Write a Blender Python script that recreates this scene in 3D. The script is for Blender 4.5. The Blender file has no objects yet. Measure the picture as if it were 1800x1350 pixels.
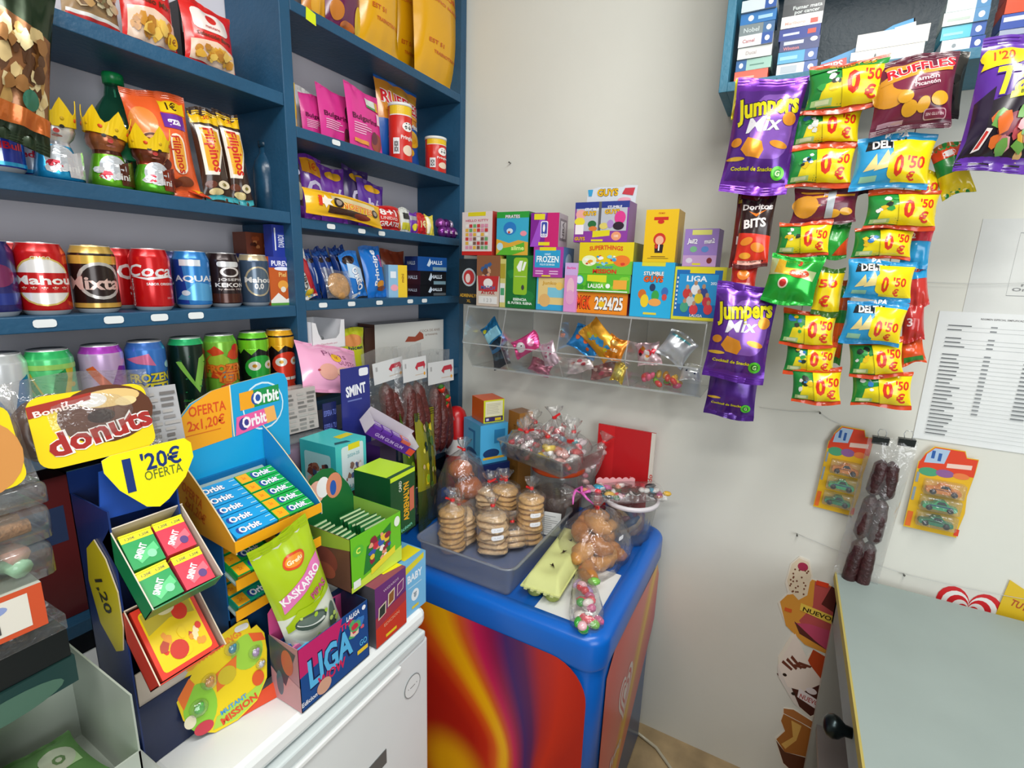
import bpy, math, random
from mathutils import Vector, Matrix, Euler, geometry
PI = math.pi
SC = bpy.context.scene
COL = SC.collection

# ------------------------------------------------------------------ camera
CAM = Vector((0.0, 0.0, 1.54))
FPX = 876.0
YAW, PIT, ROL = 0.50005, -0.21516, 0.0327


def cam_basis():
    f = Vector((math.cos(PIT) * math.cos(YAW), math.cos(PIT) * math.sin(YAW), math.sin(PIT)))
    rt = Vector((math.sin(YAW), -math.cos(YAW), 0))
    up = rt.cross(f)
    c, s = math.cos(ROL), math.sin(ROL)
    return rt * c + up * s, up * c - rt * s, f


RT, UP, FW = cam_basis()
cd = bpy.data.cameras.new('camera')
cam = bpy.data.objects.new('camera', cd)
COL.objects.link(cam)
cd.sensor_fit = 'HORIZONTAL'
cd.sensor_width = 36
cd.lens = 36 * FPX / 1800
cd.clip_start = 0.02
cam.matrix_world = Matrix(((RT.x, UP.x, -FW.x, CAM.x), (RT.y, UP.y, -FW.y, CAM.y), (RT.z, UP.z, -FW.z, CAM.z), (0, 0, 0, 1)))
SC.camera = cam
SC.cycles.transparent_max_bounces = 40

# ------------------------------------------------------------------ world, lights, exposure
SC.view_settings.view_transform = 'Standard'
SC.view_settings.look = 'None'
SC.view_settings.gamma = 1
SC.view_settings.exposure = 0.26
w = bpy.data.worlds.new('world')
SC.world = w
w.use_nodes = True
w.node_tree.nodes['Background'].inputs[0].default_value = (0.95, 0.97, 1.0, 1)
w.node_tree.nodes['Background'].inputs[1].default_value = 0.17


def area(name, loc, size, power, target, col=(1, 1, 1)):
    l = bpy.data.lights.new(name, 'AREA')
    l.shape = 'RECTANGLE'
    l.size, l.size_y = size
    l.energy = power
    l.color = col
    o = bpy.data.objects.new(name, l)
    COL.objects.link(o)
    o.location = loc
    d = Vector(target) - Vector(loc)
    o.rotation_euler = d.to_track_quat('-Z', 'Y').to_euler()
    return o


# two fluorescent ceiling fittings of the shop, behind and above the photographer, and the shop window behind
area('ceiling_tube_light', (0.35, -0.25, 2.75), (1.3, 0.22), 21, (0.5, 0.1, 0), (1.0, 0.985, 0.95))
area('ceiling_tube_light_rear', (-0.9, 0.1, 2.75), (1.3, 0.22), 16, (0.2, 0.5, 0.8), (1.0, 0.985, 0.95))
area('shop_window_light', (-1.0, -1.9, 1.55), (1.5, 1.7), 34, (0.9, 0.6, 1.3), (0.93, 0.97, 1.0))


# ------------------------------------------------------------------ measuring helpers (photo pixel -> point on a real plane)
def ray(px, py):
    return RT * ((px - 900) / FPX) + UP * (-(py - 675) / FPX) + FW


def U(px, py, ax, val):
    d = ray(px, py)
    return CAM + d * ((val - CAM[ax]) / d[ax])


def solve(pix, isx, base, ax):
    """coordinate along axis ax, for a point whose other coordinates are base, that is seen at pixel column/row pix"""
    b = Vector(base)
    b[ax] = 0
    b -= CAM
    e = Vector((0, 0, 0))
    e[ax] = 1
    if isx:
        k = (pix - 900) / FPX
        v = RT
    else:
        k = -(pix - 675) / FPX
        v = UP
    return (k * b.dot(FW) - b.dot(v)) / (e.dot(v) - k * e.dot(FW))


def LX(px, Y, Z):
    return solve(px, True, (0, Y, Z), 0)


def RY(px, X, Z):
    return solve(px, True, (X, 0, Z), 1)


def ZZ(py, X, Y):
    return solve(py, False, (X, Y, 0), 2)


# ------------------------------------------------------------------ colours and materials
def hx(c):
    if not isinstance(c, str):
        return c
    c = c.lstrip('#')
    if len(c) == 3:
        c = ''.join(a + a for a in c)
    r = [int(c[i:i + 2], 16) / 255 for i in (0, 2, 4)]
    r = [a / 12.92 if a <= .04045 else ((a + .055) / 1.055) ** 2.4 for a in r]
    return (r[0], r[1], r[2], 1)


MATS = {}


def mat(name, rough=.5, metal=0., bump=0., bscale=60., spec=.5, coat=0., mottle=0., mscale=8., voro=False, detail=3.):
    m = bpy.data.materials.new(name)
    m.use_nodes = True
    nt = m.node_tree
    N = nt.nodes
    L = nt.links
    b = N['Principled BSDF']
    at = N.new('ShaderNodeAttribute')
    at.attribute_name = 'Col'
    tc = N.new('ShaderNodeTexCoord')
    b.inputs['Roughness'].default_value = rough
    b.inputs['Metallic'].default_value = metal
    b.inputs['Specular IOR Level'].default_value = spec
    b.inputs['Coat Weight'].default_value = coat
    b.inputs['Coat Roughness'].default_value = .12
    src = at.outputs['Color']
    if mottle:
        n = N.new('ShaderNodeTexNoise')
        n.inputs['Scale'].default_value = mscale
        n.inputs['Detail'].default_value = 5
        L.new(tc.outputs['Object'], n.inputs['Vector'])
        mr = N.new('ShaderNodeMapRange')
        mr.inputs[1].default_value = .3
        mr.inputs[2].default_value = .7
        mr.inputs[3].default_value = 1 - mottle
        mr.inputs[4].default_value = 1 + mottle * .4
        L.new(n.outputs[0], mr.inputs[0])
        mx = N.new('ShaderNodeVectorMath')
        mx.operation = 'SCALE'
        L.new(src, mx.inputs[0])
        L.new(mr.outputs[0], mx.inputs['Scale'])
        src = mx.outputs[0]
    L.new(src, b.inputs['Base Color'])
    if bump:
        if voro:
            n = N.new('ShaderNodeTexVoronoi')
            n.inputs['Scale'].default_value = bscale
            n.feature = 'DISTANCE_TO_EDGE'
        else:
            n = N.new('ShaderNodeTexNoise')
            n.inputs['Scale'].default_value = bscale
            n.inputs['Detail'].default_value = detail
        L.new(tc.outputs['Object'], n.inputs['Vector'])
        bp = N.new('ShaderNodeBump')
        bp.inputs['Strength'].default_value = bump
        bp.inputs['Distance'].default_value = .004
        L.new(n.outputs[0], bp.inputs['Height'])
        L.new(bp.outputs[0], b.inputs['Normal'])
    MATS[name] = m
    return m


def clearmat(name, tint=(.97, .98, .98), rough=.06, bump=.5, bscale=45., haze=0., fac=1.0, hcol=(.85, .85, .85)):
    m = bpy.data.materials.new(name)
    m.use_nodes = True
    nt = m.node_tree
    N = nt.nodes
    L = nt.links
    N.remove(N['Principled BSDF'])
    out = N['Material Output']
    tr = N.new('ShaderNodeBsdfTransparent')
    tr.inputs[0].default_value = (*tint, 1)
    gl = N.new('ShaderNodeBsdfGlossy')
    gl.inputs['Roughness'].default_value = rough
    lw = N.new('ShaderNodeLayerWeight')
    lw.inputs[0].default_value = .5
    pw = N.new('ShaderNodeMath')
    pw.operation = 'POWER'
    pw.inputs[1].default_value = 3.6
    L.new(lw.outputs['Facing'], pw.inputs[0])
    fr = N.new('ShaderNodeMath')
    fr.operation = 'MULTIPLY_ADD'
    fr.inputs[1].default_value = .72
    fr.inputs[2].default_value = .09
    L.new(pw.outputs[0], fr.inputs[0])
    tc = N.new('ShaderNodeTexCoord')
    if bump:
        n = N.new('ShaderNodeTexNoise')
        n.inputs['Scale'].default_value = bscale
        n.inputs['Detail'].default_value = 3
        n.inputs['Distortion'].default_value = 1.2
        L.new(tc.outputs['Object'], n.inputs['Vector'])
        bp = N.new('ShaderNodeBump')
        bp.inputs['Strength'].default_value = bump
        bp.inputs['Distance'].default_value = .006
        L.new(n.outputs[0], bp.inputs['Height'])
        L.new(bp.outputs[0], gl.inputs['Normal'])
        L.new(bp.outputs[0], lw.inputs['Normal'])
    mm = N.new('ShaderNodeMath')
    mm.operation = 'MULTIPLY'
    mm.inputs[1].default_value = fac
    L.new(fr.outputs[0], mm.inputs[0])
    mx = N.new('ShaderNodeMixShader')
    L.new(mm.outputs[0], mx.inputs[0])
    if haze:
        df = N.new('ShaderNodeBsdfDiffuse')
        df.inputs[0].default_value = (*hcol, 1)
        m2 = N.new('ShaderNodeMixShader')
        m2.inputs[0].default_value = haze
        L.new(tr.outputs[0], m2.inputs[1])
        tl = N.new('ShaderNodeBsdfTranslucent')
        tl.inputs[0].default_value = (*hcol, 1)
        m3 = N.new('ShaderNodeMixShader')
        m3.inputs[0].default_value = .5
        L.new(df.outputs[0], m3.inputs[1])
        L.new(tl.outputs[0], m3.inputs[2])
        L.new(m3.outputs[0], m2.inputs[2])
        L.new(m2.outputs[0], mx.inputs[1])
    else:
        L.new(tr.outputs[0], mx.inputs[1])
    L.new(gl.outputs[0], mx.inputs[2])
    L.new(mx.outputs[0], out.inputs[0])
    MATS[name] = m
    return m


mat('wall_paint', rough=.75, bump=.12, bscale=35, mottle=.05, mscale=2.2, spec=.25)
mat('blue_paint', rough=.42, bump=.25, bscale=90, mottle=.14, mscale=9, spec=.4)
mat('card', rough=.36, bump=.04, bscale=80, spec=.4, coat=.15)
mat('matte', rough=.7, bump=.06, bscale=120, spec=.25, mottle=.04, mscale=20)
mat('film', rough=.25, bump=.33, bscale=22, spec=.5, coat=.35, detail=1.5)
mat('foil', rough=.26, metal=.55, bump=.5, bscale=26, coat=.4, detail=1.5)
mat('canmetal', rough=.24, metal=.35, spec=.6, coat=.2)
mat('alu', rough=.28, metal=.95)
mat('plastic', rough=.28, spec=.5, bump=.03, bscale=30)
mat('enamel', rough=.3, spec=.5, bump=.03, bscale=60, mottle=.03, mscale=5)
mat('baked', rough=.55, bump=1.0, bscale=110, mottle=.3, mscale=70, spec=.35, detail=5)
mat('glaze', rough=.24, bump=.3, bscale=40, mottle=.25, mscale=30, spec=.5, detail=4)
mat('meat', rough=.32, bump=1.0, bscale=90, mottle=.45, mscale=60, spec=.6, detail=5)
mat('tile', rough=.4, bump=.3, bscale=30, mottle=.4, mscale=9)
mat('laminate', rough=.5, mottle=.07, mscale=5, bump=.03, bscale=150)
mat('gelly', rough=.2, spec=.6, mottle=.1, mscale=40, coat=.4)
clearmat('clear_film', tint=(.985, .985, .985), rough=.09, bump=1.0, bscale=34, haze=.085, fac=1.0, hcol=(.95, .95, .95))
clearmat('acrylic', tint=(.96, .97, .97), rough=.04, bump=.05, bscale=8, haze=.03, fac=.6)
clearmat('frosted_plastic', tint=(.93, .95, .96), rough=.2, bump=.1, bscale=20, haze=.24, fac=.7, hcol=(.74, .78, .8))
clearmat('clear_tray', tint=(.94, .96, .95), rough=.1, bump=.4, bscale=14, haze=.12, fac=1.0, hcol=(.8, .85, .84))
clearmat('green_pet', tint=(.25, .62, .45), rough=.06, bump=.15, bscale=12, haze=.12, fac=1, hcol=(.1, .4, .25))
clearmat('edge_acrylic', tint=(.9, .92, .92), rough=.1, bump=0, haze=.45, fac=1, hcol=(.9, .93, .93))


# ------------------------------------------------------------------ text outlines (built-in font only)
_tc = {}


def glyphs(s, off=0.0):
    key = (s, off)
    if key in _tc:
        return _tc[key]
    cu = bpy.data.curves.new('glyph', 'FONT')
    cu.body = s
    cu.size = 1
    cu.offset = off
    cu.resolution_u = 2
    cu.fill_mode = 'BOTH'
    ob = bpy.data.objects.new('glyph', cu)
    me = ob.to_mesh()
    me.calc_loop_triangles()
    vs = [(v.co.x, v.co.y) for v in me.vertices]
    tr = [tuple(t.vertices) for t in me.loop_triangles]
    ob.to_mesh_clear()
    bpy.data.objects.remove(ob)
    bpy.data.curves.remove(cu)
    xs = [v[0] for v in vs] or [0]
    r = (vs, tr, min(xs), max(xs))
    _tc[key] = r
    return r


def split2(tri, tol2, out, d=0):
    a, b, c = tri
    l = [((a[0] - b[0]) ** 2 + (a[1] - b[1]) ** 2), ((b[0] - c[0]) ** 2 + (b[1] - c[1]) ** 2), ((c[0] - a[0]) ** 2 + (c[1] - a[1]) ** 2)]
    m = max(l)
    if m <= tol2 or d > 9:
        out.append(tri)
        return
    k = l.index(m)
    p = (a, b, c)
    q, r, s = p[k], p[(k + 1) % 3], p[(k + 2) % 3]
    h = ((q[0] + r[0]) / 2, (q[1] + r[1]) / 2)
    split2((q, h, s), tol2, out, d + 1)
    split2((h, r, s), tol2, out, d + 1)


# ------------------------------------------------------------------ mesh builder
class G:
    def __init__(s, xf=None):
        s.v, s.f, s.c, s.m, s.sm, s.mn = [], [], [], [], [], []
        s.xf = xf or Matrix.Identity(4)

    def mi(s, m):
        if m not in s.mn:
            s.mn.append(m)
        return s.mn.index(m)

    def add(s, vs, fs, col, m='card', smooth=False):
        o = len(s.v)
        s.v += [s.xf @ Vector(p) for p in vs]
        k = s.mi(m)
        multi = isinstance(col, list)
        for i, f in enumerate(fs):
            s.f.append([o + j for j in f])
            s.c.append(hx(col[i % len(col)] if multi else col))
            s.m.append(k)
            s.sm.append(smooth)
        return s

    def box(s, x0, x1, y0, y1, z0, z1, col, m='card', xf=None, skip=''):
        vs = [(x, y, z) for z in (z0, z1) for y in (y0, y1) for x in (x0, x1)]
        if xf:
            vs = [xf @ Vector(p) for p in vs]
        F = {'b': (0, 2, 3, 1), 't': (4, 5, 7, 6), 'f': (0, 1, 5, 4), 'k': (2, 6, 7, 3), 'l': (0, 4, 6, 2), 'r': (1, 3, 7, 5)}
        return s.add(vs, [F[k] for k in F if k not in skip], col, m)

    def rbox(s, x0, x1, y0, y1, z0, z1, r, col, m='plastic', n=3):
        """box with rounded vertical edges and rounded top edge"""
        rings = []
        lev = [(z0, 0)] + [(z1 - r * .999 * (1 - math.sin(a)), r * (1 - math.cos(a))) for a in [PI / 2 * i / n for i in range(n + 1)]]
        for z, ins in lev:
            ring = []
            for cx, cy, a0 in ((x1 - r, y1 - r, 0), (x0 + r, y1 - r, PI / 2), (x0 + r, y0 + r, PI), (x1 - r, y0 + r, 1.5 * PI)):
                for i in range(n + 1):
                    a = a0 + PI / 2 * i / n
                    rr = max(r - ins, r * .02)
                    ring.append((cx + rr * math.cos(a), cy + rr * math.sin(a), z))
            rings.append(ring)
        k = len(rings[0])
        vs = [p for q in rings for p in q]
        fs = [(i * k + j, i * k + (j + 1) % k, (i + 1) * k + (j + 1) % k, (i + 1) * k + j) for i in range(len(rings) - 1) for j in range(k)]
        fs += [tuple(range((len(rings) - 1) * k, len(rings) * k)), tuple(reversed(range(k)))]
        return s.add(vs, fs, col, m, True)

    def lathe(s, prof, col, m='plastic', n=24, xf=None, cols=None, wob=None, cap=True):
        vs, fs, cc = [], [], []
        for i, (r, z) in enumerate(prof):
            for j in range(n):
                a = 2 * PI * j / n
                q = r * (1 + (wob(a, i) if wob else 0))
                vs.append((q * math.cos(a), q * math.sin(a), z))
        for i in range(len(prof) - 1):
            for j in range(n):
                fs.append((i * n + j, i * n + (j + 1) % n, (i + 1) * n + (j + 1) % n, (i + 1) * n + j))
                cc.append(cols[i] if cols else col)
        if cap:
            fs.append(tuple(reversed(range(n))))
            cc.append(cols[0] if cols else col)
            fs.append(tuple(range((len(prof) - 1) * n, len(prof) * n)))
            cc.append(cols[-1] if cols else col)
        if xf:
            vs = [xf @ Vector(p) for p in vs]
        return s.add(vs, fs, cc, m, True)

    def tube(s, pts, r, col, m='plastic', n=8, closed=False):
        pts = [Vector(p) for p in pts]
        rr = r if isinstance(r, (list, tuple)) else [r] * len(pts)
        vs, fs = [], []
        up = Vector((0.01, 0.02, 1))
        K = len(pts)
        prev = None
        for i, p in enumerate(pts):
            t = (pts[(i + 1) % K if closed else min(i + 1, K - 1)] - pts[(i - 1) % K if closed else max(i - 1, 0)])
            t = t.normalized() if t.length > 1e-9 else Vector((0, 0, 1))
            if prev is None:
                a = t.cross(up)
                if a.length < 1e-3:
                    a = t.cross(Vector((1, 0, 0)))
            else:
                a = prev - t * prev.dot(t)
            a.normalize()
            prev = a
            b = t.cross(a)
            for j in range(n):
                q = 2 * PI * j / n
                vs.append(p + (a * math.cos(q) + b * math.sin(q)) * rr[i])
        for i in range(K if closed else K - 1):
            for j in range(n):
                i2 = (i + 1) % K
                fs.append((i * n + j, i * n + (j + 1) % n, i2 * n + (j + 1) % n, i2 * n + j))
        if not closed:
            fs += [tuple(reversed(range(n))), tuple(range((K - 1) * n, K * n))]
        return s.add(vs, fs, col, m, True)

    def ball(s, c, r, col, m='plastic', n=10, sc=(1, 1, 1), xf=None):
        T = Matrix.Translation(Vector(c)) @ (xf or Matrix.Identity(4)) @ Matrix.Diagonal((sc[0], sc[1], sc[2], 1))
        k = max(4, n // 2)
        prof = [(max(1e-5, r * math.sin(PI * i / k)), -r * math.cos(PI * i / k)) for i in range(k + 1)]
        return s.lathe(prof, col, m, n, T, cap=False)

    def grid(s, fn, nu, nv, col, m='film', smooth=True, flip=False):
        vs = [fn(i / nu, j / nv) for j in range(nv + 1) for i in range(nu + 1)]
        fs, cc = [], []
        for j in range(nv):
            for i in range(nu):
                a = j * (nu + 1) + i
                q = (a, a + 1, a + nu + 2, a + nu + 1)
                fs.append(q[::-1] if flip else q)
                cc.append(col((i + .5) / nu, (j + .5) / nv) if callable(col) else col)
        return s.add(vs, fs, cc, m, smooth)

    def extr(s, pts, th, col, m='card', side=None, org=(0, 0, 0), ex=(1, 0, 0), ez=(0, 0, 1)):
        """flat outline (2D pts) extruded by th towards -normal; front face looks along ex x ez reversed (i.e. -y for default)"""
        ex, ez, org = Vector(ex), Vector(ez), Vector(org)
        nn = ex.cross(ez)
        n = len(pts)
        A = [org + ex * p[0] + ez * p[1] for p in pts]
        B = [a - nn * th for a in A]
        tris = geometry.tessellate_polygon([[Vector((p[0], p[1], 0)) for p in pts]])
        fs = [tuple(t) for t in tris] + [tuple(n + i for i in reversed(t)) for t in tris]
        cs = [col] * len(fs)
        for i in range(n):
            fs.append((i, (i + 1) % n, n + (i + 1) % n, n + i))
            cs.append(side or col)
        return s.add(A + B, fs, cs, m)

    # ---- printed artwork mapped on a surface.  S(u,v,h) -> point, u,v in 0..1, face size W x H
    def art(s, S, W, H, items, m='card', tol=None, h0=.0004, dh=.00006, smooth=False):
        k = -1
        for it in items:
            t = it[0]
            k += 1
            if t == 't' and len(it) > 6 and it[6].get('o'):
                k += 1
            h = h0 + dh * k
            if t == 'r':
                _, x0, y0, x1, y1, col = it[:6]
                P = [(x0, y0), (x1, y0), (x1, y1), (x0, y1)]
                s._poly(S, W, H, P, col, h, m, tol, smooth)
            elif t == 'e':
                _, cx, cy, rx, ry, col = it[:6]
                a0 = it[6] if len(it) > 6 else 0
                P = []
                for i in range(20):
                    a = 2 * PI * i / 20
                    X, Y = rx * W * math.cos(a), ry * H * math.sin(a)
                    P.append((cx + (X * math.cos(a0) - Y * math.sin(a0)) / W, cy + (X * math.sin(a0) + Y * math.cos(a0)) / H))
                s._poly(S, W, H, P, col, h, m, tol, smooth)
            elif t == 'p':
                s._poly(S, W, H, it[1], it[2], h, m, tol, smooth)
            elif t == 't':
                _, txt, cx, cy, hh, col = it[:6]
                o = it[6] if len(it) > 6 else {}
                if o.get('o'):
                    s._text(S, W, H, txt, cx, cy, hh, o['o'], dict(o, b=min(.075, .72 * o.get('ob', .07))), h - dh, m, tol)
                s._text(S, W, H, txt, cx, cy, hh, col, o, h, m, tol)
        return s

    def _poly(s, S, W, H, P, col, h, m, tol, smooth=False):
        V = [Vector((p[0] * W, p[1] * H, 0)) for p in P]
        tr = geometry.tessellate_polygon([V])
        T = []
        for a, b, c in tr:
            t = tuple((V[i].x, V[i].y) for i in (a, b, c))
            ar = (t[1][0] - t[0][0]) * (t[2][1] - t[0][1]) - (t[2][0] - t[0][0]) * (t[1][1] - t[0][1])
            if ar < 0:
                t = (t[0], t[2], t[1])
            if tol:
                split2(t, tol * tol, T)
            else:
                T.append(t)
        s._tris(S, W, H, T, col, h, m, smooth)

    def _text(s, S, W, H, txt, cx, cy, hh, col, o, h, m, tol):
        vs, tr, x0, x1 = glyphs(txt, o.get('b', .02) if o.get('b', .02) > .0701 or o.get('b', .02) < .035 else .6 * o.get('b', .02))
        if not tr:
            return
        k = hh * H / .7
        kx = k * o.get('sx', 1)
        if o.get('w'):
            kx = o['w'] * W / (x1 - x0)
        mx = (x0 + x1) / 2
        if o.get('l'):
            mx = x0
        a, sh, arc = o.get('a', 0), o.get('sh', 0), o.get('arc', 0)
        ca, sa = math.cos(a), math.sin(a)
        Q = []
        for x, y in vs:
            X, Y = (x - mx) * kx, (y - .35) * k
            X += Y * sh
            Y += arc * (X / (W * .5)) ** 2 * H
            Q.append((cx * W + X * ca - Y * sa, cy * H + X * sa + Y * ca))
        T = []
        for t in tr:
            q = tuple(Q[i] for i in t)
            if tol:
                split2(q, tol * tol, T)
            else:
                T.append(q)
        s._tris(S, W, H, T, col, h, m)

    def _tris(s, S, W, H, T, col, h, m, smooth=False):
        vs, fs, ix = [], [], {}
        for t in T:
            f = []
            for p in t:
                key = (round(p[0], 6), round(p[1], 6))
                if key not in ix:
                    ix[key] = len(vs)
                    vs.append(S(p[0] / W, p[1] / H, h))
                f.append(ix[key])
            if len(set(f)) == 3:
                fs.append(f)
        s.add(vs, fs, col, m, smooth)

    def build(s, name, parent=None, loc=None, rot=None, bevel=0):
        me = bpy.data.meshes.new(name)
        me.from_pydata([tuple(v) for v in s.v], [], s.f)
        for k in s.mn:
            me.materials.append(MATS[k])
        at = me.color_attributes.new('Col', 'FLOAT_COLOR', 'CORNER')
        buf = []
        for f, c in zip(s.f, s.c):
            buf += list(c) * len(f)
        if len(buf) == len(at.data) * 4:
            at.data.foreach_set('color', buf)
        me.polygons.foreach_set('material_index', s.m)
        me.polygons.foreach_set('use_smooth', s.sm)
        me.update()
        o = bpy.data.objects.new(name, me)
        COL.objects.link(o)
        if parent:
            o.parent = parent
        if loc is not None:
            o.location = loc
        if rot is not None:
            o.rotation_euler = rot
        if bevel:
            b = o.modifiers.new('bevel', 'BEVEL')
            b.width = bevel
            b.segments = 2
            b.limit_method = 'ANGLE'
        return o


def tag(o, label, cat, group=None):
    o['label'] = label
    o['category'] = cat
    if group:
        o['group'] = group
    return o


def empty(name, label, cat, loc=(0, 0, 0), rot=(0, 0, 0), group=None):
    o = bpy.data.objects.new(name, None)
    COL.objects.link(o)
    o.empty_display_size = .02
    o.location = loc
    o.rotation_euler = rot
    return tag(o, label, cat, group)


def struct(o):
    o['kind'] = 'structure'
    return o


RWALL = (0, 0, -PI / 2)     # things on the right-hand wall: local x runs along it, local -y faces the room


def flat(x0, z0, W, H, y=0.0):
    """front face mapping at local y, facing -y"""
    return lambda u, v, h: (x0 + u * W, y - h, z0 + v * H)


def plane(o, ex, ez):
    o, ex, ez = Vector(o), Vector(ex), Vector(ez)
    n = ex.cross(ez).normalized()
    return lambda u, v, h: o + ex * u + ez * v + n * h


def blobs(seed, x0, y0, x1, y1, cols, n=10, r=.06, asp=1.0):
    R = random.Random(seed)
    out = []
    for i in range(n):
        rr = r * R.uniform(.5, 1.2)
        cx, cy = R.uniform(x0 + rr, max(x0 + rr, x1 - rr)), R.uniform(y0 + rr * asp, max(y0 + rr * asp, y1 - rr * asp))
        k = R.randint(6, 9)
        a0 = R.uniform(0, 6)
        out.append(('p', [(min(x1, max(x0, cx + rr * R.uniform(.6, 1.1) * math.cos(a0 + 2 * PI * j / k))), min(y1, max(y0, cy + asp * rr * R.uniform(.6, 1.1) * math.sin(a0 + 2 * PI * j / k)))) for j in range(k)], R.choice(cols)))
    return out


def lines(x0, x1, ys, col, th=.012, jit=0, seed=1):
    R = random.Random(seed)
    return [('r', x0, y, x1 - R.uniform(0, jit), y + th, col) for y in ys]
# ================================================================== room
XW, YW = 1.535, 1.24          # right-hand wall plane, shelf wall plane
g = G(); g.box(XW, XW + .12, -2.2, YW + .12, 0, 3.0, '#dadad0', 'wall_paint'); struct(g.build('wall_right'))
g = G(); g.box(-2.4, XW, YW, YW + .12, 0, 3.0, '#d6d3da', 'wall_paint'); struct(g.build('wall_back'))
g = G(); g.box(-2.4, XW + .12, -2.2, YW + .12, -.08, 0, '#a8916c', 'tile'); struct(g.build('floor'))
g = G(); g.box(-2.4, XW + .12, -2.2, YW + .12, 3.0, 3.08, '#dcdcd8', 'wall_paint'); struct(g.build('ceiling'))

# ------------------------------------------------------------------ blue shelving unit
SB, SF = 1.238, 1.05
BL = '#245272'
unit = empty('shelving_unit', 'blue painted wooden shelving unit filling the wall behind the drinks and snacks', 'shelves', (0.6, 1.14, 0))
unit.location = (0, 0, 0)
for x0, x1, z0, z1 in ((-.42, -.39, .0, 2.6), (.817, .845, .0, 2.6), (1.503, 1.531, .0, 2.6)):
    g = G(); g.box(x0, x1, SF, SB, z0, z1, BL, 'blue_paint'); g.build('side_panel', unit, bevel=.0015)
ZA, ZB, ZC, ZH, ZD, ZE, ZF, ZG = 1.92, 1.667, 1.451, 1.225, 2.12, 1.86, 1.658, 1.461
for z in (2.36, ZA, ZB, ZC, ZH, .9, .5):
    g = G(); g.box(-.389, .816, SF + .001, SB, z - .026, z, BL, 'blue_paint'); g.build('shelf_board', unit, bevel=.0015)
for z in (2.5, ZD, ZE, ZF, ZG, 1.2, .9, .5):
    g = G(); g.box(.846, 1.502, SF + .001, SB, z - .024, z, BL, 'blue_paint'); g.build('shelf_board', unit, bevel=.0015)

# ------------------------------------------------------------------ white fridge
FT = .85
fr = empty('under_counter_fridge', 'low white fridge in front of the shelves carrying the sweets displays', 'fridge', (0, 0, 0))
FX0, FX1, FY0 = .262, .733, .585
g = G(); g.box(FX0, FX1 - .002, FY0 + .045, 1.04, .03, .8, '#e6e9e8', 'enamel'); g.build('body', fr, bevel=.004)
g = G(); g.box(FX0 - .002, FX1, FY0 + .004, 1.04, .812, FT, '#e9edec', 'enamel'); g.build('top', fr, bevel=.012)
g = G(); g.box(FX0, FX1, FY0, FY0 + .04, .05, .782, '#dfe4e4', 'enamel')
dr = g.build('door', fr, bevel=.006)
g = G(); g.box(FX0 + .01, FX1 - .012, FY0 - .004, FY0 + .03, .785, .806, '#cdd6d6', 'plastic'); g.build('door_handle', dr, bevel=.004)
g = G(); g.box(FX0 + .02, FX1 - .09, FY0 - .006, FY0 + .004, .768, .778, '#eef2f1', 'plastic'); g.build('grip_rail', dr, bevel=.002)
g = G(); g.box(.515, .6, FY0 - .0015, FY0 + .001, .585, .618, '#5a5d5c', 'plastic'); g.build('badge', dr)
# round maker badge
g = G(); g.art(plane((.655, FY0 - .0012, .675), (.05, 0, 0), (0, 0, .05)), .05, .05, [('e', .5, .5, .5, .5, '#8b9090'), ('e', .5, .5, .46, .46, '#e3e7e6'), ('t', '· — ·', .5, .5, .2, '#333')]); g.build('emblem', dr)

# ------------------------------------------------------------------ blue ice cream freezer
IX0, IX1, IY0, IY1, IT = .9, 1.505, .25, 1.03, .78
fz = empty('ice_cream_freezer', 'blue chest freezer with red and yellow swirl panels in the corner', 'freezer', (0, 0, 0))
BB = '#0862c2'
g = G(); g.rbox(IX0 + .012, IX1 - .005, IY0 + .012, IY1, .03, IT - .06, .05, BB, 'plastic', 5); g.build('body', fz)
# lid rim : rounded ring
def rim(g, x0, x1, y0, y1, z0, z1, wdt, r, col, m):
    n = 6
    prof = []          # (inset, z) outer wall, round over, inner drop
    for i in range(n + 1):
        a = PI / 2 * i / n
        prof.append((r - r * math.cos(a), z1 - r + r * math.sin(a)))
    prof = [(0.004, z0), (0, z0 + .01)] + prof + [(wdt, z1), (wdt + .004, z1 - .012), (wdt + .02, z1 - .02)]
    R0 = .055
    rings = []
    for ins, z in prof:
        ring = []
        for cx, cy, a0 in ((x1 - R0, y1 - R0, 0), (x0 + R0, y1 - R0, PI / 2), (x0 + R0, y0 + R0, PI), (x1 - R0, y0 + R0, 1.5 * PI)):
            for i in range(n + 1):
                a = a0 + PI / 2 * i / n
                ring.append((cx + (R0 - ins) * math.cos(a) if R0 > ins else cx + (R0 - ins) * math.cos(a0 + PI / 4) , cy + (R0 - ins) * math.sin(a) if R0 > ins else cy + (R0 - ins) * math.sin(a0 + PI / 4), z))
        rings.append(ring)
    k = len(rings[0])
    vs = [p for q in rings for p in q]
    fs = [(i * k + j, i * k + (j + 1) % k, (i + 1) * k + (j + 1) % k, (i + 1) * k + j) for i in range(len(rings) - 1) for j in range(k)]
    g.add(vs, fs, col, m, True)
g = G(); rim(g, IX0, IX1, IY0, IY1, IT - .085, IT, .04, .022, BB, 'plastic'); g.build('rim', fz)
g = G(); g.box(IX0 + .04, IX1 - .04, IY0 + .04, IY1 - .04, IT - .03, IT - .012, '#0e58ae', 'plastic'); g.build('lid', fz)
for q in (.055,):
    g = G(); g.box(IX1 - .06, IX1 - .035, IY0 + .03, IY0 + .15, IT - .004, IT + .001, '#0a4fa6', 'plastic'); g.build('hinge_cover', fz, bevel=.002)
g = G(); g.box(IX0 + .04, IX1 - .03, IY0 + .04, IY1 - .02, 0, .032, '#222', 'plastic'); g.build('plinth', fz)


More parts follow.
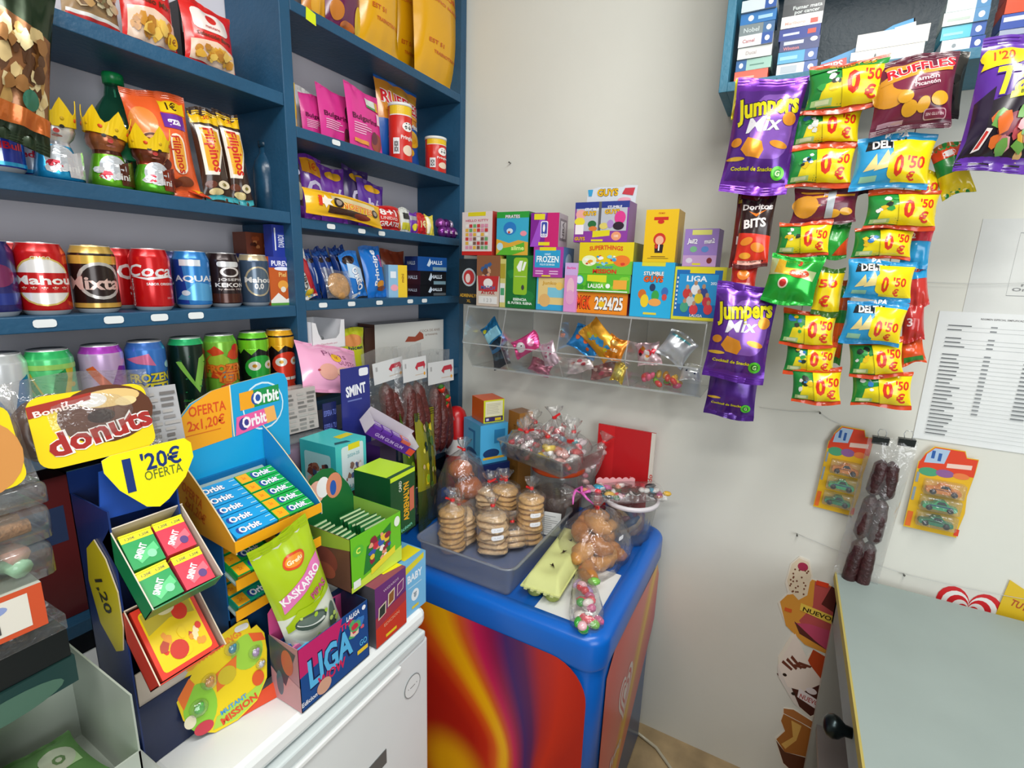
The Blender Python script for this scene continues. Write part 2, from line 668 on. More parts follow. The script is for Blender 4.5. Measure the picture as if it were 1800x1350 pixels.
def rrect(x0, y0, x1, y1, rx, ry, n=8):
    P = []
    for cx, cy, a0 in ((x1 - rx, y1 - ry, 0), (x0 + rx, y1 - ry, PI / 2), (x0 + rx, y0 + ry, PI), (x1 - rx, y0 + ry, 1.5 * PI)):
        for i in range(n + 1):
            a = a0 + PI / 2 * i / n
            P.append((cx + rx * math.cos(a), cy + ry * math.sin(a)))
    return P


def curved_panel_mat():
    """painted swirl of the freezer front: soft bands that follow a curve"""
    m = bpy.data.materials.new('swirl_panel'); m.use_nodes = True
    N, L = m.node_tree.nodes, m.node_tree.links
    b = N['Principled BSDF']; b.inputs['Roughness'].default_value = .3
    tc = N.new('ShaderNodeTexCoord'); sp = N.new('ShaderNodeSeparateXYZ'); L.new(tc.outputs['Object'], sp.inputs[0])

    def mth(op, a, c, d=None):
        q = N.new('ShaderNodeMath'); q.operation = op
        for i, x in enumerate((a, c, d)):
            if x is None:
                continue
            if isinstance(x, (int, float)):
                q.inputs[i].default_value = x
            else:
                L.new(x, q.inputs[i])
        return q.outputs[0]

    def ss(a, z0, z1, o0, o1):
        q = N.new('ShaderNodeMapRange'); q.interpolation_type = 'SMOOTHSTEP'
        q.inputs[1].default_value, q.inputs[2].default_value, q.inputs[3].default_value, q.inputs[4].default_value = z0, z1, o0, o1
        L.new(a, q.inputs[0]); return q.outputs[0]
    Y, Z = sp.outputs[1], sp.outputs[2]
    cp = ss(Z, .42, .76, .42, .485)
    cy = ss(Z, .36, .74, .475, .67)
    t = mth('DIVIDE', mth('SUBTRACT', Y, cp), mth('SUBTRACT', cy, cp))
    tt = mth('MULTIPLY_ADD', t, .25, .3)
    cr = N.new('ShaderNodeValToRGB'); L.new(tt, cr.inputs[0])
    e = cr.color_ramp.elements
    st = [(.0, '#a81205'), (.12, '#c02208'), (.19, '#a81a1c'), (.25, '#54104e'), (.31, '#3c1260'), (.37, '#8a1448'), (.43, '#c01c50'), (.49, '#d05a20'), (.55, '#eeb008'), (.60, '#ecaa0a'), (.69, '#d85a14'), (.8, '#c22a12'), (1, '#b01d12')]
    e[0].position, e[0].color = st[0][0], hx(st[0][1]); e[1].position, e[1].color = 1, hx(st[-1][1])
    for p, c in st[1:-1]:
        q = e.new(p); q.color = hx(c)
    dy = mth('SUBTRACT', Y, .64); dz = mth('SUBTRACT', Z, .24)
    d = mth('SQRT', mth('ADD', mth('MULTIPLY', dy, dy), mth('MULTIPLY', dz, dz)), 0)
    k = ss(d, .03, .14, 1, 0)
    mx = N.new('ShaderNodeMix'); mx.data_type = 'RGBA'
    L.new(k, mx.inputs[0]); L.new(cr.outputs[0], mx.inputs[6]); mx.inputs[7].default_value = hx('#ecae0c')
    L.new(mx.outputs[2], b.inputs['Base Color'])
    MATS['swirl_panel'] = m


def side_panel_mat():
    m = bpy.data.materials.new('coral_panel'); m.use_nodes = True
    N, L = m.node_tree.nodes, m.node_tree.links
    b = N['Principled BSDF']; b.inputs['Roughness'].default_value = .3
    tc = N.new('ShaderNodeTexCoord'); mp = N.new('ShaderNodeVectorMath'); mp.operation = 'DOT_PRODUCT'
    mp.inputs[1].default_value = (.82, 0, -.57)
    L.new(tc.outputs['Object'], mp.inputs[0])
    mr = N.new('ShaderNodeMapRange'); mr.inputs[1].default_value = .5; mr.inputs[2].default_value = 1.05
    L.new(mp.outputs['Value'], mr.inputs[0])
    cr = N.new('ShaderNodeValToRGB'); L.new(mr.outputs[0], cr.inputs[0])
    e = cr.color_ramp.elements
    st = [(0, '#cc4840'), (.30, '#d86c66'), (.43, '#dc7870'), (.50, '#e0a03a'), (.56, '#ecc03a'), (.62, '#dc7a50'), (.75, '#d4585c'), (.9, '#c0486a'), (1, '#9a3a80')]
    e[0].position, e[0].color = st[0][0], hx(st[0][1]); e[1].position, e[1].color = 1, hx(st[-1][1])
    for p, c in st[1:-1]:
        q = e.new(p); q.color = hx(c)
    L.new(cr.outputs[0], b.inputs['Base Color'])
    MATS['coral_panel'] = m


curved_panel_mat(); side_panel_mat()
g = G()
S = plane((IX0 + .0035, .97, .06), (0, -.69, 0), (0, 0, .66))
g.art(S, .69, .66, [('p', rrect(0, 0, 1, .985, .13, .14), '#fff')], m='swirl_panel', h0=.0045)
g.build('front_panel', fz)
g = G()
S = plane((.965, IY0 + .012, .06), (.535, 0, 0), (0, 0, .62))
P = [(.0, 0), (.12, 0), (.38, .17), (.52, .26), (.97, .60), (1, .64), (1, .9), (.93, .985), (.12, 1), (.02, .93)]
g.art(S, .535, .62, [('p', P, '#fff')], m='coral_panel', h0=.0035)
Wc = '#e8d8d4'
ring = []
for r1, c in ((.16, Wc), (.13, '#d4605a'), (.105, Wc), (.075, '#d4605a'), (.05, Wc)):
    P = []
    for i in range(32):
        a = 2 * PI * i / 32
        hxp = 16 * math.sin(a) ** 3 / 17
        hyp = (13 * math.cos(a) - 5 * math.cos(2 * a) - 2 * math.cos(3 * a) - math.cos(4 * a)) / 17
        P.append((.40 + hxp * r1 * .8, .60 + hyp * r1))
    ring.append(('p', P, c))
ring += [('t', 'Frigo', .3, .36, .055, Wc, {'b': .05})]
g.art(S, .535, .62, ring, m='card', h0=.004)
g.build('side_graphic', fz)

# power cable on the floor behind the freezer
pts = [(1.5, .33, .01), (1.46, .2, .006), (1.40, .13, .006), (1.33, .14, .006), (1.25, .17, .006), (1.15, .2, .006)]
g = G(); g.tube([(1.515, .30, .06)] + pts, .0055, '#b9b19a', 'plastic'); tag(g.build('power_cable'), 'beige power cable curling over the floor beside the blue freezer', 'cable')

# ------------------------------------------------------------------ grey desk on the right
dk = empty('desk', 'grey topped desk with a black opening and round knob in its side', 'desk', (0, 0, 0))
DY = -.2; DT = .78
g = G(); g.box(.45, 1.5, -1.3, DY, DT - .022, DT, '#98a6a2', 'laminate'); g.build('desk_top', dk, bevel=.001)
g = G(); g.box(.449, 1.501, DY - .003, DY + .0012, DT - .022, DT + .0004, '#b6a65a', 'matte'); g.build('edge_strip', dk)
g = G(); g.box(.47, 1.49, DY - .03, DY - .012, DT - .14, DT - .023, '#8b9899', 'laminate'); dw = g.build('drawer_front', dk)
g = G(); g.box(1.47, 1.49, -1.29, DY - .012, 0, DT - .023, '#a3a59d', 'laminate'); g.build('end_panel', dk)
g = G(); g.box(.47, .49, -1.29, DY - .012, 0, DT - .14, '#8b9899', 'laminate'); g.build('end_panel', dk)
g = G(); g.box(.49, 1.47, -.75, -.73, 0, DT - .023, '#191b1b', 'matte'); g.build('back_board', dk)
g = G(); g.box(.5, .86, DY - .03, DY - .012, 0, DT - .15, '#7f8f92', 'laminate'); g.build('door', dk)
g = G(); g.box(.49, 1.47, -.73, DY - .02, .30, .32, '#8f8884', 'laminate'); g.build('shelf', dk)
g = G()
X = Matrix.Translation((1.03, DY - .012, DT - .085)) @ Matrix.Rotation(-PI / 2, 4, 'X')
g.lathe([(.010, 0), (.011, .012), (.020, .022), (.0225, .032), (.019, .042), (.010, .048), (.001, .049)], '#2c3436', 'alu', 20, X)
g.build('knob', dw)
# ================================================================== makers of repeated kinds of goods
def Pm(x0, x1, y0, y1):
    return [(x0, y0), (x1, y0), (x1, y1), (x0, y1)]


def bagS(W, H, T, seal=.075, seed=0, pinch=.09, side=1):
    R = random.Random(seed)
    ph = [R.uniform(0, 6) for _ in range(6)]

    def S(u, v, h):
        vv = min(1, max(0, (v - seal) / (1 - 2 * seal)))
        gv = max(0., math.sin(PI * vv)) ** .55 if 0 < vv < 1 else 0
        fu = max(0., 1 - (2 * u - 1) ** 2) ** .62
        w = W * (1 - pinch * gv)
        y = T / 2 * gv * fu
        e = (1 - gv) * fu
        y += .0035 * e * math.sin(u * 19 + ph[0]) * (1 if 0 < vv < 1 else .45)
        y += .0016 * math.sin(u * 9 + v * 7 + ph[1]) * math.sin(v * 11 - u * 5 + ph[2]) * fu
        z = v * H + .004 * math.sin(u * 5 + ph[3]) * (abs(v - .5) * 2) ** 3
        x = (u - .5) * w
        y += h
        return (x * side, -y * side if side > 0 else y, z)
    return S


def make_bag(name, label, cat, W, H, T, base, art, loc, rot=(0, 0, 0), m='film', seal=.075, seed=1, group=None, back=None, sealc=None, pinch=.09, hang=False, par=None):
    """pillow pack; origin at the middle of its bottom seal (or of its top seal when it hangs)"""
    g = G(Matrix.Translation((0, 0, -H)) if hang else None)
    S = bagS(W, H, T, seal, seed, pinch)
    nu, nv = 14, 18
    cf = base if callable(base) else (lambda u, v: base)
    if sealc:
        c0 = cf
        cf = lambda u, v: (sealc if (v < seal or v > 1 - seal) else c0(u, v))
    g.grid(lambda u, v: S(u, v, 0), nu, nv, cf, m)
    bc = back or (cf(.5, .5))
    Sb = bagS(W, H, T * .9, seal, seed, pinch)

    def B(u, v):
        p = Sb(u, v, 0)
        return (p[0], -p[1] + .0004, p[2])
    g.grid(B, nu, nv, (lambda u, v: sealc if sealc and (v < seal or v > 1 - seal) else bc), m, flip=True)
    # crimped seals
    for v0, v1 in ((0.004, seal * .8), (1 - seal * .8, .996)):
        for k in range(3):
            v = v0 + (v1 - v0) * (k + .5) / 3
            g.grid(lambda a, b: S(.01 + .98 * a, v + (b - .5) * (v1 - v0) * .12, .0012), 14, 1, sealc or cf(.5, v), m)
    g.art(S, W, H, art, m, tol=.0055, h0=.0009, dh=.00016, smooth=True)
    o = g.build(name, par)
    o.location = loc
    o.rotation_euler = rot
    if not par:
        tag(o, label, cat, group)
    return o


def make_box(name, label, cat, W, D, H, cols, faces, loc, rot=(0, 0, 0), group=None, skip='', m='card', bevel=.0008, par=None):
    """carton, origin at the middle of its base; cols: one colour or dict per face f k l r t b"""
    g = G()
    c = cols if isinstance(cols, dict) else {}
    d = cols if not c else c.get('d', '#999')
    FS = 'btfklr'
    g.box(-W / 2, W / 2, -D / 2, D / 2, 0, H, [c.get(k, d) for k in FS if k not in skip], m, skip=skip)
    SM = {'f': (plane((-W / 2, -D / 2, 0), (W, 0, 0), (0, 0, H)), W, H), 'r': (plane((W / 2, -D / 2, 0), (0, D, 0), (0, 0, H)), D, H),
          'l': (plane((-W / 2, D / 2, 0), (0, -D, 0), (0, 0, H)), D, H), 't': (plane((-W / 2, -D / 2, H), (W, 0, 0), (0, D, 0)), W, D)}
    for k, it in faces.items():
        if k in SM:
            g.art(SM[k][0], SM[k][1], SM[k][2], it, m, h0=.0003, dh=.00004)
    o = g.build(name, par)
    o.location = loc
    o.rotation_euler = rot
    if not par:
        tag(o, label, cat, group)
    return o


def make_can(label, loc, r, H, base, art, rot=0, neck=None, lid='#c9ccce', group=None, tab='#c9ccce', name='drink_can'):
    g = G()
    k = r - .0065
    prof = [(k, 0), (k + .0015, .002), (r - .001, .008), (r, .011), (r, H - .017), (r - .001, H - .013), (k + .0012, H - .003), (k + .0012, H - .001), (k + .0002, H)]
    nk = neck or base
    cl = ['#b9bcbe', '#b9bcbe', base, base, base, nk, nk, '#d5d8da']
    g.lathe(prof, base, 'canmetal', 32, cols=cl, cap=True)
    A = PI * .98
    W = r * A

    def S(u, v, h):
        a = (u - .5) * A
        return ((r + h) * math.sin(a), -(r + h) * math.cos(a), .010 + v * (H - .027))
    g.art(S, W, H - .027, art, 'canmetal', tol=.0034, h0=.0003, dh=.00007, smooth=True)
    o = g.build(name, None, loc, (0, 0, rot))
    tag(o, label, 'can', group)
    g = G()
    g.lathe([(k - .0015, H - .004), (k - .0008, H - .0025), (k, H + .0004), (k - .001, H + .0008), (k - .002, H - .001)], lid, 'alu', 24)
    ld = g.build('lid', o)
    g = G()
    g.add([(x, y, H - .0022) for x, y in [(-.006, -.004), (.006, -.004), (.008, .006), (.004, .014), (-.004, .014), (-.008, .006)]] + [(x, y, H - .0012) for x, y in [(-.006, -.004), (.006, -.004), (.008, .006), (.004, .014), (-.004, .014), (-.008, .006)]], [(6, 7, 8, 9, 10, 11)] + [(i, (i + 1) % 6, 6 + (i + 1) % 6, 6 + i) for i in range(6)], tab, 'alu')
    g.build('pull_tab', ld)
    return o


def sticker(x, label, z, Y=SF, w=.022, h=.011, col='#e6eaea'):
    g = G()
    P = rrect(-.5, 0, .5, 1, .16, .3, 2)
    g.extr([(p[0] * w, p[1] * h) for p in P], .0005, col, 'card', org=(0, 0, 0))
    o = g.build('price_sticker', None, (x, Y - .0008, z))
    return tag(o, label, 'price sticker', 'white price stickers on the shelf edges')


def pos(px0, px1, pytop, Z, Y):
    """things standing at height Z whose front is at depth Y: centre x, width, height"""
    x0, x1 = LX(px0, Y, Z + .02), LX(px1, Y, Z + .02)
    xc = (x0 + x1) / 2
    return xc, x1 - x0, ZZ(pytop, xc, Y) - Z


def wpos(px0, px1, py0, py1, X):
    """things on / in front of the right wall: centre y, width, low z, height"""
    zz = ZZ((py0 + py1) / 2, X, RY((px0 + px1) / 2, X, 1.4))
    y0, y1 = RY(px0, X, zz), RY(px1, X, zz)
    yc = (y0 + y1) / 2
    zl, zh = ZZ(py1, X, yc), ZZ(py0, X, yc)
    return yc, y0 - y1, zl, zh - zl


def star(cx, cy, r, col, n=5, r2=.45, asp=1, a0=PI / 2):
    return ('p', [(cx + (r if i % 2 == 0 else r * r2) * math.cos(a0 + PI * i / n), cy + asp * (r if i % 2 == 0 else r * r2) * math.sin(a0 + PI * i / n)) for i in range(2 * n)], col)


def stripes(x0, x1, y0, y1, n, col, fr=.5, jit=0, seed=3):
    R = random.Random(seed)
    return [('r', x0, y0 + (y1 - y0) * i / n, x1 - R.random() * jit, y0 + (y1 - y0) * (i + fr) / n, col) for i in range(n)]
# ================================================================== left bay of the shelving unit
# --- top shelf: snack bags
def nuts(seed, x0, y0, x1, y1, cols, n, r, asp):
    return blobs(seed, x0, y0, x1, y1, cols, n, r, asp)


Y = 1.075
x, W, H = pos(118, 232, -95, ZA, Y)
make_bag('snack_bag', 'clear bag of mixed nuts with red border on the top shelf beside the red bags', 'snack bag', W, H, .05, '#a08058',
         [('r', .03, .08, .97, .16, '#c83a35'), ('r', .03, .16, .97, .2, '#e8e4dc')] + nuts(3, .05, .22, .95, .95, ['#c9b08a', '#8a7f5a', '#d8c8a0', '#77593a', '#b58d58'], 46, .11, .6), (x, Y + .03, ZA), (-.05, 0, .1), seed=3)
for i, (a, b, top, lab) in enumerate(((222, 326, -90, 'red peanut snack bag with yellow corn picture, left of the other red bag'), (332, 428, 5, 'red snack bag with white badge nearest the shelf post on the top shelf'))):
    x, W, H = pos(a, b, top, ZA, Y - i * .008)
    make_bag('snack_bag', lab, 'snack bag', W * .98, H, .05, '#d21f1a',
             [('p', rrect(.12, .55, .8, .86, .1, .08, 3), '#e9dcd6'), ('e', .46, .74, .1, .07, '#c8281e'), ('t', 'matutano', .46, .62, .045, '#b02018'), ('t', 'Salteo Mix' if i == 0 else 'Selección Barra', .5, .49, .055, '#5a3018', {'w': .7}),
              ('p', [(.06, .09), (.94, .09), (.94, .34), (.5, .42), (.06, .38)], '#e8c9b0')] + blobs(7 + i, .07, .1, .93, .36, ['#dca63a', '#c98a2a', '#efc45a', '#b87a28'], 34, .09, .7) + [('e', .84, .16, .12, .075, '#e8b818'), ('t', '1€', .84, .16, .06, '#8a4a10')][: (2 if i == 0 else 0)], (x, Y + .02 - i * .008, ZA), (-.07, 0, .05), seed=11 + i, group='red snack bags on the top left shelf')
x, W, H = pos(318, 400, -60, ZA, 1.17)
make_box('carton', 'black carton behind the red snack bags on the top shelf', 'box', W, .04, .14, '#17191b', {'f': [('r', .05, .6, .95, .9, '#cfd6d2')]}, (x, 1.18, ZA))

# --- hanging nut bag at the far left
x0, x1 = LX(-70, 1.0, 1.8), LX(80, 1.0, 1.76)
make_bag('snack_bag', 'dark green bag of nuts hanging in front of the shelf at the left edge', 'snack bag', x1 - x0, .24, .035, '#23331c',
         [('p', [(.05, .18), (.95, .12), (.95, .66), (.05, .74)], '#8a5a34')] + blobs(21, .06, .16, .94, .7, ['#d8bd84', '#c49a58', '#e2cf9c', '#9a6a38', '#5a3a22'], 46, .1, .62) + [('e', .2, .86, .16, .06, '#d88a20'), ('e', .62, .26, .13, .06, '#3a7a62'), ('p', [(.05, .1), (.95, .1), (.95, .19), (.05, .22)], '#c8692a')], ((x0 + x1) / 2 + .0, 1.005, ZZ(140, .3, 1.0) - .075), (.0, .16, 0.05), m='foil', seed=5)

# --- second shelf
def ecan(px, Yc, lab):
    x = LX(px, Yc, ZB + .06)
    make_can(lab, (x, Yc, ZB), .0265, .135, '#2338a0', [('p', [(0, 0), (.5, 0), (.5, .48), (0, .48)], '#b9c2cc'), ('p', [(.5, .5), (1, .5), (1, 1), (.5, 1)], '#b4bdc6'), ('p', [(.3, .42), (.5, .6), (.72, .42), (.62, .36), (.5, .44), (.38, .36)], '#d4283c'), ('e', .5, .47, .1, .045, '#e8c020'), ('t', 'RedBull', .5, .27, .09, '#c8203a', {'b': .03, 'w': .62}), ('r', 0, 0, 1, .05, '#2aa6d8')], rot=-.25, group='slim blue and silver energy cans', neck='#3a50b8')


ecan(-4, 1.085, 'slim blue and silver energy drink can at the left edge of the second shelf')
ecan(54, 1.13, 'slim blue energy drink can behind the white crowned chocolate figure')


def crowned(px, lab, c1, c2, face, seed, Yc=1.095, hs=1.0):
    x = LX(px, Yc, ZB + .05)
    o = empty('chocolate_figure', lab, 'chocolate figure', (x, Yc, ZB), (0, 0, -.2), 'foil wrapped chocolate figures with paper crowns')
    g = G()
    R = random.Random(seed)
    w1 = lambda a, i: .05 * math.sin(3 * a + i) + .03 * math.sin(7 * a)
    hh = .115 * hs
    prof = [(.024, 0), (.033, .004), (.031, .02), (.026, .04), (.021, .055), (.02, .062), (.026, .07), (.0285, .08), (.026, .095), (.014, .108), (.002, .112)]
    prof = [(a, b * hs) for a, b in prof]
    cc = [c1, c1, c1, c1, c2, face, face, face, c2, c2]
    g.lathe(prof, c1, 'foil', 22, cols=cc, wob=w1)
    S = lambda u, v, h: ((.034 + h) * math.sin((u - .5) * 2.4), -(.031 + h) * math.cos((u - .5) * 2.4), .006 + v * .05)
    g.art(S, .07, .05, [('e', .5, .55, .24, .4, '#d8dce0'), ('p', [(.62, 0), (1, 0), (1, .9), (.6, .7)], c2), ('t', 'Mini', .62, .3, .22, '#f0f0f0')] + blobs(seed, .1, .05, .55, .6, ['#e8e44a', '#e8e8e8', '#d03040'], 4, .13, 1), 'foil', tol=.008, h0=.0012)
    g.build('body', o)
    # face : eyes, nose
    g = G()
    Sf = lambda u, v, h: ((.0285 + h) * math.sin((u - .5) * 2.2), -(.029 + h) * math.cos((u - .5) * 2.2), (.062 + v * .035) * hs)
    g.art(Sf, .06, .035, [('e', .38, .6, .05, .08, '#1c1712'), ('e', .62, .6, .05, .08, '#1c1712'), ('e', .5, .38, .06, .1, '#b0302a'), ('e', .5, .16, .1, .05, '#7a3a28')], 'card', tol=.006, h0=.0025)
    g.build('face', o)
    # crown
    g = G()
    n = 36
    pts = []
    rad = .031
    for i in range(n + 1):
        a = 2 * PI * i / n
        k = (i % 6) / 6
        top = .018 + .024 * max(0, 1 - abs(k - .5) * 2.6) ** .8
        pts.append((a, top))
    vs, fs = [], []
    for a, t in pts:
        vs += [(rad * math.cos(a), rad * math.sin(a), 0), ((rad + .004) * math.cos(a), (rad + .004) * math.sin(a), t)]
        vs += [((rad - .001) * math.cos(a), (rad - .001) * math.sin(a), 0), ((rad + .003) * math.cos(a), (rad + .003) * math.sin(a), t)]
    for i in range(n):
        b = i * 4
        fs += [(b, b + 4, b + 5, b + 1), (b + 2, b + 3, b + 7, b + 6), (b + 1, b + 5, b + 7, b + 3)]
    g.add(vs, fs, '#f0c814', 'card')
    for i in range(9):
        a = 2 * PI * (i * 4 + 3) / n
        X = Matrix.Rotation(a, 4, 'Z') @ Matrix.Translation((rad + .0015, 0, .012))
        g.ball((0, 0, 0), .0042 if i % 2 else .003, '#d84a14' if i % 2 else '#c8a010', 'card', 8, (.3, 1, 1), X)
    c = g.build('crown', o)
    c.location = (0, 0, .086 * hs)
    c.rotation_euler = (.1, R.uniform(-.12, .12), .3)
    return o


crowned(97, 'foil chocolate figure in blue and red with white face and yellow paper crown', '#20a0d8', '#d8d8dc', '#e4e2de', 1, 1.09)
crowned(190, 'foil chocolate figure with brown face and tallest pointed yellow crown, before the green bottle', '#6ab820', '#5a2a18', '#a8623a', 2, 1.095, 1.02)
crowned(266, 'foil chocolate figure with brown face and crown, leaning by the orange biscuit bag', '#58b024', '#8a3018', '#7a3a22', 3, 1.08, .9)

# green soda bottle
x = LX(214, 1.16, ZB + .1)
o = empty('soda_bottle', 'big green plastic soda bottle behind the crowned figures', 'bottle', (x, 1.165, ZB))
g = G(); g.lathe([(.03, 0), (.044, .005), (.047, .02), (.045, .05), (.047, .075), (.047, .11), (.044, .13), (.03, .155), (.017, .175), (.0145, .19), (.0145, .20)], '#fff', 'green_pet', 28); g.build('bottle_body', o)
g = G(); g.lathe([(.0165, .197), (.0168, .212), (.0155, .216), (.001, .2165)], '#128a48', 'plastic', 24, wob=lambda a, i: .02 * math.sin(24 * a)); g.build('cap', o)
g = G(); g.lathe([(.0475, .06), (.0478, .1), (.0475, .1)], '#2a8a5a', 'film', 28, cap=False); g.build('label_band', o)

# orange biscuit bag
x, W, H = pos(268, 362, 158, ZB, 1.075)
make_bag('biscuit_bag', 'large orange bag of mini chocolate rings with a yellow corner panel', 'snack bag', W * 1.1, H, .055, '#e8602a',
         [('r', .52, .80, .95, .93, '#ecc418'), ('t', '1€', .72, .865, .07, '#3a2410', {'b': .04}), ('r', .5, .65, .9, .79, '#6a2a9a'), ('t', 'قأتا', .7, .72, .0, '#fff'), ('t', 'gza', .7, .725, .07, '#f0e8f0', {'b': .05}),
          ('e', .2, .68, .2, .14, '#e88a3a'), ('e', .24, .42, .26, .16, '#f0b080'), ('e', .22, .5, .17, .07, '#5a2a1a', .4), ('e', .22, .52, .08, .03, '#d8a070', .4), ('e', .3, .28, .2, .07, '#5a2a1a', .3), ('e', .3, .3, .09, .03, '#d8a070', .3), ('p', rrect(.54, .22, .8, .6, .12, .08, 3), '#f4e2cc'), ('p', rrect(.57, .24, .77, .58, .1, .07, 3), '#e8a030'),
          ('t', 'Filipinos', .67, .4, .08, '#c02818', {'a': -PI / 2 + .1, 'b': .04, 'w': .62}), ('e', .72, .15, .16, .05, '#7a3a1e'), ('e', .46, .13, .2, .045, '#6a2e18')], (x - .005, 1.095, ZB), (-.1, -.05, -.12), seed=31)
# tall biscuit tubes
for i, (a, b, c) in enumerate(((372, 415, 190), (416, 452, 196))):
    x, W, H = pos(a, b, c, ZB, 1.068 + .004 * i)
    make_bag('biscuit_pack', ('tall slim yellow and brown ring biscuit pack next to the orange bag', 'tall slim yellow and brown ring biscuit pack nearest the dark bottle')[i], 'biscuit pack', W * 1.12, H, .035, '#3a2418',
             [('r', .02, .84, .98, .97, '#ecbc18'), ('t', '1.30', .5, .9, .04, '#c03018'), ('p', [(.1, .3), (.55, .3), (.92, .6), (.92, .8), (.1, .82)], '#f0e6d6'), ('p', [(.2, .34), (.5, .34), (.84, .6), (.84, .77), (.2, .79)], '#e6a820'),
              ('t', 'Filipinos', .52, .56, .105, '#c8281a', {'a': -PI / 2 + .06, 'b': .03, 'w': .46 * H / W / 1.12}), ('e', .25, .2, .2, .04, '#6a3420'), ('e', .7, .2, .22, .045, '#e8d8b8'), ('e', .7, .2, .09, .018, '#8a7a3a'), ('e', .4, .12, .25, .04, '#d8c48a'), ('r', .03, .03, .97, .085, '#3aa0a8')], (x, 1.085 + .004 * i, ZB), (-.08, -.08, -.1), seed=41 + i, group='slim ring biscuit packs')
x, W, H = pos(362, 384, 340, ZB, 1.055)
make_bag('wafer_bar', 'small red and orange bar lying by the foot of the orange bag', 'bar', .035, .05, .012, '#d84a24', [('r', .1, .2, .9, .5, '#e8b020'), ('r', .1, .55, .9, .8, '#e8e0d8')], (x, 1.075, ZB + .008), (-1.25, 0, .5), seed=9)
x = LX(473, 1.13, ZB + .07)
o = empty('soda_bottle', 'dark blue bottle in the corner of the second shelf against the post', 'bottle', (x, 1.14, ZB))
g = G(); g.lathe([(.022, 0), (.027, .004), (.027, .1), (.022, .118), (.011, .135), (.010, .15)], '#1d4560', 'glaze', 24); g.build('bottle_body', o)
g = G(); g.lathe([(.0125, .149), (.0125, .162), (.001, .163)], '#173448', 'plastic', 20); g.build('cap', o)

# --- third shelf: short cans
def c33(px, lab, base, art, Yc=1.088, rot=-.3, **k):
    return make_can(lab, (LX(px, Yc, ZC + .06), Yc, ZC), .033, .1155, base, art, rot, group='short drink cans on the middle left shelf', **k)


c33(-22, 'purple and blue short can cut off by the left edge of the photo', '#2a2a6a', [('r', 0, .1, 1, .3, '#28388a'), ('e', .6, .6, .25, .2, '#7a2a5a')], Yc=1.09)
c33(20, 'plain red short can peeking out left of the red beer can', '#b01c20', [('r', 0, .1, 1, .14, '#d8c070')], Yc=1.15)
c33(75, 'red beer can with a white oval and black gothic lettering', '#c01414', [('e', .5, .5, .40, .44, '#d8b860'), ('e', .5, .5, .37, .41, '#ece8e4'), ('r', .08, .3, .92, .66, '#c01414'), ('t', 'Mahou', .5, .53, .15, '#f4eee8', {'b': .03, 'o': '#5a0c0c', 'w': .78}), ('t', '* * * * *', .5, .36, .09, '#f0e6d0', {'w': .6}), ('t', 'CINCO', .5, .92, .06, '#e8d8b0')], lid='#d8d8d8')
c33(166, 'black and gold beer can with a silver ring logo', '#2a1a16', [('r', 0, .84, 1, 1, '#d8b04a'), ('r', 0, 0, 1, .09, '#c8a048'), ('e', .56, .52, .34, .36, '#b9b4ae'), ('e', .56, .52, .28, .3, '#2a1c18'), ('t', 'Mixta', .46, .48, .24, '#d9b6ac', {'b': .03, 'o': '#5a3a34', 'w': .8})], neck='#caa44e', lid='#d0b060')
c33(206, 'red cola can standing behind between the gold beer can and the front cola can', '#c81418', [('t', 'C', .6, .7, .3, '#f2e8e4', {'b': .05}), ('t', 'S', .7, .3, .2, '#f2e8e4')], Yc=1.16)
c33(266, 'red cola can with white script in the front row', '#cc1014', [('t', 'Coca', .45, .74, .24, '#f4ecec', {'b': .02, 'sh': .25, 'w': .78}), ('p', [(.08, .62), (.4, .54), (.75, .6), (.98, .54), (.75, .65), (.4, .59)], '#f4ecec'), ('t', 'SABOR ORIGINAL', .62, .46, .05, '#f4ecec', {'w': .5}), ('t', 'Coca-Cola', .1, .28, .06, '#f4ecec', {'a': PI / 2, 'w': .5}), ('t', '330 ml', .75, .16, .04, '#e8a0a0')], lid='#d8d8d8')
c33(338, 'light blue sports drink can with white lettering', '#2f7fc8', [('p', [(0, 0), (.35, 0), (.25, 1), (0, 1)], '#1d3f9a'), ('p', [(.1, .1), (1, .05), (1, .4), (.5, .5)], '#5aa8dc'), ('r', .22, .86, .6, 1, '#e8eef4'), ('t', 'AQUAR', .52, .58, .13, '#eef4fa', {'b': .04, 'w': .85}), ('e', .3, .25, .08, .06, '#d8e8f4')], Yc=1.10, lid='#d8d8d8')
c33(300, 'dark blue can edge visible behind the cola and sports drink cans', '#28306a', [('t', 'AQ', .6, .5, .15, '#e8ecf4')], Yc=1.175)
c33(394, 'black and brown coffee can with white print', '#2c1c1c', [('r', 0, 0, 1, .22, '#4a2418'), ('p', rrect(.3, .86, .75, .99, .05, .05, 2), '#e2e2e2'), ('e', .55, .74, .2, .12, '#e4dcd8'), ('e', .55, .74, .14, .085, '#2c1c1c'), ('t', 'JOSEPH', .55, .56, .06, '#d8d0cc', {'w': .5}), ('t', 'KEKON', .55, .43, .09, '#efe8e4', {'b': .03, 'w': .62}), ('t', 'by desde 1928', .55, .33, .045, '#c8b8b0', {'w': .5})], Yc=1.105)
c33(447, 'grey blue alcohol-free beer can with white gothic lettering', '#41546c', [('e', .5, .52, .3, .38, '#b8a888'), ('e', .5, .52, .26, .34, '#5a6a7a'), ('t', 'Mahou', .5, .56, .13, '#f0ece8', {'b': .03, 'w': .6}), ('t', '0,0', .5, .4, .13, '#f0ece8', {'b': .03})], Yc=1.105, neck='#b8a684', lid='#c8b890')
c33(362, 'dark can standing behind between the sports drink and the coffee can', '#1e2026', [], Yc=1.175)

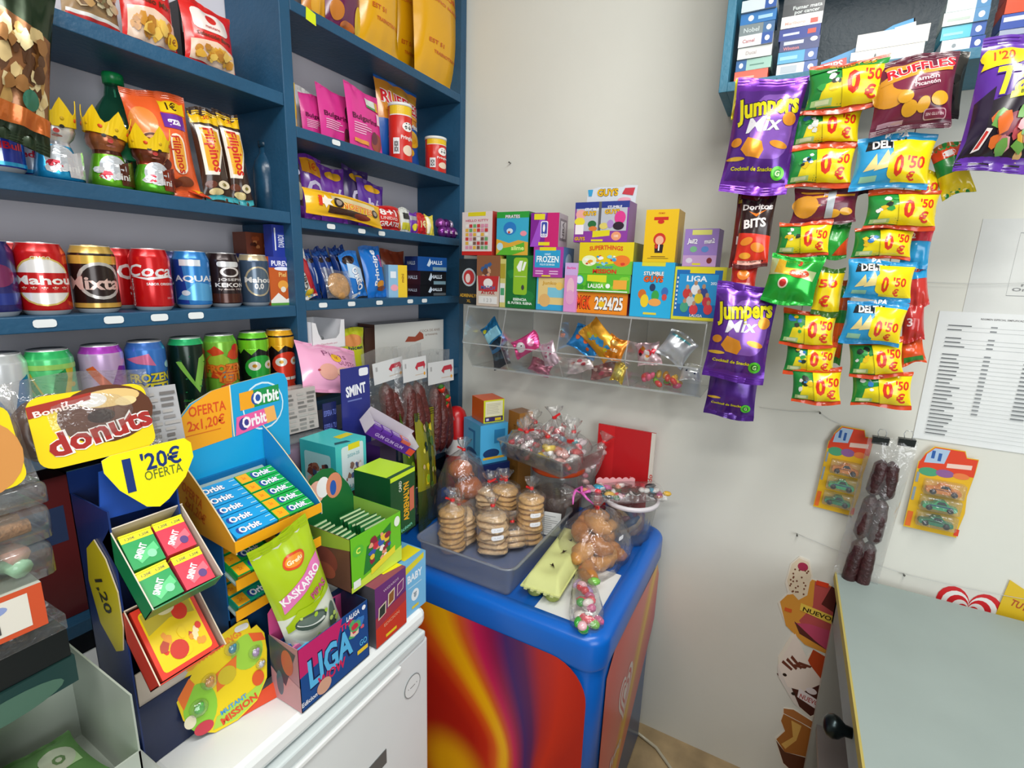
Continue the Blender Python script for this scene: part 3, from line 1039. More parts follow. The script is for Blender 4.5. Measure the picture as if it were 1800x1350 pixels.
# juice cartons by the post
x, W, H = pos(481, 524, 452, ZC, 1.07)
make_box('juice_carton', 'small orange drink carton with milk picture against the post', 'carton', W, .035, H, {'d': '#b9541e', 'f': '#c25a22'}, {'f': [('r', 0, .78, 1, 1, '#2a3a9a'), ('t', 'PUREVA', .5, .87, .1, '#eef', {'w': .8, 'b': .03}), ('e', .5, .76, .3, .04, '#eef'), ('t', 'Piel', .5, .64, .09, '#f0c070'), ('p', [(0, 0), (1, 0), (1, .22), (.6, .12), (.3, .26), (0, .1)], '#ece8e0'), ('r', 0, 0, 1, .05, '#5aa040'), ('e', .5, .42, .2, .1, '#e8a040'), ('e', .5, .33, .1, .06, '#e8e0d0')]}, (x, 1.095, ZC), (0, 0, -.05))
x, W, H2 = pos(482, 518, 396, ZC + H, 1.075)
make_box('small_box', 'dark blue and white box lying on top of the orange drink carton', 'box', W, .03, max(.03, H2), '#24389a', {'f': [('r', .65, .2, .95, .95, '#e6eaf2'), ('r', .1, .2, .16, .9, '#e6eaf2'), ('t', 'DIARDI', .4, .5, .2, '#d8dcf0', {'a': PI / 2, 'w': .5})]}, (x, 1.095, ZC + H))
x, W, H2 = pos(440, 482, 397, ZC + .118, 1.12)
make_box('small_box', 'brown chocolate box stacked behind, beside the blue and white box', 'box', W, .05, .05, '#7a3a20', {'f': blobs(4, .05, .1, .95, .9, ['#9a4a28', '#4a2214', '#c07a4a'], 8, .15, 1)}, (x, 1.16, ZC + .118))
x, W, H2 = pos(440, 482, 397, ZC, 1.12)
make_box('carton', 'blue carton standing behind the grey beer can', 'carton', W, .05, .118, '#27388f', {}, (x, 1.168, ZC))

# --- fourth shelf: tall cans
def c50(px, lab, base, art, Yc=1.086, rot=-.28, **k):
    return make_can(lab, (LX(px, Yc, ZH + .12), Yc, ZH), .033, .168, base, art, rot, group='tall energy drink cans on the lower left shelf', **k)


def claw(c, x=.5, y=.5, k=1., c2=None):
    o = []
    if c2:
        o.append(('p', [(x + a * k * 1.25 + .02, y + b * k * 1.1) for a, b in [(-.34, .2), (-.2, .24), (-.02, -.1), (.14, .26), (.3, .3), (.1, -.3)]], c2))
    o.append(('p', [(x + a * k, y + b * k) for a, b in [(-.34, .2), (-.24, .22), (-.02, -.12), (.1, .24), (.24, .3), (.26, .2), (.06, -.3)]], c))
    return o


c50(4, 'white tall energy can with a blue claw mark at the left edge', '#d6dadc', claw('#1f7ab8', .6, .55, 1.1) + [('e', .5, .2, .2, .05, '#30383c'), ('e', .5, .2, .16, .03, '#d6dadc')], neck='#c8cccc', lid='#d0d0d0')
c50(90, 'light green tall energy can with a green and yellow claw mark', '#5cd07e', claw('#1f9a4a', .45, .6, 1.0, '#d8c832') + [('e', .78, .7, .06, .03, '#d8c832'), ('e', .82, .3, .07, .03, '#d8b022'), ('r', 0, .9, 1, .96, '#a8e070')], neck='#32c06a')
c50(181, 'lilac tall energy can with an orange and purple claw mark', '#c6a8d0', [('p', [(.22, .84), (.34, .88), (.7, .5), (.84, .16)], '#e0622a'), ('p', [(.5, .5), (.72, .86), (.88, .84), (.9, .5), (.85, .18)], '#8a2aa0'), ('r', .3, .12, .6, .17, '#e07040'), ('t', 'ENERGY', .45, .04, .04, '#555')], neck='#b440c0')
c50(258, 'blue and pink tall can with yellow bubble lettering', '#3a78c8', [('p', [(.1, .9), (.5, .97), (.6, .8), (.3, .84)], '#e07aa0'), ('t', 'FROZEN', .5, .64, .11, '#e8d838', {'b': .06, 'o': '#1c2c6a', 'ob': .12, 'w': .72}), ('t', 'YETI', .55, .5, .12, '#e8d838', {'b': .06, 'o': '#1c2c6a', 'ob': .12, 'w': .55}), ('r', .2, .36, .85, .375, '#e8f0f8'), ('p', [(0, .0), (.5, .0), (.3, .25), (0, .3)], '#c04a90'), ('p', [(.7, .0), (1, .0), (1, .3), (.85, .25)], '#c04a90'), ('e', .86, .8, .09, .05, '#b8e0f0')], neck='#3a70c0')
c50(329, 'black tall energy can with a light green claw mark', '#0c2418', claw('#8ac850', .55, .6, .95) + [('t', 'ENERGY', .5, .12, .05, '#3a9a3a'), ('t', 'Absolutely', .45, .22, .035, '#3a8a3a')] + blobs(8, .02, .1, .98, .95, ['#1c5a38', '#2a7a4a'], 16, .03, .5), neck='#25b06a', lid='#8ad0a0')
c50(388, 'green and orange marbled tall can with orange bubble lettering', '#7ab838', blobs(9, 0, 0, 1, 1, ['#e07a28', '#58b8b0', '#d84a20', '#a8c838'], 14, .22, .5) + [('t', 'FROZEN', .5, .62, .11, '#f08a28', {'b': .06, 'o': '#d84818', 'ob': .11, 'w': .8}), ('t', 'YETI', .55, .48, .12, '#f08a28', {'b': .06, 'o': '#d84818', 'ob': .11, 'w': .55}), ('e', .74, .93, .1, .055, '#d82020')], neck='#6ab040')
def ghoul(c, drip, w):
    return [('p', [(0, .86), (.1, .78), (.2, .86), (.35, .76), (.5, .86), (.7, .8), (.85, .88), (1, .82), (1, 1), (0, 1)], drip), ('e', .55, .55, .36, .2, c), ('e', .55, .32, .26, .16, c), ('e', .4, .58, .13, .075, '#e8e8dc'), ('e', .74, .58, .12, .07, '#e8e8dc'), ('e', .4, .58, .05, .03, '#c89020'), ('e', .74, .58, .05, .03, '#c89020'), ('r', .36, .26, .76, .31, '#f0f0e8'), ('r', .45, .26, .47, .31, '#555'), ('r', .57, .26, .59, .31, '#555'), ('e', .55, .12, .2, .1, c)]
c50(446, 'black tall can with a green bug-eyed ghoul face', '#0e1a12', ghoul('#28a83a', '#7ad028', 1), neck='#6ac828', lid='#b8e070')
c50(492, 'black tall can with an orange bug-eyed ghoul face', '#1a100e', ghoul('#d83a20', '#e8a818', 1), neck='#e8a818', lid='#e8c060')

# stickers along the shelf edge, each below a can
for px, z, lab in ((80, ZC - .018, 'white price sticker on the shelf edge under the red beer can'), (201, ZC - .018, 'white price sticker on the shelf edge under the gold beer can'), (281, ZC - .018, 'white price sticker on the shelf edge under the cola can'), (345, ZC - .018, 'white price sticker on the shelf edge under the sports drink can')):
    sticker(LX(px, SF, z), lab, z, w=.03, h=.013)
for px, z, lab in ((591, ZE - .016, 'white price sticker below the middle pink pouch'), (582, ZF - .018, 'white price sticker below the left half of the yellow wafer pack'), (636, ZF - .02, 'white price sticker below the right half of the yellow wafer pack'), (671, ZF - .02, 'white price sticker left below the red multipack'), (568, ZG - .018, 'white price sticker under the red and white biscuit pack'), (618, ZG - .018, 'white price sticker under the round cookie'), (667, ZG - .018, 'white price sticker under the dark blue sandwich biscuits'), (721, ZG - .018, 'white price sticker under the small blue and yellow carton'), (746, ZG - .018, 'white price sticker under the black throat sweets box')):
    sticker(LX(px, SF, z), lab, z, w=.026, h=.012)
x = LX(544, SF, ZD)
g = G(); g.extr([(-.012, -.022), (.016, -.026), (.016, -.002), (-.01, .004)], .0005, '#d8e418', 'card'); tag(g.build('shelf_tag', None, (x, SF - .0008, ZD - .004)), 'fluorescent yellow tag on the upper shelf edge by the post', 'tag')
# ================================================================== right bay of the shelving unit
# --- top shelf
x, W, H = pos(586, 652, -150, ZD, 1.075)
make_bag('snack_bag', 'purple crisp bag with yellow crisps beside the tall yellow popcorn bags', 'snack bag', W * 1.05, H, .06, lambda u, v: '#6a1f4c' if v < .62 else '#d08a22',
         [('e', .18, .45, .2, .12, '#d88a24'), ('e', .62, .62, .3, .06, '#d88a24'), ('t', 'Jamón', .5, .5, .05, '#ecd8e0', {'w': .6}), ('t', 'Pimentón', .55, .42, .05, '#ecd8e0', {'w': .6}), ('e', .8, .2, .14, .13, '#eac018'), ('e', .2, .2, .15, .08, '#c87a2a'), ('e', .5, .1, .2, .05, '#c86a28')], (x, 1.105, ZD), (-.05, 0, .08), seed=51)
x, W, H = pos(545, 598, -150, ZD, 1.09)
make_bag('snack_bag', 'orange snack bag mostly out of view at the left of the upper shelf', 'snack bag', W, H, .05, '#d8841c', [('e', .5, .2, .3, .1, '#e8a830')], (x, 1.12, ZD), (-.05, 0, 0), seed=52)


def yellowbag(a, b, Yc, lab, seed, wd=1.0, tilt=-.03):
    x, W, H = pos(a, b, -330, ZD, Yc)
    make_bag('popcorn_bag', lab, 'snack bag', W * wd, min(H, .42), .075, '#e6a80c',
             [('t', 'LA FLOR', .5, .62, .035, '#d8601c', {'w': .6}), ('e', .5, .74, .24, .05, '#dc7a1c'), ('e', .5, .76, .14, .025, '#e6a80c'), ('t', 'GOFIO MAIZ', .5, .55, .02, '#d8702a', {'w': .7}), ('t', 'EST 51', .35, .28, .025, '#c8581c', {'w': .3}), ('t', 'TRASNOTXA T50', .6, .22, .02, '#c8581c', {'w': .6})],
             (x, Yc + .03, ZD - .001), (tilt, 0, .03), seed=seed, pinch=.02, group='tall yellow popcorn bags')


yellowbag(648, 712, 1.075, 'tall yellow bag with faint red print, left one of the front pair', 54, 1.12)
yellowbag(745, 815, 1.062, 'tall yellow bag with faint red print touching the right shelf end', 55, 1.1)
yellowbag(700, 748, 1.15, 'tall yellow bag shaded behind the gap of the front two', 56, 1.0)

# --- second shelf
x, W, H = pos(513, 534, 138, ZE, 1.09)
make_bag('snack_bag', 'narrow yellow bag with red S against the middle post', 'snack bag', W * 1.5, H, .03, '#e8c018', [('t', 'S', .55, .62, .16, '#c83018', {'b': .05}), ('e', .5, .2, .35, .12, '#d8c890')], (x, 1.12, ZE), (-.05, 0, 0), seed=57)
x, W, H = pos(530, 560, 150, ZE, 1.15)
make_bag('snack_bag', 'white bag behind the pink pouches', 'snack bag', W * 1.3, H, .03, '#d9d9d6', [], (x, 1.18, ZE), (-.03, 0, 0), seed=58)
for i, (a, b, c, Yc, lab) in enumerate(((540, 590, 166, 1.11, 'pink pouch furthest left and smallest of three standing pouches'), (572, 634, 157, 1.092, 'pink pouch in the middle of three with a dark truffle picture'), (622, 683, 155, 1.068, 'pink pouch in front with a green and white sticker'))):
    x, W, H = pos(a, b, c, ZE, Yc)
    A = [('e', .92 if i < 2 else .8, .62, .22 if i < 2 else .0, .2 if i < 2 else .0, '#3a1a24'), ('t', 'Bulgarins', .46, .52, .085, '#5a1038', {'w': .72, 'b': .02})] + stripes(.12, .62, .26, .44, 5, '#f0b8d4', .45, .2, i)
    A += [('e', .78, .2, .17, .14, '#9a4a3a'), ('e', .7, .26, .09, .1, '#6a3040')]
    if i == 2:
        A += [('r', .5, .72, .82, .88, '#e0e4dc'), ('r', .5, .72, .82, .76, '#4a9a5a'), ('r', .82, .72, .92, .88, '#e8b040'), ('r', .1, .1, .5, .16, '#e89a40'), ('r', .82, .5, .92, .68, '#f0d8e4')]
    make_bag('sweets_pouch', lab, 'pouch', W * 1.05, H, .022, '#dc3a92', A, (x, Yc + .018, ZE), (-.1, 0, .1), m='card', seal=.04, seed=60 + i, pinch=.03, group='pink sweets pouches')
x, W, H = pos(678, 752, 140, ZE, 1.1)
make_bag('crisp_bag', 'blue and orange crisp bag behind the red canisters', 'snack bag', W, H, .05, lambda u, v: '#1f5cb0' if v < .52 or v > .93 else '#d88a2a',
         [('e', .6, .84, .36, .06, '#d89a30'), ('t', 'RUFFLES', .52, .74, .13, '#d02028', {'b': .05, 'o': '#f0e8e8', 'ob': .11, 'w': .92, 'a': -.05}), ('t', 'RUFFLES', .52, .74, .0, '#fff'), ('r', .1, .6, .98, .64, '#e89a30'), ('t', 'Original', .74, .52, .06, '#e8f0f8', {'w': .4, 'b': .03}), ('e', .7, .36, .26, .1, '#e8b428'), ('e', .7, .36, .15, .06, '#d89a20'), ('e', .6, .2, .2, .06, '#e8b428'), ('e', .3, .3, .16, .09, '#e8b428')], (x, 1.13, ZE), (-.06, 0, .02), seed=64)


def canister(px, Yc, H, lab):
    r = .034
    x = LX(px, Yc, ZE + .05)
    o = empty('crisp_canister', lab, 'canister', (x, Yc, ZE), (0, 0, -.3), 'red crisp canisters')
    g = G()
    g.lathe([(r - .001, 0), (r, .003), (r, H - .006), (r - .001, H - .004)], '#d02418', 'card', 32)
    A = PI
    S = lambda u, v, h: ((r + h) * math.sin((u - .5) * A), -(r + h) * math.cos((u - .5) * A), .004 + v * (H - .012))
    g.art(S, r * A, H, [('r', 0, .84, 1, 1, '#e8c020'), ('r', 0, .82, 1, .84, '#e8e0d8'), ('e', .55, .62, .17, .17 * .08 / H, '#f0ece8'), ('p', [(.42, .6), (.48, .64), (.55, .61), (.62, .65), (.68, .62), (.62, .57), (.55, .6), (.48, .57)], '#1c1414'), ('e', .5, .68, .02, .012, '#1c1414'), ('e', .6, .68, .02, .012, '#1c1414'), ('t', 'Pringles', .55, .42, .07, '#f0e4e0', {'w': .42, 'b': .04}), ('e', .55, .18, .16, .1, '#e8d0b8'), ('r', .12, .1, .3, .4, '#e8e8e8'), ('r', .15, .13, .27, .34, '#777')], 'card', tol=.008, h0=.0003)
    g.build('tube', o)
    g = G(); g.lathe([(r, H - .008), (r + .0015, H - .008), (r + .0015, H), (r - .003, H + .001), (r - .004, H - .001), (.001, H - .001)], '#e4e6e4', 'plastic', 32); g.build('lid', o)


canister(704, 1.086, .158, 'taller red crisp canister in front of the blue crisp bag')
canister(766, 1.086, .108, 'shorter red crisp canister at the right end of the shelf')

# --- third shelf
for i, (a, b, c, Yc, lab, base) in enumerate(((524, 544, 282, 1.1, 'dark chocolate bag squeezed against the middle post', '#3a1c30'), (546, 580, 272, 1.12, 'purple chocolate bag with orange top, left of four', '#6a2a98'), (578, 618, 292, 1.115, 'purple chocolate bag directly behind the yellow wafer pack', '#6a2f9a'), (612, 652, 292, 1.12, 'dark purple chocolate bag leaning with yellow corner', '#3a2560'), (642, 682, 318, 1.105, 'purple chocolate bag right of its three likes', '#5a2c96'))):
    x, W, H = pos(a, b, c, ZF, Yc)
    A = [('t', ('', 'Q', 'ué', 'Q', 'hé')[i] or 'o', .5, .5, .26, '#c8c0dc', {'b': .05}), ('e', .5, .84, .3, .08, '#d8a020')] + [('r', .2, .2, .9, .27, '#a890cc')]
    if i == 0:
        A = [('e', .5, .85, .3, .08, '#c8c8e0'), ('e', .5, .5, .3, .16, '#a8a088'), ('p', Pm(.05, .95, .05, .25), '#6a2090')]
    if i == 1:
        A = A[:1] + [('p', [(.05, .75), (.95, .68), (.95, .95), (.05, .95)], '#e0941c'), ('t', '1€', .5, .83, .1, '#c84a18'), ('r', .3, .12, .9, .2, '#c8c0dc')]
    make_bag('chocolate_bag', lab, 'chocolate bag', W * 1.15, H, .03, base, A, (x, Yc + .02, ZF), (-.08, (0, 0, 0, .12, .05)[i], 0), seed=70 + i, group='purple chocolate bags')
# yellow wafer pack lying along the front
xa, xb = LX(540, 1.03, 1.69), LX(672, 1.03, 1.69)
L_ = xb - xa
make_bag('wafer_pack', 'long yellow wafer pack with red letters lying along the shelf edge', 'biscuit pack', L_, .062, .035, '#e8b414',
         [('p', [(.28, .64), (.9, .62), (.9, .84), (.3, .84)], '#d8c898'), ('p', [(.24, .12), (.72, .1), (.75, .34), (.24, .36)], '#3a2014'), ('e', .68, .2, .12, .12, '#7a2a18'), ('t', 'NOETTES', .62, .5, .24, '#e07a20', {'b': .06, 'o': '#f4e49a', 'ob': .11, 'w': .44}), ('e', .36, .56, .06, .2, '#2a1a14'), ('e', .36, .56, .035, .12, '#9a8a7a'), ('e', .88, .5, .05, .17, '#2a1a14'), ('e', .88, .5, .03, .1, '#9a8a7a'), star(.2, .5, .1, '#f0e8d8', 6, .5, 2.6), ('r', .12, .3, .16, .7, '#d83a18')], ((xa + xb) / 2, 1.034, ZF + .006), (-.25, .07, -.02), seed=77, seal=.06, pinch=.03)
x, W, H = pos(668, 716, 362, ZF, 1.055)
make_bag('chocolate_multipack', 'red multipack printed 8+1 gratis at the shelf edge', 'chocolate pack', W * 1.05, H, .04, '#cf1c1c', [('t', '8+1', .45, .72, .26, '#f4e8e4', {'b': .05, 'w': .6}), ('t', 'UNIDAD', .45, .46, .12, '#f0c8c0', {'w': .6}), ('t', 'GRATIS', .48, .24, .18, '#f4e8e4', {'b': .04, 'w': .72}), ('p', [(.8, .1), (.98, .1), (.98, .9), (.84, .8)], '#e07a28')], (x, 1.08, ZF), (-.12, 0, 0), seed=78)
for i, (a, b, c, base, art, lab) in enumerate(((713, 730, 366, '#cfd2cc', [('r', .1, .1, .9, .4, '#c8c030'), ('r', .2, .55, .8, .8, '#222')], 'small white and black bar standing right of the red multipack'),
                                               (728, 743, 372, '#6a30a0', [('e', .5, .3, .3, .15, '#e8d830'), ('r', .1, .6, .9, .8, '#999')], 'small purple and grey bar standing beside the red one euro pack'),
                                               (741, 759, 376, '#c81c20', [('t', '1€', .5, .5, .3, '#f0e0a0', {'b': .05})], 'small red pack printed one euro'),
                                               (757, 771, 378, '#e4d24a', [('r', .1, .1, .4, .9, '#f0ecd0')], 'small yellow bar right of the red one euro pack'))):
    x, W, H = pos(a, b, c, ZF, 1.06)
    make_bag('chocolate_bar', lab, 'chocolate bar', W * 1.1, H, .022, base, art, (x, 1.08, ZF), (-.1, 0, 0), seed=80 + i, group='small bars at the end of the third shelf')
# berry-like purple sweets net
x, W, H = pos(771, 814, 384, ZF, 1.07)
o = empty('sweets_tub', 'row of purple wrapped sweets at the right end of the third shelf', 'sweets', (x, 1.075, ZF))
R_ = random.Random(5)
for k in range(4):
    g = G(); g.ball((0, 0, 0), .02, '#7a2a8a', 'foil', 12, (1, .8, 1)); 
    S = lambda u, v, h: ((.02 + h) * math.sin((u - .5) * 1.6), -(.0165 + h) * math.cos((u - .5) * 1.6), (v - .5) * .022)
    g.art(S, .03, .022, [('t', 'milka'[k:k + 3], .5, .5, .4, '#e8d8ee', {'b': .06})], 'card', tol=.005, h0=.0012)
    b = g.build('wrapped_sweet', o); b.location = (-.045 + .03 * k, 0, .0195)
    g = G(); g.ball((0, 0, 0), .019, ('#9a4aa0', '#6a2078', '#b8a8c0', '#8a3a96')[k], 'foil', 12); b = g.build('wrapped_sweet', o); b.location = (-.03 + .03 * k, .02, .047)

# --- fourth shelf
x, W, H = pos(536, 566, 441, ZG, 1.06)
make_bag('biscuit_pack', 'white and red biscuit pack leaning beside the middle post', 'biscuit pack', W * 1.35, H, .04, '#dcdad6', [('p', [(.7, 0), (1, 0), (1, .7), (.55, 1), (.4, 1)], '#b81c28'), ('t', 'Gerble', .42, .5, .13, '#4a4038', {'a': PI / 2 + .1, 'b': .02, 'w': 1.0}), ('r', .02, .02, .8, .2, '#38a0c0'), ('e', .6, .12, .25, .09, '#e8c020')], (x, 1.085, ZG), (-.12, -.22, 0), seed=90)
for i in range(5):
    a = 560 + i * 15
    x, W, H = pos(a, a + 22, 436 - i, ZG, 1.1 + .006 * (i % 2))
    make_bag('biscuit_pack', 'dark blue sandwich biscuit pack, number %s from the left in the slanting row' % ('one', 'two', 'three', 'four', 'five')[i], 'biscuit pack', .032, H, .035, '#163a86', [('e', .5, .76, .3, .05, '#2a1a18'), ('r', .4, .3, .6, .62, '#c8d0e0'), ('r', .1, .86, .9, .93, '#3a6ac0')], (x, 1.13, ZG), (-.1, -.2, .1), seed=91 + i, group='dark blue biscuit packs slanting on the fourth shelf')
x, W, H = pos(626, 652, 442, ZG, 1.07)
make_bag('biscuit_pack', 'light blue cookie pack with white lettering running down its front', 'biscuit pack', W * 1.25, H, .035, '#1f74c8', [('e', .35, .84, .3, .09, '#2c1c1a'), ('p', [(.1, .5), (.9, .3), (.9, .6), (.2, .8)], '#bcd4ea'), ('t', 'OREO', .5, .42, .15, '#f0f4f8', {'a': -PI / 2 + .15, 'b': .06, 'o': '#1c3c8a', 'ob': .1, 'w': .95}), ('r', .1, .05, .6, .12, '#e8eef4')], (x, 1.09, ZG), (-.1, -.22, .05), seed=97)
x, W, H = pos(658, 688, 432, ZG, 1.07)
make_bag('biscuit_pack', 'bright blue filled biscuit pack with upright white lettering', 'biscuit pack', W * 1.2, H, .035, '#1670c8', [('t', 'Principe', .45, .58, .13, '#f0f4f8', {'a': PI / 2 - .1, 'b': .04, 'w': 1.2}), ('e', .6, .26, .2, .07, '#d8902a'), ('e', .65, .17, .22, .05, '#7a4020'), ('t', 'maxi', .75, .7, .1, '#e05080', {'a': PI / 2, 'w': .4})], (x, 1.09, ZG), (-.08, -.16, .05), seed=98)
# round cookie in clear wrap
x = LX(598, 1.062, 1.49)
o = empty('wrapped_cookie', 'big round cookie in clear wrap before the blue biscuit packs', 'cookie', (x, 1.066, ZG + .036), (-.28, 0, 0))
g = G(); g.lathe([(.001, -.006), (.025, -.007), (.034, -.004), (.036, 0), (.033, .005), (.022, .009), (.001, .010)], '#c8965a', 'baked', 28, Matrix.Rotation(PI / 2, 4, 'X'), wob=lambda a, i: .03 * math.sin(5 * a + i), cap=False); g.build('cookie', o)
g = G(); S = bagS(.095, .08, .03, .05, 4, .05); g.grid(lambda u, v: (S(u, v, 0)[0], S(u, v, 0)[1], S(u, v, 0)[2] - .036), 12, 12, '#fff', 'clear_film'); g.grid(lambda u, v: (S(u, v, 0)[0], -S(u, v, 0)[1], S(u, v, 0)[2] - .036), 12, 12, '#fff', 'clear_film'); g.build('wrapper', o)
x, W, H = pos(690, 715, 466, ZG, 1.065)
make_box('small_box', 'small light blue and yellow carton standing left of the throat sweets', 'box', W, .03, H, {'d': '#8ab8d8', 'r': '#e8c030'}, {'f': [('r', .5, 0, 1, 1, '#e8c430'), ('e', .3, .3, .2, .1, '#e8a0b0'), ('t', 'mini', .75, .6, .1, '#8a5a18', {'a': PI / 2, 'w': .4}), ('r', .1, .6, .4, .8, '#e0e8f0')]}, (x, 1.082, ZG), (0, 0, -.3))
x, W, H = pos(688, 722, 440, ZG, 1.13)
make_bag('snack_bag', 'brown and orange bag behind the small yellow carton', 'snack bag', W * 1.2, H, .04, '#8a3a20', [('r', .3, .1, .95, .4, '#d8601c')], (x, 1.16, ZG), (-.05, 0, 0), seed=99)


def halls(z, px0, px1, top, base, side, lab, Yc, rz):
    x, W, H = pos(px0, px1, top, z, Yc)
    H = .036 if z == ZG else .046
    return make_box('throat_sweets_box', lab, 'box', .125, .07, H, {'d': base, 'l': side, 't': side}, {'f': [('t', 'HALLS', .62, .62, .26, '#dce8f4', {'b': .04, 'w': .42}), ('p', [(.3, .4), (.4, .9), (.46, .6), (.38, .3)], '#c8d8e8'), ('r', .5, .06, .98, .3, '#7a9aa8' if z != ZG else '#5a6064')], 'l': [('t', 'HALLS', .5, .55, .24, '#c8d8ec', {'b': .04, 'w': .6})], 't': [('t', 'HALLS', .4, .6, .3, '#c8d4e0', {'w': .4})]}, (x, Yc + .035, z), (0, 0, rz), group='throat sweets cartons')


H1 = .04
halls(ZG, 722, 800, 0, '#15171c', '#2a1c2c', 'black throat sweets box, lower of three', 1.07, -.12)
g2 = halls(ZG + .0365, 722, 800, 0, '#16181e', '#301c2c', 'black throat sweets box in the middle of the pile', 1.072, -.1)
g2 = halls(ZG + .083, 722, 800, 0, '#174f96', '#153c80', 'blue throat sweets box on top of the pile', 1.07, -.22)

# --- goods heaped below the fourth shelf (they stand on the board at 1.20)
ZL = 1.2
x, W, H = pos(672, 775, 566, ZL, 1.12)
o = make_box('pastry_carton', 'large white carton with a red brown print behind the cured sausage bags', 'box', W * 1.05, .08, H, {'d': '#d6d6d0', 'l': '#5a3a2e', 't': '#8a8a86'}, {'f': [('p', [(.4, .62), (.45, .72), (.55, .7), (.62, .8), (.67, .74), (.68, .64), (.55, .6)], '#a04a34'), ('t', 'COCA DE ANIS', .78, .8, .05, '#a89a90', {'w': .32}), ('t', 'artesana', .8, .72, .05, '#a89a90', {'w': .2}), ('t', 'Kg', .9, .3, .05, '#888')]}, (x, 1.165, ZL), (0, 0, -.08))
x, W, H = pos(650, 672, 576, ZL, 1.14)
make_box('carton', 'small brown carton between the lime bag and the white carton', 'box', W * 1.3, .06, H, '#4a3026', {}, (x, 1.18, ZL))
x, W, H = pos(606, 655, 580, ZL, 1.09)
make_bag('snack_bag', 'lime green snack bag behind the pink bag', 'snack bag', W * 1.1, H, .05, '#c8cc1c', [('e', .5, .8, .35, .1, '#e09050'), ('t', 'bicen', .55, .68, .06, '#2a3a4a', {'b': .04, 'w': .5})], (x, 1.12, ZL), (-.05, 0, 0), seed=103)
# carton under the white display box
x, W, H = pos(545, 612, 612, ZL, 1.06)
make_box('carton', 'brown carton supporting the white cut-out box', 'box', .13, .11, H, '#5a4638', {}, (x + .005, 1.145, ZL))
zt = ZL + H
x, W, _ = pos(548, 612, 560, zt, 1.03)
o = empty('display_carton', 'white empty display carton with a scooped front under the fourth shelf', 'box', (x + .004, 1.1, zt), (0, 0, .1))
g = G()
w2, d2, h2, t2 = W * .5, .055, .074, .0015
g.extr([(-w2, 0), (w2, 0), (w2, h2), (w2 - .012, h2), (w2 - .02, h2 * .5), (w2 * .45, h2 * .36), (-w2 * .45, h2 * .36), (-w2 + .022, h2 * .6), (-w2 + .014, h2 * .95), (-w2, h2)], t2, '#e6e6e8', 'card', org=(0, -d2, 0))
g.box(-w2, -w2 + t2, -d2, d2, 0, h2, '#dcdce0'); g.box(w2 - t2, w2, -d2, d2, 0, h2, '#dcdce0'); g.box(-w2, w2, d2 - t2, d2, 0, h2, '#e0e0e2'); g.box(-w2, w2, -d2, d2, 0, t2, '#cfcfd2')
g.art(flat(-w2, 0, W, h2, -d2), W, h2, [('t', 'Distribuido por', .5, .2, .06, '#d09aa8', {'w': .5})], h0=.0004)
g.build('tray', o)
g = G(); g.tube([(-.02, 0, .02), (.0, -.01, .026), (.03, .0, .02)], .007, '#8e9698', 'film'); g.build('wrapped_bar', o)
# pink bag slumped in front
o = make_bag('snack_bag', 'crumpled pink snack bag with yellow badge slumped below the white carton', 'snack bag', .19, .135, .055, '#e6a2c4', [('t', 'Pipas', .5, .72, .13, '#8a4a70', {'w': .4, 'b': -.01}), ('t', 'GUSTO', .7, .56, .1, '#8a4a70', {'w': .36, 'b': -.01}), ('e', .5, .64, .09, .09, '#e8b428'), ('t', '1€', .5, .64, .06, '#a05818'), ('e', .35, .34, .15, .15, '#dca090'), ('e', .6, .36, .12, .1, '#e4b49c'), ('e', .2, .35, .02, .02, '#a03040')], (.858, .975, 1.235), (-.55, .28, -.05), seed=107, m='film', pinch=.04)
# ================================================================== clear tray rack on the right wall, boxes on top
TZ, TX = 1.44, 1.345
rk = empty('acrylic_rack', 'clear acrylic rack of four sweets bins fixed to the white wall', 'rack', (0, 0, 0))
Y0r, Y1r = .178, .905
g = G(); g.box(TX, XW - .001, Y0r, Y1r, TZ - .004, TZ, '#fff', 'acrylic'); g.build('top_sheet', rk)
g = G(); g.box(TX - .001, TX + .003, Y0r, Y1r, TZ - .0055, TZ + .0005, '#fff', 'edge_acrylic'); g.build('front_edge', rk)
BZ = 1.238
g = G(); g.box(1.375, XW - .001, Y0r, Y1r, BZ, BZ + .004, '#fff', 'acrylic'); g.build('bottom_sheet', rk)
g = G(); g.box(1.374, 1.377, Y0r, Y1r, BZ - .001, BZ + .0045, '#fff', 'edge_acrylic'); g.build('bottom_edge', rk)
yd = [Y0r, RY(1108, 1.36, 1.33), RY(990, 1.36, 1.33), RY(893, 1.36, 1.33), Y1r - .003]
prof = [(1.375, BZ), (XW - .001, BZ), (XW - .001, TZ - .004), (TX, TZ - .004), (1.315, 1.325)]
for y in yd:
    g = G()
    vs = [(x, y, z) for x, z in prof] + [(x, y + .003, z) for x, z in prof]
    fs = [(0, 1, 2, 3, 4), (9, 8, 7, 6, 5)] + [(i, i + 5, (i + 1) % 5 + 5, (i + 1) % 5) for i in range(5)]
    g.add(vs, fs[:2], '#fff', 'acrylic'); g.add(vs, fs[2:], '#fff', 'edge_acrylic')
    g.build('divider', rk)
for k in range(4):
    ya, yb = yd[k] + .003, yd[k + 1]
    g = G()
    a, b = Vector((1.375, 0, BZ)), Vector((1.315, 0, 1.325))
    vs = [(a.x, ya, a.z), (a.x, yb, a.z), (b.x, yb, b.z), (b.x, ya, b.z)]
    g.add(vs + [(x + .003, y, z) for x, y, z in vs], [(0, 1, 2, 3), (7, 6, 5, 4)], '#fff', 'acrylic')
    g.box(b.x - .001, b.x + .004, ya, yb, b.z - .002, b.z + .001, '#fff', 'edge_acrylic')
    g.build('bin_lip', rk)


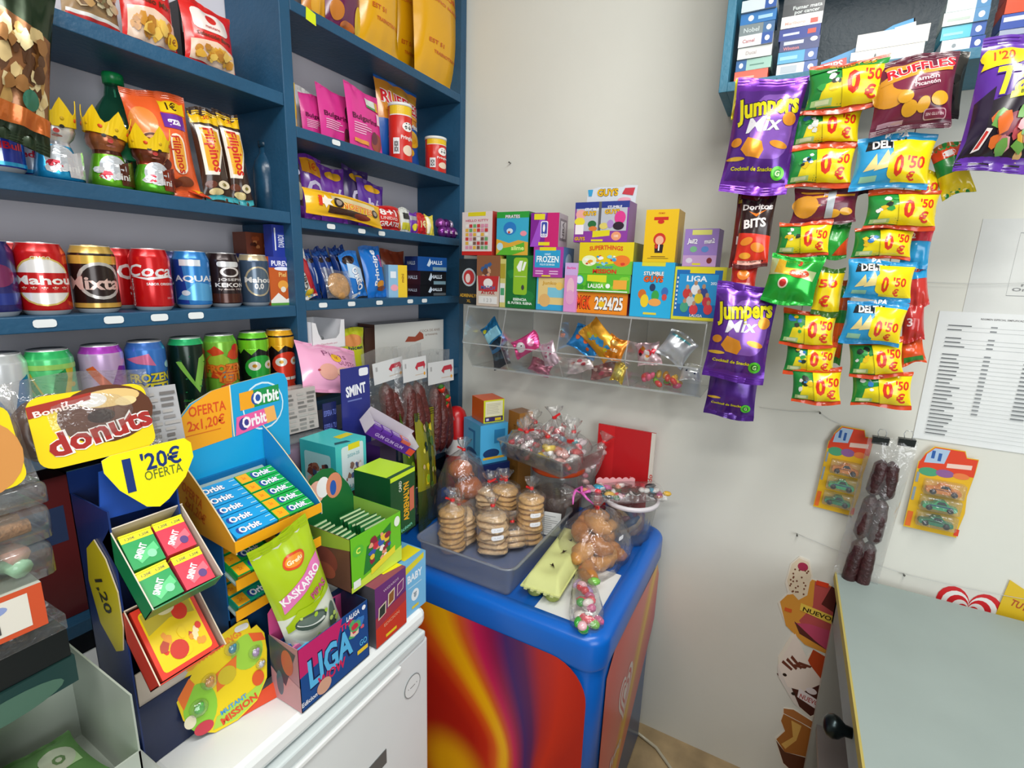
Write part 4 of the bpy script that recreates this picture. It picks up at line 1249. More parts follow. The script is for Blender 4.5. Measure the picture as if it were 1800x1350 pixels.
def wallbox(px0, px1, py0, py1, X, name, label, D, cols, faces, rz=0, z=None, group=None, **k):
    yc, W, zl, H = wpos(px0, px1, py0, py1, X)
    zz = zl if z is None else z
    if z is not None:
        H = ZZ(py0, X, yc) - z
    o = make_box(name, label, 'box', W, D, H, cols, faces, (X + D / 2, yc, zz), (0, 0, -PI / 2 + rz), group, **k)
    return zz + H


YS = '#dcd020'
GRP = 'trading card and sweets boxes on the clear rack'
t0 = TZ + .0006
X0 = 1.37
T1 = wallbox(807, 842, 455, 530, X0 + .02, 'card_box', 'black box with round red emblem and gold letters at the rack\'s left end', .09, '#23282a', {'f': [('e', .5, .6, .34, .2, '#b8c4c8'), ('e', .5, .6, .27, .16, '#b83030'), ('e', .45, .58, .12, .1, '#e8d0c8'), ('t', 'ADRENALYN', .5, .2, .07, '#c89a30', {'w': .9, 'b': .03}), ('t', 'XL', .5, .08, .06, '#c89a30')]}, z=t0, group=GRP)
T2 = wallbox(838, 879, 449, 531, X0, 'card_box', 'white and red football collage box next to the black one', .09, {'d': '#c8b8a8', 'r': '#c0a840'}, {'f': [('r', 0, .6, 1, 1, '#8a5a3a')] + blobs(61, .1, .45, .9, .95, ['#6a4028', '#c89a78', '#3a5a8a', '#a03028'], 12, .14, .5) + [('p', [(.1, .3), (.9, .3), (.95, .6), (.05, .6)], '#b83030'), ('e', .5, .46, .2, .09, '#e8e0dc'), ('t', 'MATCH', .5, .37, .07, '#3a6aa0', {'b': .05, 'w': .6}), ('t', 'ATTAX', .5, .27, .06, '#b02828', {'b': .05, 'w': .6}), ('r', .1, .05, .9, .2, '#dcdcd8'), ('t', '1 2 3', .5, .12, .07, '#aaa')]}, z=t0, group=GRP)
wallbox(878, 889, 455, 534, X0, 'card_box', 'narrow yellow and white box wedged between the collage box and the green one', .08, '#c8c070', {'f': [('r', .1, .6, .9, .9, '#a89830'), ('r', .1, .1, .9, .5, '#dcdcd8'), ('r', .2, .25, .8, .4, '#4a9a6a')]}, z=t0, group=GRP)
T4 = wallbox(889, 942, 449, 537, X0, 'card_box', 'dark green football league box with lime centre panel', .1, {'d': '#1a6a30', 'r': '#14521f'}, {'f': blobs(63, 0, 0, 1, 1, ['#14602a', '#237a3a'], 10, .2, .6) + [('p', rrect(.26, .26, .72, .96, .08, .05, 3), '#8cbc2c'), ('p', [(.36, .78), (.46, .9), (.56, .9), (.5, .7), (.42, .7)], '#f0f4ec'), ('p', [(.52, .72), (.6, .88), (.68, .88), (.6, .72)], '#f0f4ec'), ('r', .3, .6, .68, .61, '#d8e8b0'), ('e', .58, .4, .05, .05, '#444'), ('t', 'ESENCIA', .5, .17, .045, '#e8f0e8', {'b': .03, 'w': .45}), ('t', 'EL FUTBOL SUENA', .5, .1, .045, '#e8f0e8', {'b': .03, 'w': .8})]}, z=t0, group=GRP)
T5 = wallbox(943, 993, 488, 540, X0, 'card_box', 'small light blue and sand coloured beach scene box', .09, {'d': '#e0c480', 'l': '#58b0d8'}, {'f': [('r', 0, 0, 1, .18, '#3aa0d0'), ('r', .4, .4, 1, .7, '#7cc0d4'), ('e', .3, .3, .2, .2, '#dcae6a'), ('t', 'Junko', .45, .84, .1, '#c89a30', {'w': .5}), ('e', .8, .75, .13, .12, '#e8c060'), ('r', 0, .18, .06, 1, '#4aa8cc')]}, z=t0, group=GRP)
wallbox(992, 1014, 462, 543, X0 - .01, 'card_box', 'narrow tall pink box beside the two flat boxes', .09, {'d': '#d890c8', 'l': '#a8a8d8'}, {'f': [('r', 0, .75, 1, 1, '#c8a8dc'), ('t', 'Barbie', .5, .9, .05, '#e03a90', {'b': .04, 'w': .7}), ('e', .5, .5, .3, .2, '#e8b8c8'), ('e', .5, .3, .35, .15, '#e0a0c8')]}, z=t0, group=GRP)
T7 = wallbox(1009, 1103, 514, 545, X0, 'card_box', 'flat orange box with bold season numbers, bottom of its pile', .1, {'d': '#e8861c', 'r': '#c03048', 'l': '#a01c20'}, {'f': [('t', 'MGK', .19, .5, .55, '#e85018', {'b': .07, 'o': '#2a1010', 'ob': .13, 'w': .28}), ('t', '2024/25', .66, .5, .55, '#f4f0ea', {'b': .06, 'o': '#1c1010', 'ob': .14, 'w': .52}), ('e', .53, .45, .06, .14, '#e8c020')]}, z=t0, group=GRP)
T8 = wallbox(1007, 1107, 482, 514, X0 - .008, 'card_box', 'flat green football league box with white letters on the orange one', .1, {'d': '#5ab82c', 'r': '#c8e0c0'}, {'f': blobs(65, 0, 0, 1, 1, ['#3a9a28', '#80cc38'], 9, .09, 2) + [('e', .12, .66, .075, .26, '#3a9ab8'), ('e', .12, .66, .06, .21, '#d8ecf0'), ('p', [(.26, .6), (.6, .55), (.6, .95), (.26, .95)], '#d8d828'), ('t', 'LALIGA', .42, .35, .22, '#f0f8ec', {'b': .05, 'w': .28}), ('e', .63, .36, .04, .13, '#f0f8ec'), ('r', .03, .04, .97, .1, '#e8f0e8'), ('r', .72, .2, .95, .7, '#e8a83a')]}, z=T7 + .0005, group=GRP)
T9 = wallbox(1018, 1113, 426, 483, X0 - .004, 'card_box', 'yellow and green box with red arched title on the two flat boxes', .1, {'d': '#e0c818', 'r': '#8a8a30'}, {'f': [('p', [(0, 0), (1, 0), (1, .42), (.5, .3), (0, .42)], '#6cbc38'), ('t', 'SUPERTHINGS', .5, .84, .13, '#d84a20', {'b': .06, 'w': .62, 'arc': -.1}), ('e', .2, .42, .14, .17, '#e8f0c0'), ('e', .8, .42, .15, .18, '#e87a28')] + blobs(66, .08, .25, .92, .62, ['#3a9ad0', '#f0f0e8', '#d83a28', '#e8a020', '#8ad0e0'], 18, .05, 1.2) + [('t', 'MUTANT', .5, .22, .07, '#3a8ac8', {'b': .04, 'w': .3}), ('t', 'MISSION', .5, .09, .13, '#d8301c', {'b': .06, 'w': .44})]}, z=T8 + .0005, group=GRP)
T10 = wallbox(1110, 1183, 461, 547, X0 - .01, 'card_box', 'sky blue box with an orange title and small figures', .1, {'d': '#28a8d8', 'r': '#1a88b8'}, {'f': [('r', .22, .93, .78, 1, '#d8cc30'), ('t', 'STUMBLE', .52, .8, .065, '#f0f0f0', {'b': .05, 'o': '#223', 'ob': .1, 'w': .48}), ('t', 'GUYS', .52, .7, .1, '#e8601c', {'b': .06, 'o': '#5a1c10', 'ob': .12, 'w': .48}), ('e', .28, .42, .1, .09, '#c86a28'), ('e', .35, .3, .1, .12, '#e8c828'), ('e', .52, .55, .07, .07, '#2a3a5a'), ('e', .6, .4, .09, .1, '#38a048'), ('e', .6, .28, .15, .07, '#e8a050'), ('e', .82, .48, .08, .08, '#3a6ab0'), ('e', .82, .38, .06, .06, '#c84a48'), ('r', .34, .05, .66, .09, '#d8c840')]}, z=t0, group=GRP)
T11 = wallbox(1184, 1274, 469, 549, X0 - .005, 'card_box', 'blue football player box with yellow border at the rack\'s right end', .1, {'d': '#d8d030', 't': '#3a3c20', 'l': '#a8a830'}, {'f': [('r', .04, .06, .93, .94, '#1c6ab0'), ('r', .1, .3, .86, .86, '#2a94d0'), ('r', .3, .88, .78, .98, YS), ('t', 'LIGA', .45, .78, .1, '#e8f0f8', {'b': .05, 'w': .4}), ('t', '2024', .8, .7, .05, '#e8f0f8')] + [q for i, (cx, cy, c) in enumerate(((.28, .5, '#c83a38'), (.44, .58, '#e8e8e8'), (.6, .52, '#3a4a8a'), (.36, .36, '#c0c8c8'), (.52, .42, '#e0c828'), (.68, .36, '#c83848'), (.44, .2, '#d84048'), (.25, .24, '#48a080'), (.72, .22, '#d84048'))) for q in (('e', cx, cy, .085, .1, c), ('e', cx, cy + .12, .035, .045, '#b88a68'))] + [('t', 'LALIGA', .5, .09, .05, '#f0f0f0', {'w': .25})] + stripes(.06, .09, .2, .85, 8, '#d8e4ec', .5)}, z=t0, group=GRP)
# upper row
wallbox(812, 868, 372, 455, X0 + .005, 'card_box', 'white and red box with a grid of small pictures on the collage box', .07, {'d': '#a83028', 'f': '#e0d4d0', 't': '#5a2018'}, {'f': [('r', 0, 0, 1, .09, '#c82820'), ('r', .2, .9, .78, .99, YS), ('t', 'HELLO KITTY', .5, .8, .05, '#c84a6a', {'w': .75, 'b': .02})] + [('r', .12 + .13 * i, .14 + .1 * j, .22 + .13 * i, .215 + .1 * j, random.Random(i * 9 + j).choice(['#c83a38', '#e0b040', '#6aa86a', '#d890a8', '#e8e8e0', '#7a5a4a'])) for i in range(6) for j in range(6)]}, z=max(T1, T2) + .0006, rz=-.08, group=GRP)
wallbox(873, 929, 372, 446, X0, 'card_box', 'green and turquoise box with blue creature picture', .08, {'d': '#2c8a3a', 'f': '#38a8c8', 'r': '#1c6a30'}, {'f': [('r', 0, .86, 1, 1, '#2c9a3a'), ('t', 'PIRATES', .5, .89, .07, '#e8e0e8', {'b': .05, 'o': '#401a28', 'ob': .1, 'w': .45}), ('p', [(0, .0), (1, 0), (1, .3), (.7, .35), (.4, .28), (0, .38)], '#d8a838'), ('e', .42, .62, .2, .15, '#2878c0'), ('e', .42, .56, .1, .06, '#c8e0e8'), ('e', .4, .53, .04, .03, '#c84a30'), ('p', [(0, 0), (.5, 0), (.9, .1), (.88, .3), (.5, .2), (.2, .16)], '#5ab030'), ('t', 'slime', .68, .17, .1, '#d8f08a', {'b': .05, 'w': .4}), ('e', .12, .2, .1, .09, '#b8d8e0'), ('e', .85, .5, .1, .06, '#e890a0')]}, z=T4 + .0006, group=GRP)
T5b = wallbox(937, 988, 434, 488, X0 - .005, 'card_box', 'purple box with light blue frosty title panel', .09, {'d': '#a83a98', 'r': '#4a78b0'}, {'f': [('r', .05, .32, .9, .9, '#2a9ac8'), ('r', .2, .88, .75, .99, YS), ('t', 'DISNEY', .48, .76, .06, '#d8f0f8', {'w': .2}), ('t', 'FROZEN', .48, .6, .2, '#e8f8fc', {'b': .05, 'o': '#1a6aa0', 'ob': .1, 'w': .74}), ('t', 'POLVO DE MAGIA', .48, .42, .06, '#d8f0f8', {'w': .5}), ('r', .08, .1, .35, .14, '#e0b0d8'), ('r', .08, .18, .35, .22, '#e0b0d8'), ('r', .55, .1, .85, .14, '#e0b0d8'), ('r', .55, .18, .85, .22, '#e0b0d8'), ('r', .3, .02, .6, .07, YS)], 'r': [('e', .5, .5, .3, .3, '#a8c8e0')]}, z=T5 + .0006, rz=.05, group=GRP)
wallbox(931, 978, 374, 432, X0, 'card_box', 'purple and magenta basketball box on the frosty box', .09, {'d': '#7a1f8a', 'r': '#b8a8b4', 't': '#5a3050'}, {'f': [('p', [(.5, 0), (1, 0), (1, 1), (.6, 1)], '#c01c6a'), ('p', [(0, 0), (.3, 0), (.55, 1), (.4, 1)], '#9a4ac0'), ('p', rrect(.36, .28, .62, .76, .06, .05, 3), '#e8e0ec'), ('p', rrect(.39, .31, .59, .73, .05, .04, 3), '#3a4aa0'), ('e', .48, .55, .04, .12, '#f0f0f0'), ('t', 'NBA', .49, .36, .07, '#f0f0f0', {'b': .04}), ('r', .12, .8, .5, .97, YS), ('r', .3, .04, .7, .14, YS)], 'r': [('r', .12, .2, .88, .85, '#7a6a78'), ('r', .2, .28, .8, .78, '#d8d0d8'), ('t', 'NBA', .5, .5, .2, '#5a4a58', {'b': .05, 'a': PI / 2})]}, z=T5b + .0006, rz=.12, group=GRP)
T12 = T9 + .0006
# display with open top and header
yc, W, zl, H = wpos(1011, 1106, 320, 426, X0 - .002)
H = ZZ(320, X0, yc) - T12
o = empty('toy_display', 'tall purple display box with two windowed figures and a torn header', 'display box', (X0 - .002, yc, T12), RWALL, GRP)
g = G()
hb = H * .68
g.box(-W / 2, W / 2, 0, .07, 0, hb, ['#6a3a7a', '#5a2a6a', '#8a3a9a', '#4a2a5a', '#5a3a6a', '#7a4a8a'])
S = plane((-W / 2, 0, 0), (W, 0, 0), (0, 0, hb))
g.art(S, W, hb, [('r', 0, .84, 1, 1, '#2a3a8a'), ('r', .03, .28, .97, .84, '#b8bcc4'), ('r', .45, .28, .5, 1, '#5a5a60'), ('e', .12, .7, .1, .12, '#e8a8a0'), ('e', .1, .52, .1, .1, '#e8d83a'), ('r', .02, .2, .18, .44, '#f0e8ec'), ('t', 'STUMBLE', .32, .82, .06, '#e8e8f0', {'b': .05, 'w': .26}), ('t', 'GUYS', .28, .72, .1, '#e8b81c', {'b': .06, 'o': '#5a2a10', 'ob': .12, 'w': .26}), ('t', 'STUMBLE', .74, .86, .06, '#e8e8f0', {'b': .05, 'w': .26}), ('t', 'GUYS', .7, .75, .1, '#e8b81c', {'b': .06, 'o': '#5a2a10', 'ob': .12, 'w': .28}),
                  ('e', .34, .45, .08, .09, '#2a6a3a'), ('e', .36, .34, .08, .06, '#d87a38'), ('e', .56, .4, .08, .08, '#d8c868'), ('e', .68, .45, .06, .1, '#a888c8'), ('e', .85, .6, .1, .16, '#d83a8a'), ('e', .83, .4, .1, .1, '#2a1a2a'), ('p', [(0, 0), (1, 0), (1, .22), (.6, .26), (.3, .16), (0, .2)], '#8a3a9a'), ('p', [(.36, .12), (.68, .16), (.68, .3), (.36, .28)], YS), ('e', .8, .15, .09, .11, '#e89a70'), ('t', '100', .8, .15, .06, '#f4e0d0'), ('t', 'GUYS', .12, .09, .08, '#e8b81c', {'b': .06, 'o': '#5a2a10', 'ob': .1, 'w': .2}), ('r', .34, .02, .56, .07, YS)])
g.build('carton', o)
g = G()
P = [(-.42, 0), (.5, 0), (.52, .95), (.3, 1), (.26, .9), (-.2, .96), (-.4, .8)]
g.extr([(p[0] * W, hb - .002 + p[1] * (H - hb)) for p in P], .001, '#d4dce2', 'card', org=(0, .05, 0))
g.art(flat(-W / 2, hb, W, H - hb, .0495), W, H - hb, [('t', 'GUYS', .48, .62, .34, '#e8b81c', {'b': .07, 'o': '#3a2010', 'ob': .14, 'w': .4}), ('p', [(.12, .45), (.18, .45), (.2, .8), (.1, .8)], '#3aa0d0'), ('p', [(.75, .5), (.95, .4), (.98, .8), (.8, .8)], '#c83a48'), ('e', .8, .2, .12, .12, '#e8a8b8')])
g.build('header', o)
T10 += .0006
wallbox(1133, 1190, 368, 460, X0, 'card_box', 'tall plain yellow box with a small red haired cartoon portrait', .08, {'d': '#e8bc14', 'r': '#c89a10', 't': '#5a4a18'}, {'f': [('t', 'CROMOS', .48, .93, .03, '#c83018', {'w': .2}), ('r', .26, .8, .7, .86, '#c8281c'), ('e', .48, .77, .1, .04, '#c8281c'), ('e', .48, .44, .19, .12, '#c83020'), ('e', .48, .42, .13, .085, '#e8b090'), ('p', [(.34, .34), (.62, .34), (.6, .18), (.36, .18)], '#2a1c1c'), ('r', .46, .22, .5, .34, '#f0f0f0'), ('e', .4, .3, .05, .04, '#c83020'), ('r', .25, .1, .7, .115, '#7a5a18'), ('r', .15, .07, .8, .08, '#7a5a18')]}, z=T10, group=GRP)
T11 += .0006
wallbox(1203, 1263, 402, 467, X0 - .002, 'card_box', 'open lilac sweets box with torn flaps and a yellow sticker', .06, {'d': '#8a6ab0', 'f': '#9a7cc0', 't': '#4a3a5a'}, {'f': [('r', .22, .84, .8, .97, '#d8d870'), ('t', 'Jail2', .25, .68, .12, '#f0ecf6', {'b': .06, 'o': '#3a2a50', 'ob': .1, 'w': .3, 'a': -.1}), ('t', 'mun2', .75, .68, .12, '#f0ecf6', {'b': .06, 'o': '#3a2a50', 'ob': .1, 'w': .3, 'a': .1}), ('e', .3, .46, .11, .08, '#7ab88a'), ('e', .64, .46, .11, .08, '#5a8ac8'), ('r', 0, .0, 1, .3, '#c09ac8'), ('e', .2, .16, .1, .07, '#d8d0e0'), ('e', .8, .16, .08, .08, '#7a2a28'), ('r', .3, .04, .55, .09, YS)]}, z=T11, rz=-.06, group=GRP)

# ------------------------------------------------------------------ sweets in the bins
def sweetbag(px, py, X, W, H, base, art, rx, rz, lab, seed, m='foil', T=.022):
    y = RY(px, X, 1.33)
    y = RY(px, X, ZZ(py, X, y))
    z = ZZ(py, X, y)
    o = make_bag('sweets_bag', lab, 'sweets bag', W, H, T, base, art, (0, 0, 0), seed=seed, m=m, group='small sweets bags in the clear rack bins')
    M = Matrix.Translation((X, y, z)) @ Matrix.Rotation(-PI / 2, 4, 'Z') @ Matrix.Rotation(rz, 4, 'Y') @ Matrix.Rotation(rx, 4, 'X') @ Matrix.Translation((0, 0, -H / 2))
    o.matrix_world = M
    return o


XB = 1.42
sweetbag(868, 590, XB, .075, .1, '#1a7ab0', [('r', .05, .35, .95, .7, '#9adcf0'), ('e', .2, .8, .12, .08, '#d8d828'), ('r', .1, .1, .9, .3, '#0c2a3c')], -.2, -.7, 'blue and black foil sweets bag in the left bin', 111)
sweetbag(880, 625, XB + .02, .07, .08, '#1a2c38', [('r', .1, .3, .9, .6, '#2a4a5a')], -.3, -.4, 'dark foil bag lower in the left bin', 112)
sweetbag(925, 606, XB - .01, .06, .09, '#e0488c', [('e', .5, .7, .25, .12, '#f0a0c0'), ('e', .5, .3, .3, .18, '#f4f0f0'), ('e', .45, .35, .04, .03, '#222')], -.2, 1.0, 'pink and white foil bag in the second bin', 113)
sweetbag(965, 622, XB - .01, .055, .075, '#e6c6d4', blobs(3, .1, .1, .9, .9, ['#d87aa0', '#f0e8ec', '#c84a80'], 8, .12, .8), -.2, -.5, 'pale pink sweets bag right in the second bin', 114)
sweetbag(950, 645, XB + .02, .08, .045, '#c06a84', blobs(4, .1, .1, .9, .9, ['#d890a0', '#8a3a50'], 8, .12, 1), -.5, .2, 'dusky pink bag low in the second bin', 115)
sweetbag(1030, 600, XB, .1, .075, '#2a8ad0', blobs(5, .1, .1, .9, .9, ['#e8e8e8', '#e86a30', '#1a5aa0', '#8ad0f0'], 9, .12, 1), -.2, .4, 'blue patterned sweets bag at the left of the third bin', 116)
sweetbag(1055, 598, XB - .02, .075, .125, '#e8a82c', blobs(6, .05, .1, .7, .9, ['#3a9ad8', '#d8c020', '#4aa8e0'], 9, .16, .7), -.15, -.85, 'orange and light blue sweets bag across the third bin', 117)
sweetbag(1082, 612, XB - .025, .06, .065, '#e88a20', [('t', 'o.50', .5, .4, .14, '#f8e8c0', {'b': .04}), ('e', .4, .7, .2, .12, '#e8b860')], -.2, .3, 'bright orange priced bag at the right of the third bin', 118)
sweetbag(1020, 640, XB, .09, .05, '#d8c8c8', blobs(7, .05, .1, .95, .9, ['#c84a58', '#e8e0d8', '#a83040', '#e8b0a8'], 9, .14, 1), -.4, -.25, 'white and red bag lying low in the third bin', 119)
sweetbag(1060, 652, XB + .01, .08, .045, '#a86a68', blobs(8, .05, .1, .95, .9, ['#d84a68', '#6a3a3a', '#e8d0c0'], 9, .14, 1), -.4, -.2, 'dark red bag under the orange bags', 120)
sweetbag(1088, 655, XB - .02, .04, .055, '#d8b828', [('e', .5, .5, .25, .25, '#e8d868')], -.2, .2, 'small yellow bag low at the right of the third bin', 121)
sweetbag(1190, 612, XB - .01, .085, .08, '#c9ccd0', [('r', .1, .8, .8, .86, '#78c0d0')], -.2, .5, 'crinkled silver foil bag in the right bin', 122)
sweetbag(1140, 622, XB, .07, .065, '#d8b8bc', blobs(9, .05, .1, .95, .9, ['#e03040', '#e8e0d8', '#d88a38', '#48303a'], 9, .16, 1), -.3, -.3, 'pale striped bag left in the right bin', 123)
sweetbag(1215, 655, XB, .06, .045, '#e4e4e0', [('e', .3, .6, .05, .06, '#333'), ('e', .7, .4, .05, .06, '#333')], -.4, -.1, 'white spotted bag at the right bin corner', 124)
R_ = random.Random(77)
cl = ['#d83838', '#e8a020', '#e86a58', '#78b838', '#e8d0a0', '#e05a80', '#f0c848']
for k in range(26):
    px, py = R_.uniform(1125, 1200), R_.uniform(640, 676)
    y = RY(px, XB - .01, 1.27)
    g = G(); g.ball((0, 0, 0), .0105, R_.choice(cl), 'gelly', 10, (1.3, .8, .75)); o = g.build('jelly_sweet', None, (XB + R_.uniform(-.03, .05), y, BZ + .013 + R_.random() * .022), (R_.random() * 3, R_.random(), R_.random() * 6))
    tag(o, 'fruit coloured jelly sweet heaped in the right bin', 'sweet', 'jelly sweets heaped in the right bin')
# ================================================================== blue wall cabinet with tobacco packs
CX0, CZ, CY0 = 1.34, 1.968, .212
cab = empty('wall_cabinet', 'blue open wall cabinet holding packs, above the hanging crisp bags', 'cabinet', (0, 0, 0))
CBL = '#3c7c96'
g = G(); g.box(CX0, XW - .002, CY0 - .018, CY0, CZ, 2.7, CBL, 'blue_paint'); g.build('side_panel', cab, bevel=.001)
g = G(); g.box(CX0, XW - .002, -.9, CY0 - .018, CZ, CZ + .02, CBL, 'blue_paint'); g.build('bottom_board', cab, bevel=.001)
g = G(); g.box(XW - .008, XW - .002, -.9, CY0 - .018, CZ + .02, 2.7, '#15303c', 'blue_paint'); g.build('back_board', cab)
g = G(); g.box(CX0 + .01, XW - .008, -.9, CY0 - .018, 2.25, 2.27, CBL, 'blue_paint'); g.build('shelf_board', cab)


def cig(px0, px1, pys, cols, lab_, seed, X=1.352, dz=0):
    """stack of packs lying on their long side; pys = lower edges"""
    z = CZ + .0206
    pm = (px0 + px1) / 2
    n = len(cols)
    for i in range(n):
        yc, W, zl, H = wpos(px0, px1, 60, 90, X)
        h = pys
        c, art, lab = cols[i]
        R = random.Random(seed + i)
        o = make_box('cigarette_pack', lab, 'cigarette pack', W * R.uniform(.94, 1), .056, h - .0008, c, {'f': art, 't': [('r', .1, .1, .9, .9, c)], 'l': [('r', .1, .1, .9, .9, c)]}, (X + .028 + R.uniform(-.004, .004), yc + R.uniform(-.002, .002), z + dz + i * h), (0, 0, -PI / 2 + R.uniform(-.03, .03)), group='small packs stacked in the blue wall cabinet')


def seal_(c='#1c4f9a'):
    return [('r', .68, 0, 1, 1, c), ('e', .84, .5, .07, .24, '#dfe8ee')]


cig(1295, 1358, .0235, [('#e0563a', [('r', .05, .3, .6, .5, '#f0a890')], 'orange red pack at the bottom left of the cabinet'),
                        ('#9ac4b4', [('r', 0, 0, .3, 1, '#1c5f9a'), ('e', .15, .5, .06, .24, '#dfe8ee'), ('r', .4, .4, .8, .5, '#5a8a7a')], 'pale green pack, second from bottom in the leftmost column'),
                        ('#d5d9d4', [('t', 'Ducal', .4, .5, .3, '#b8a8a8')], 'plain white pack, third from bottom in the leftmost column'),
                        ('#dcdedd', [('t', 'Camel', .3, .5, .3, '#c07a80')] + seal_(), 'white pack with blue seal, fourth from bottom in the leftmost column'),
                        ('#6e7c7e', [('t', 'Nobel', .35, .5, .4, '#b8c4c4')] + seal_('#1c5a8a'), 'grey pack with blue seal high in the leftmost column'),
                        ('#1c6fb0', [('e', .3, .5, .08, .26, '#dfe8ee'), ('r', .5, .3, .9, .6, '#9ac4dc')], 'bright blue pack topmost in the leftmost column'),
                        ('#c8d4d8', seal_(), 'pale pack at the upper photo edge, leftmost column')], 0, 1)
cig(1366, 1440, .0235, [('#c8cfd4', [('r', .1, .2, .5, .8, '#a8b4bc')] + seal_(), 'pale grey pack lowest in the second column'),
                        ('#3a9cc4', [('r', .05, .3, .5, .6, '#8ad0e4')] + seal_(), 'teal blue pack, second from bottom of the second column'),
                        ('#1f2f6a', [('r', .1, .55, .6, .85, '#c0c8dc'), ('e', .85, .8, .09, .2, '#e0e4ea'), ('t', 'Winston', .3, .25, .28, '#d07a78', {'w': .4})], 'navy pack with white script in the second column'),
                        ('#243a8a', [('r', .7, .3, .9, .7, '#d04a38'), ('r', .1, .4, .5, .6, '#c8d0e8')], 'dark blue pack with orange mark in the second column'),
                        ('#dcdcda', [('r', .72, .15, .9, .55, '#d0381c'), ('t', 'Marlboro', .35, .4, .25, '#e0a898', {'w': .5})], 'white pack with small red mark in the second column'),
                        ('#22282c', [('t', 'Fumar mata', .6, .62, .3, '#c8d0cc', {'w': .7}), ('t', 'por cancer', .6, .25, .3, '#c8d0cc', {'w': .6})], 'black warning pack in the second column'),
                        ('#2a3034', [('t', 'Fumar', .6, .5, .3, '#c8d0cc', {'w': .5})], 'black pack topmost in the second column')], 0, 30)
cig(1648, 1728, .0235, [('#dbe2e4', [('e', .3, .5, .05, .16, '#8a9498')] + seal_('#2a4a9a'), 'white pack with blue seal at the bottom right column'),
                        ('#45b4c8', [('r', .05, .3, .5, .5, '#8ad8e4')] + seal_(), 'turquoise pack with blue seal in the right column'),
                        ('#d4dad4', [('r', .1, .3, .6, .5, '#a8b8ac')] + seal_('#3a7aa8'), 'pale pack above the turquoise one in the right column'),
                        ('#bccccc', seal_('#3a7aa8'), 'pale pack at the photo edge in the right column')], 0, 60)
cig(1746, 1830, .026, [('#9aa2b4', [('r', .05, .3, .8, .6, '#3a3c6a')], 'silvery pack above the purple snack bag'),
                       ('#2c4a9a', [('r', .05, .5, .9, .8, '#c8d0e0')], 'blue and white pack above the purple snack bag'),
                       ('#e04a28', [('r', .7, 0, 1, 1, '#c8d0dc'), ('r', .85, 0, 1, 1, '#2a3a8a')], 'red and white pack at the upper right corner'),
                       ('#d8472c', [('r', .7, 0, 1, 1, '#c8d0dc')], 'second red pack at the upper right corner')], 0, 80)
for i, (a, b, h, lab) in enumerate(((1496, 1626, .026, 'white carton lying lower in the middle of the cabinet'), (1503, 1630, .031, 'white carton lying on the other white carton in the cabinet'))):
    yc, W, zl, H = wpos(a, b, 60, 90, 1.35)
    make_box('cigarette_carton', lab, 'carton', W, .08, h, '#dad8d0', {'f': [('r', 0, 0, .1, .4, '#3a4a6a'), ('e', .35, .5, .015, .2, '#555')][:2 if i == 0 else 0]}, (1.392, yc, CZ + .0206 + i * .0268), (0, 0, -PI / 2 - .02), group='white cartons in the middle of the cabinet')
# filter-tip tray box, tilted
yc, W, zl, H = wpos(1448, 1600, 10, 75, 1.37)
o = empty('filter_tray', 'blue sloping display tray with red label inside the cabinet', 'display tray', (1.365, yc, CZ + .055), (0, -.16, -PI / 2))
g = G()
g.extr([(-.075, -.03), (.085, -.03), (.085, .03), (.05, .028), (-.02, .005), (-.075, -.002)], .003, '#1f86bc', 'card', org=(0, 0, 0), side='#d8dcdc')
g.art(flat(-.08, -.032, .17, .064, 0), .17, .064, [('r', .02, .12, .3, .4, '#c82828'), ('t', 'TIPS', .16, .26, .2, '#f0e4e0', {'b': .04, 'w': .2}), ('e', .55, .52, .13, .25, '#8ac4e0'), ('e', .55, .52, .11, .2, '#2a8ac4'), ('r', .78, .5, .98, .85, '#c8ccd0')], h0=.0005)
g.box(-.075, .085, .003, .09, -.03, -.027, '#186a96'); g.box(.083, .085, 0, .09, -.03, .03, '#dfe3e3')
g.build('tray', o)
make_box('dark_carton', 'dark carton under the sloping blue tray in the cabinet', 'box', .1, .1, .022, '#1b2224', {}, (1.43, yc + .02, CZ + .0206), (0, 0, -PI / 2))

# ================================================================== hanging snack bags
DG = '#1f7a34'


def price(left, side=.40, z='0', seed=0, tiny=False):
    """yellow half with red price, coloured left picture"""
    a = left + [('p', [(side + .06, .1), (1, .1), (1, .86), (side, .86), (side + .02, .5)], '#f0d60c')]
    a += [('t', '0', side + .17, .48, .40, '#d8341a', {'b': .069, 'sx': .8, 'sh': -.05}), ('t', "'50", side + .42, .60, .22, '#d8341a', {'b': .03, 'sx': .85}), ('t', '€', side + .40, .27, .22, '#d8341a', {'b': .05})]
    return a


def cheet(seed):
    return price([('p', [(0, .1), (.5, .1), (.45, .86), (0, .86)], '#238a3a')] + [('p', [(.15, .12), (.5, .12), (.5, .6), (.2, .5)], '#e8d41c')] + blobs(seed, .08, .3, .45, .85, ['#d8dcd4', '#38a048', '#e8c020', '#2a7ac0', '#e8e8e0', '#1c2a1c'], 9, .07, 1.2) + [('r', .06, .13, .34, .24, '#a8c880'), ('r', .12, .15, .3, .22, '#d8e0b0')], .42) + [('r', 0, .0, 1, .095, '#cc4416'), ('r', 0, .87, 1, 1, '#d04a1a')]


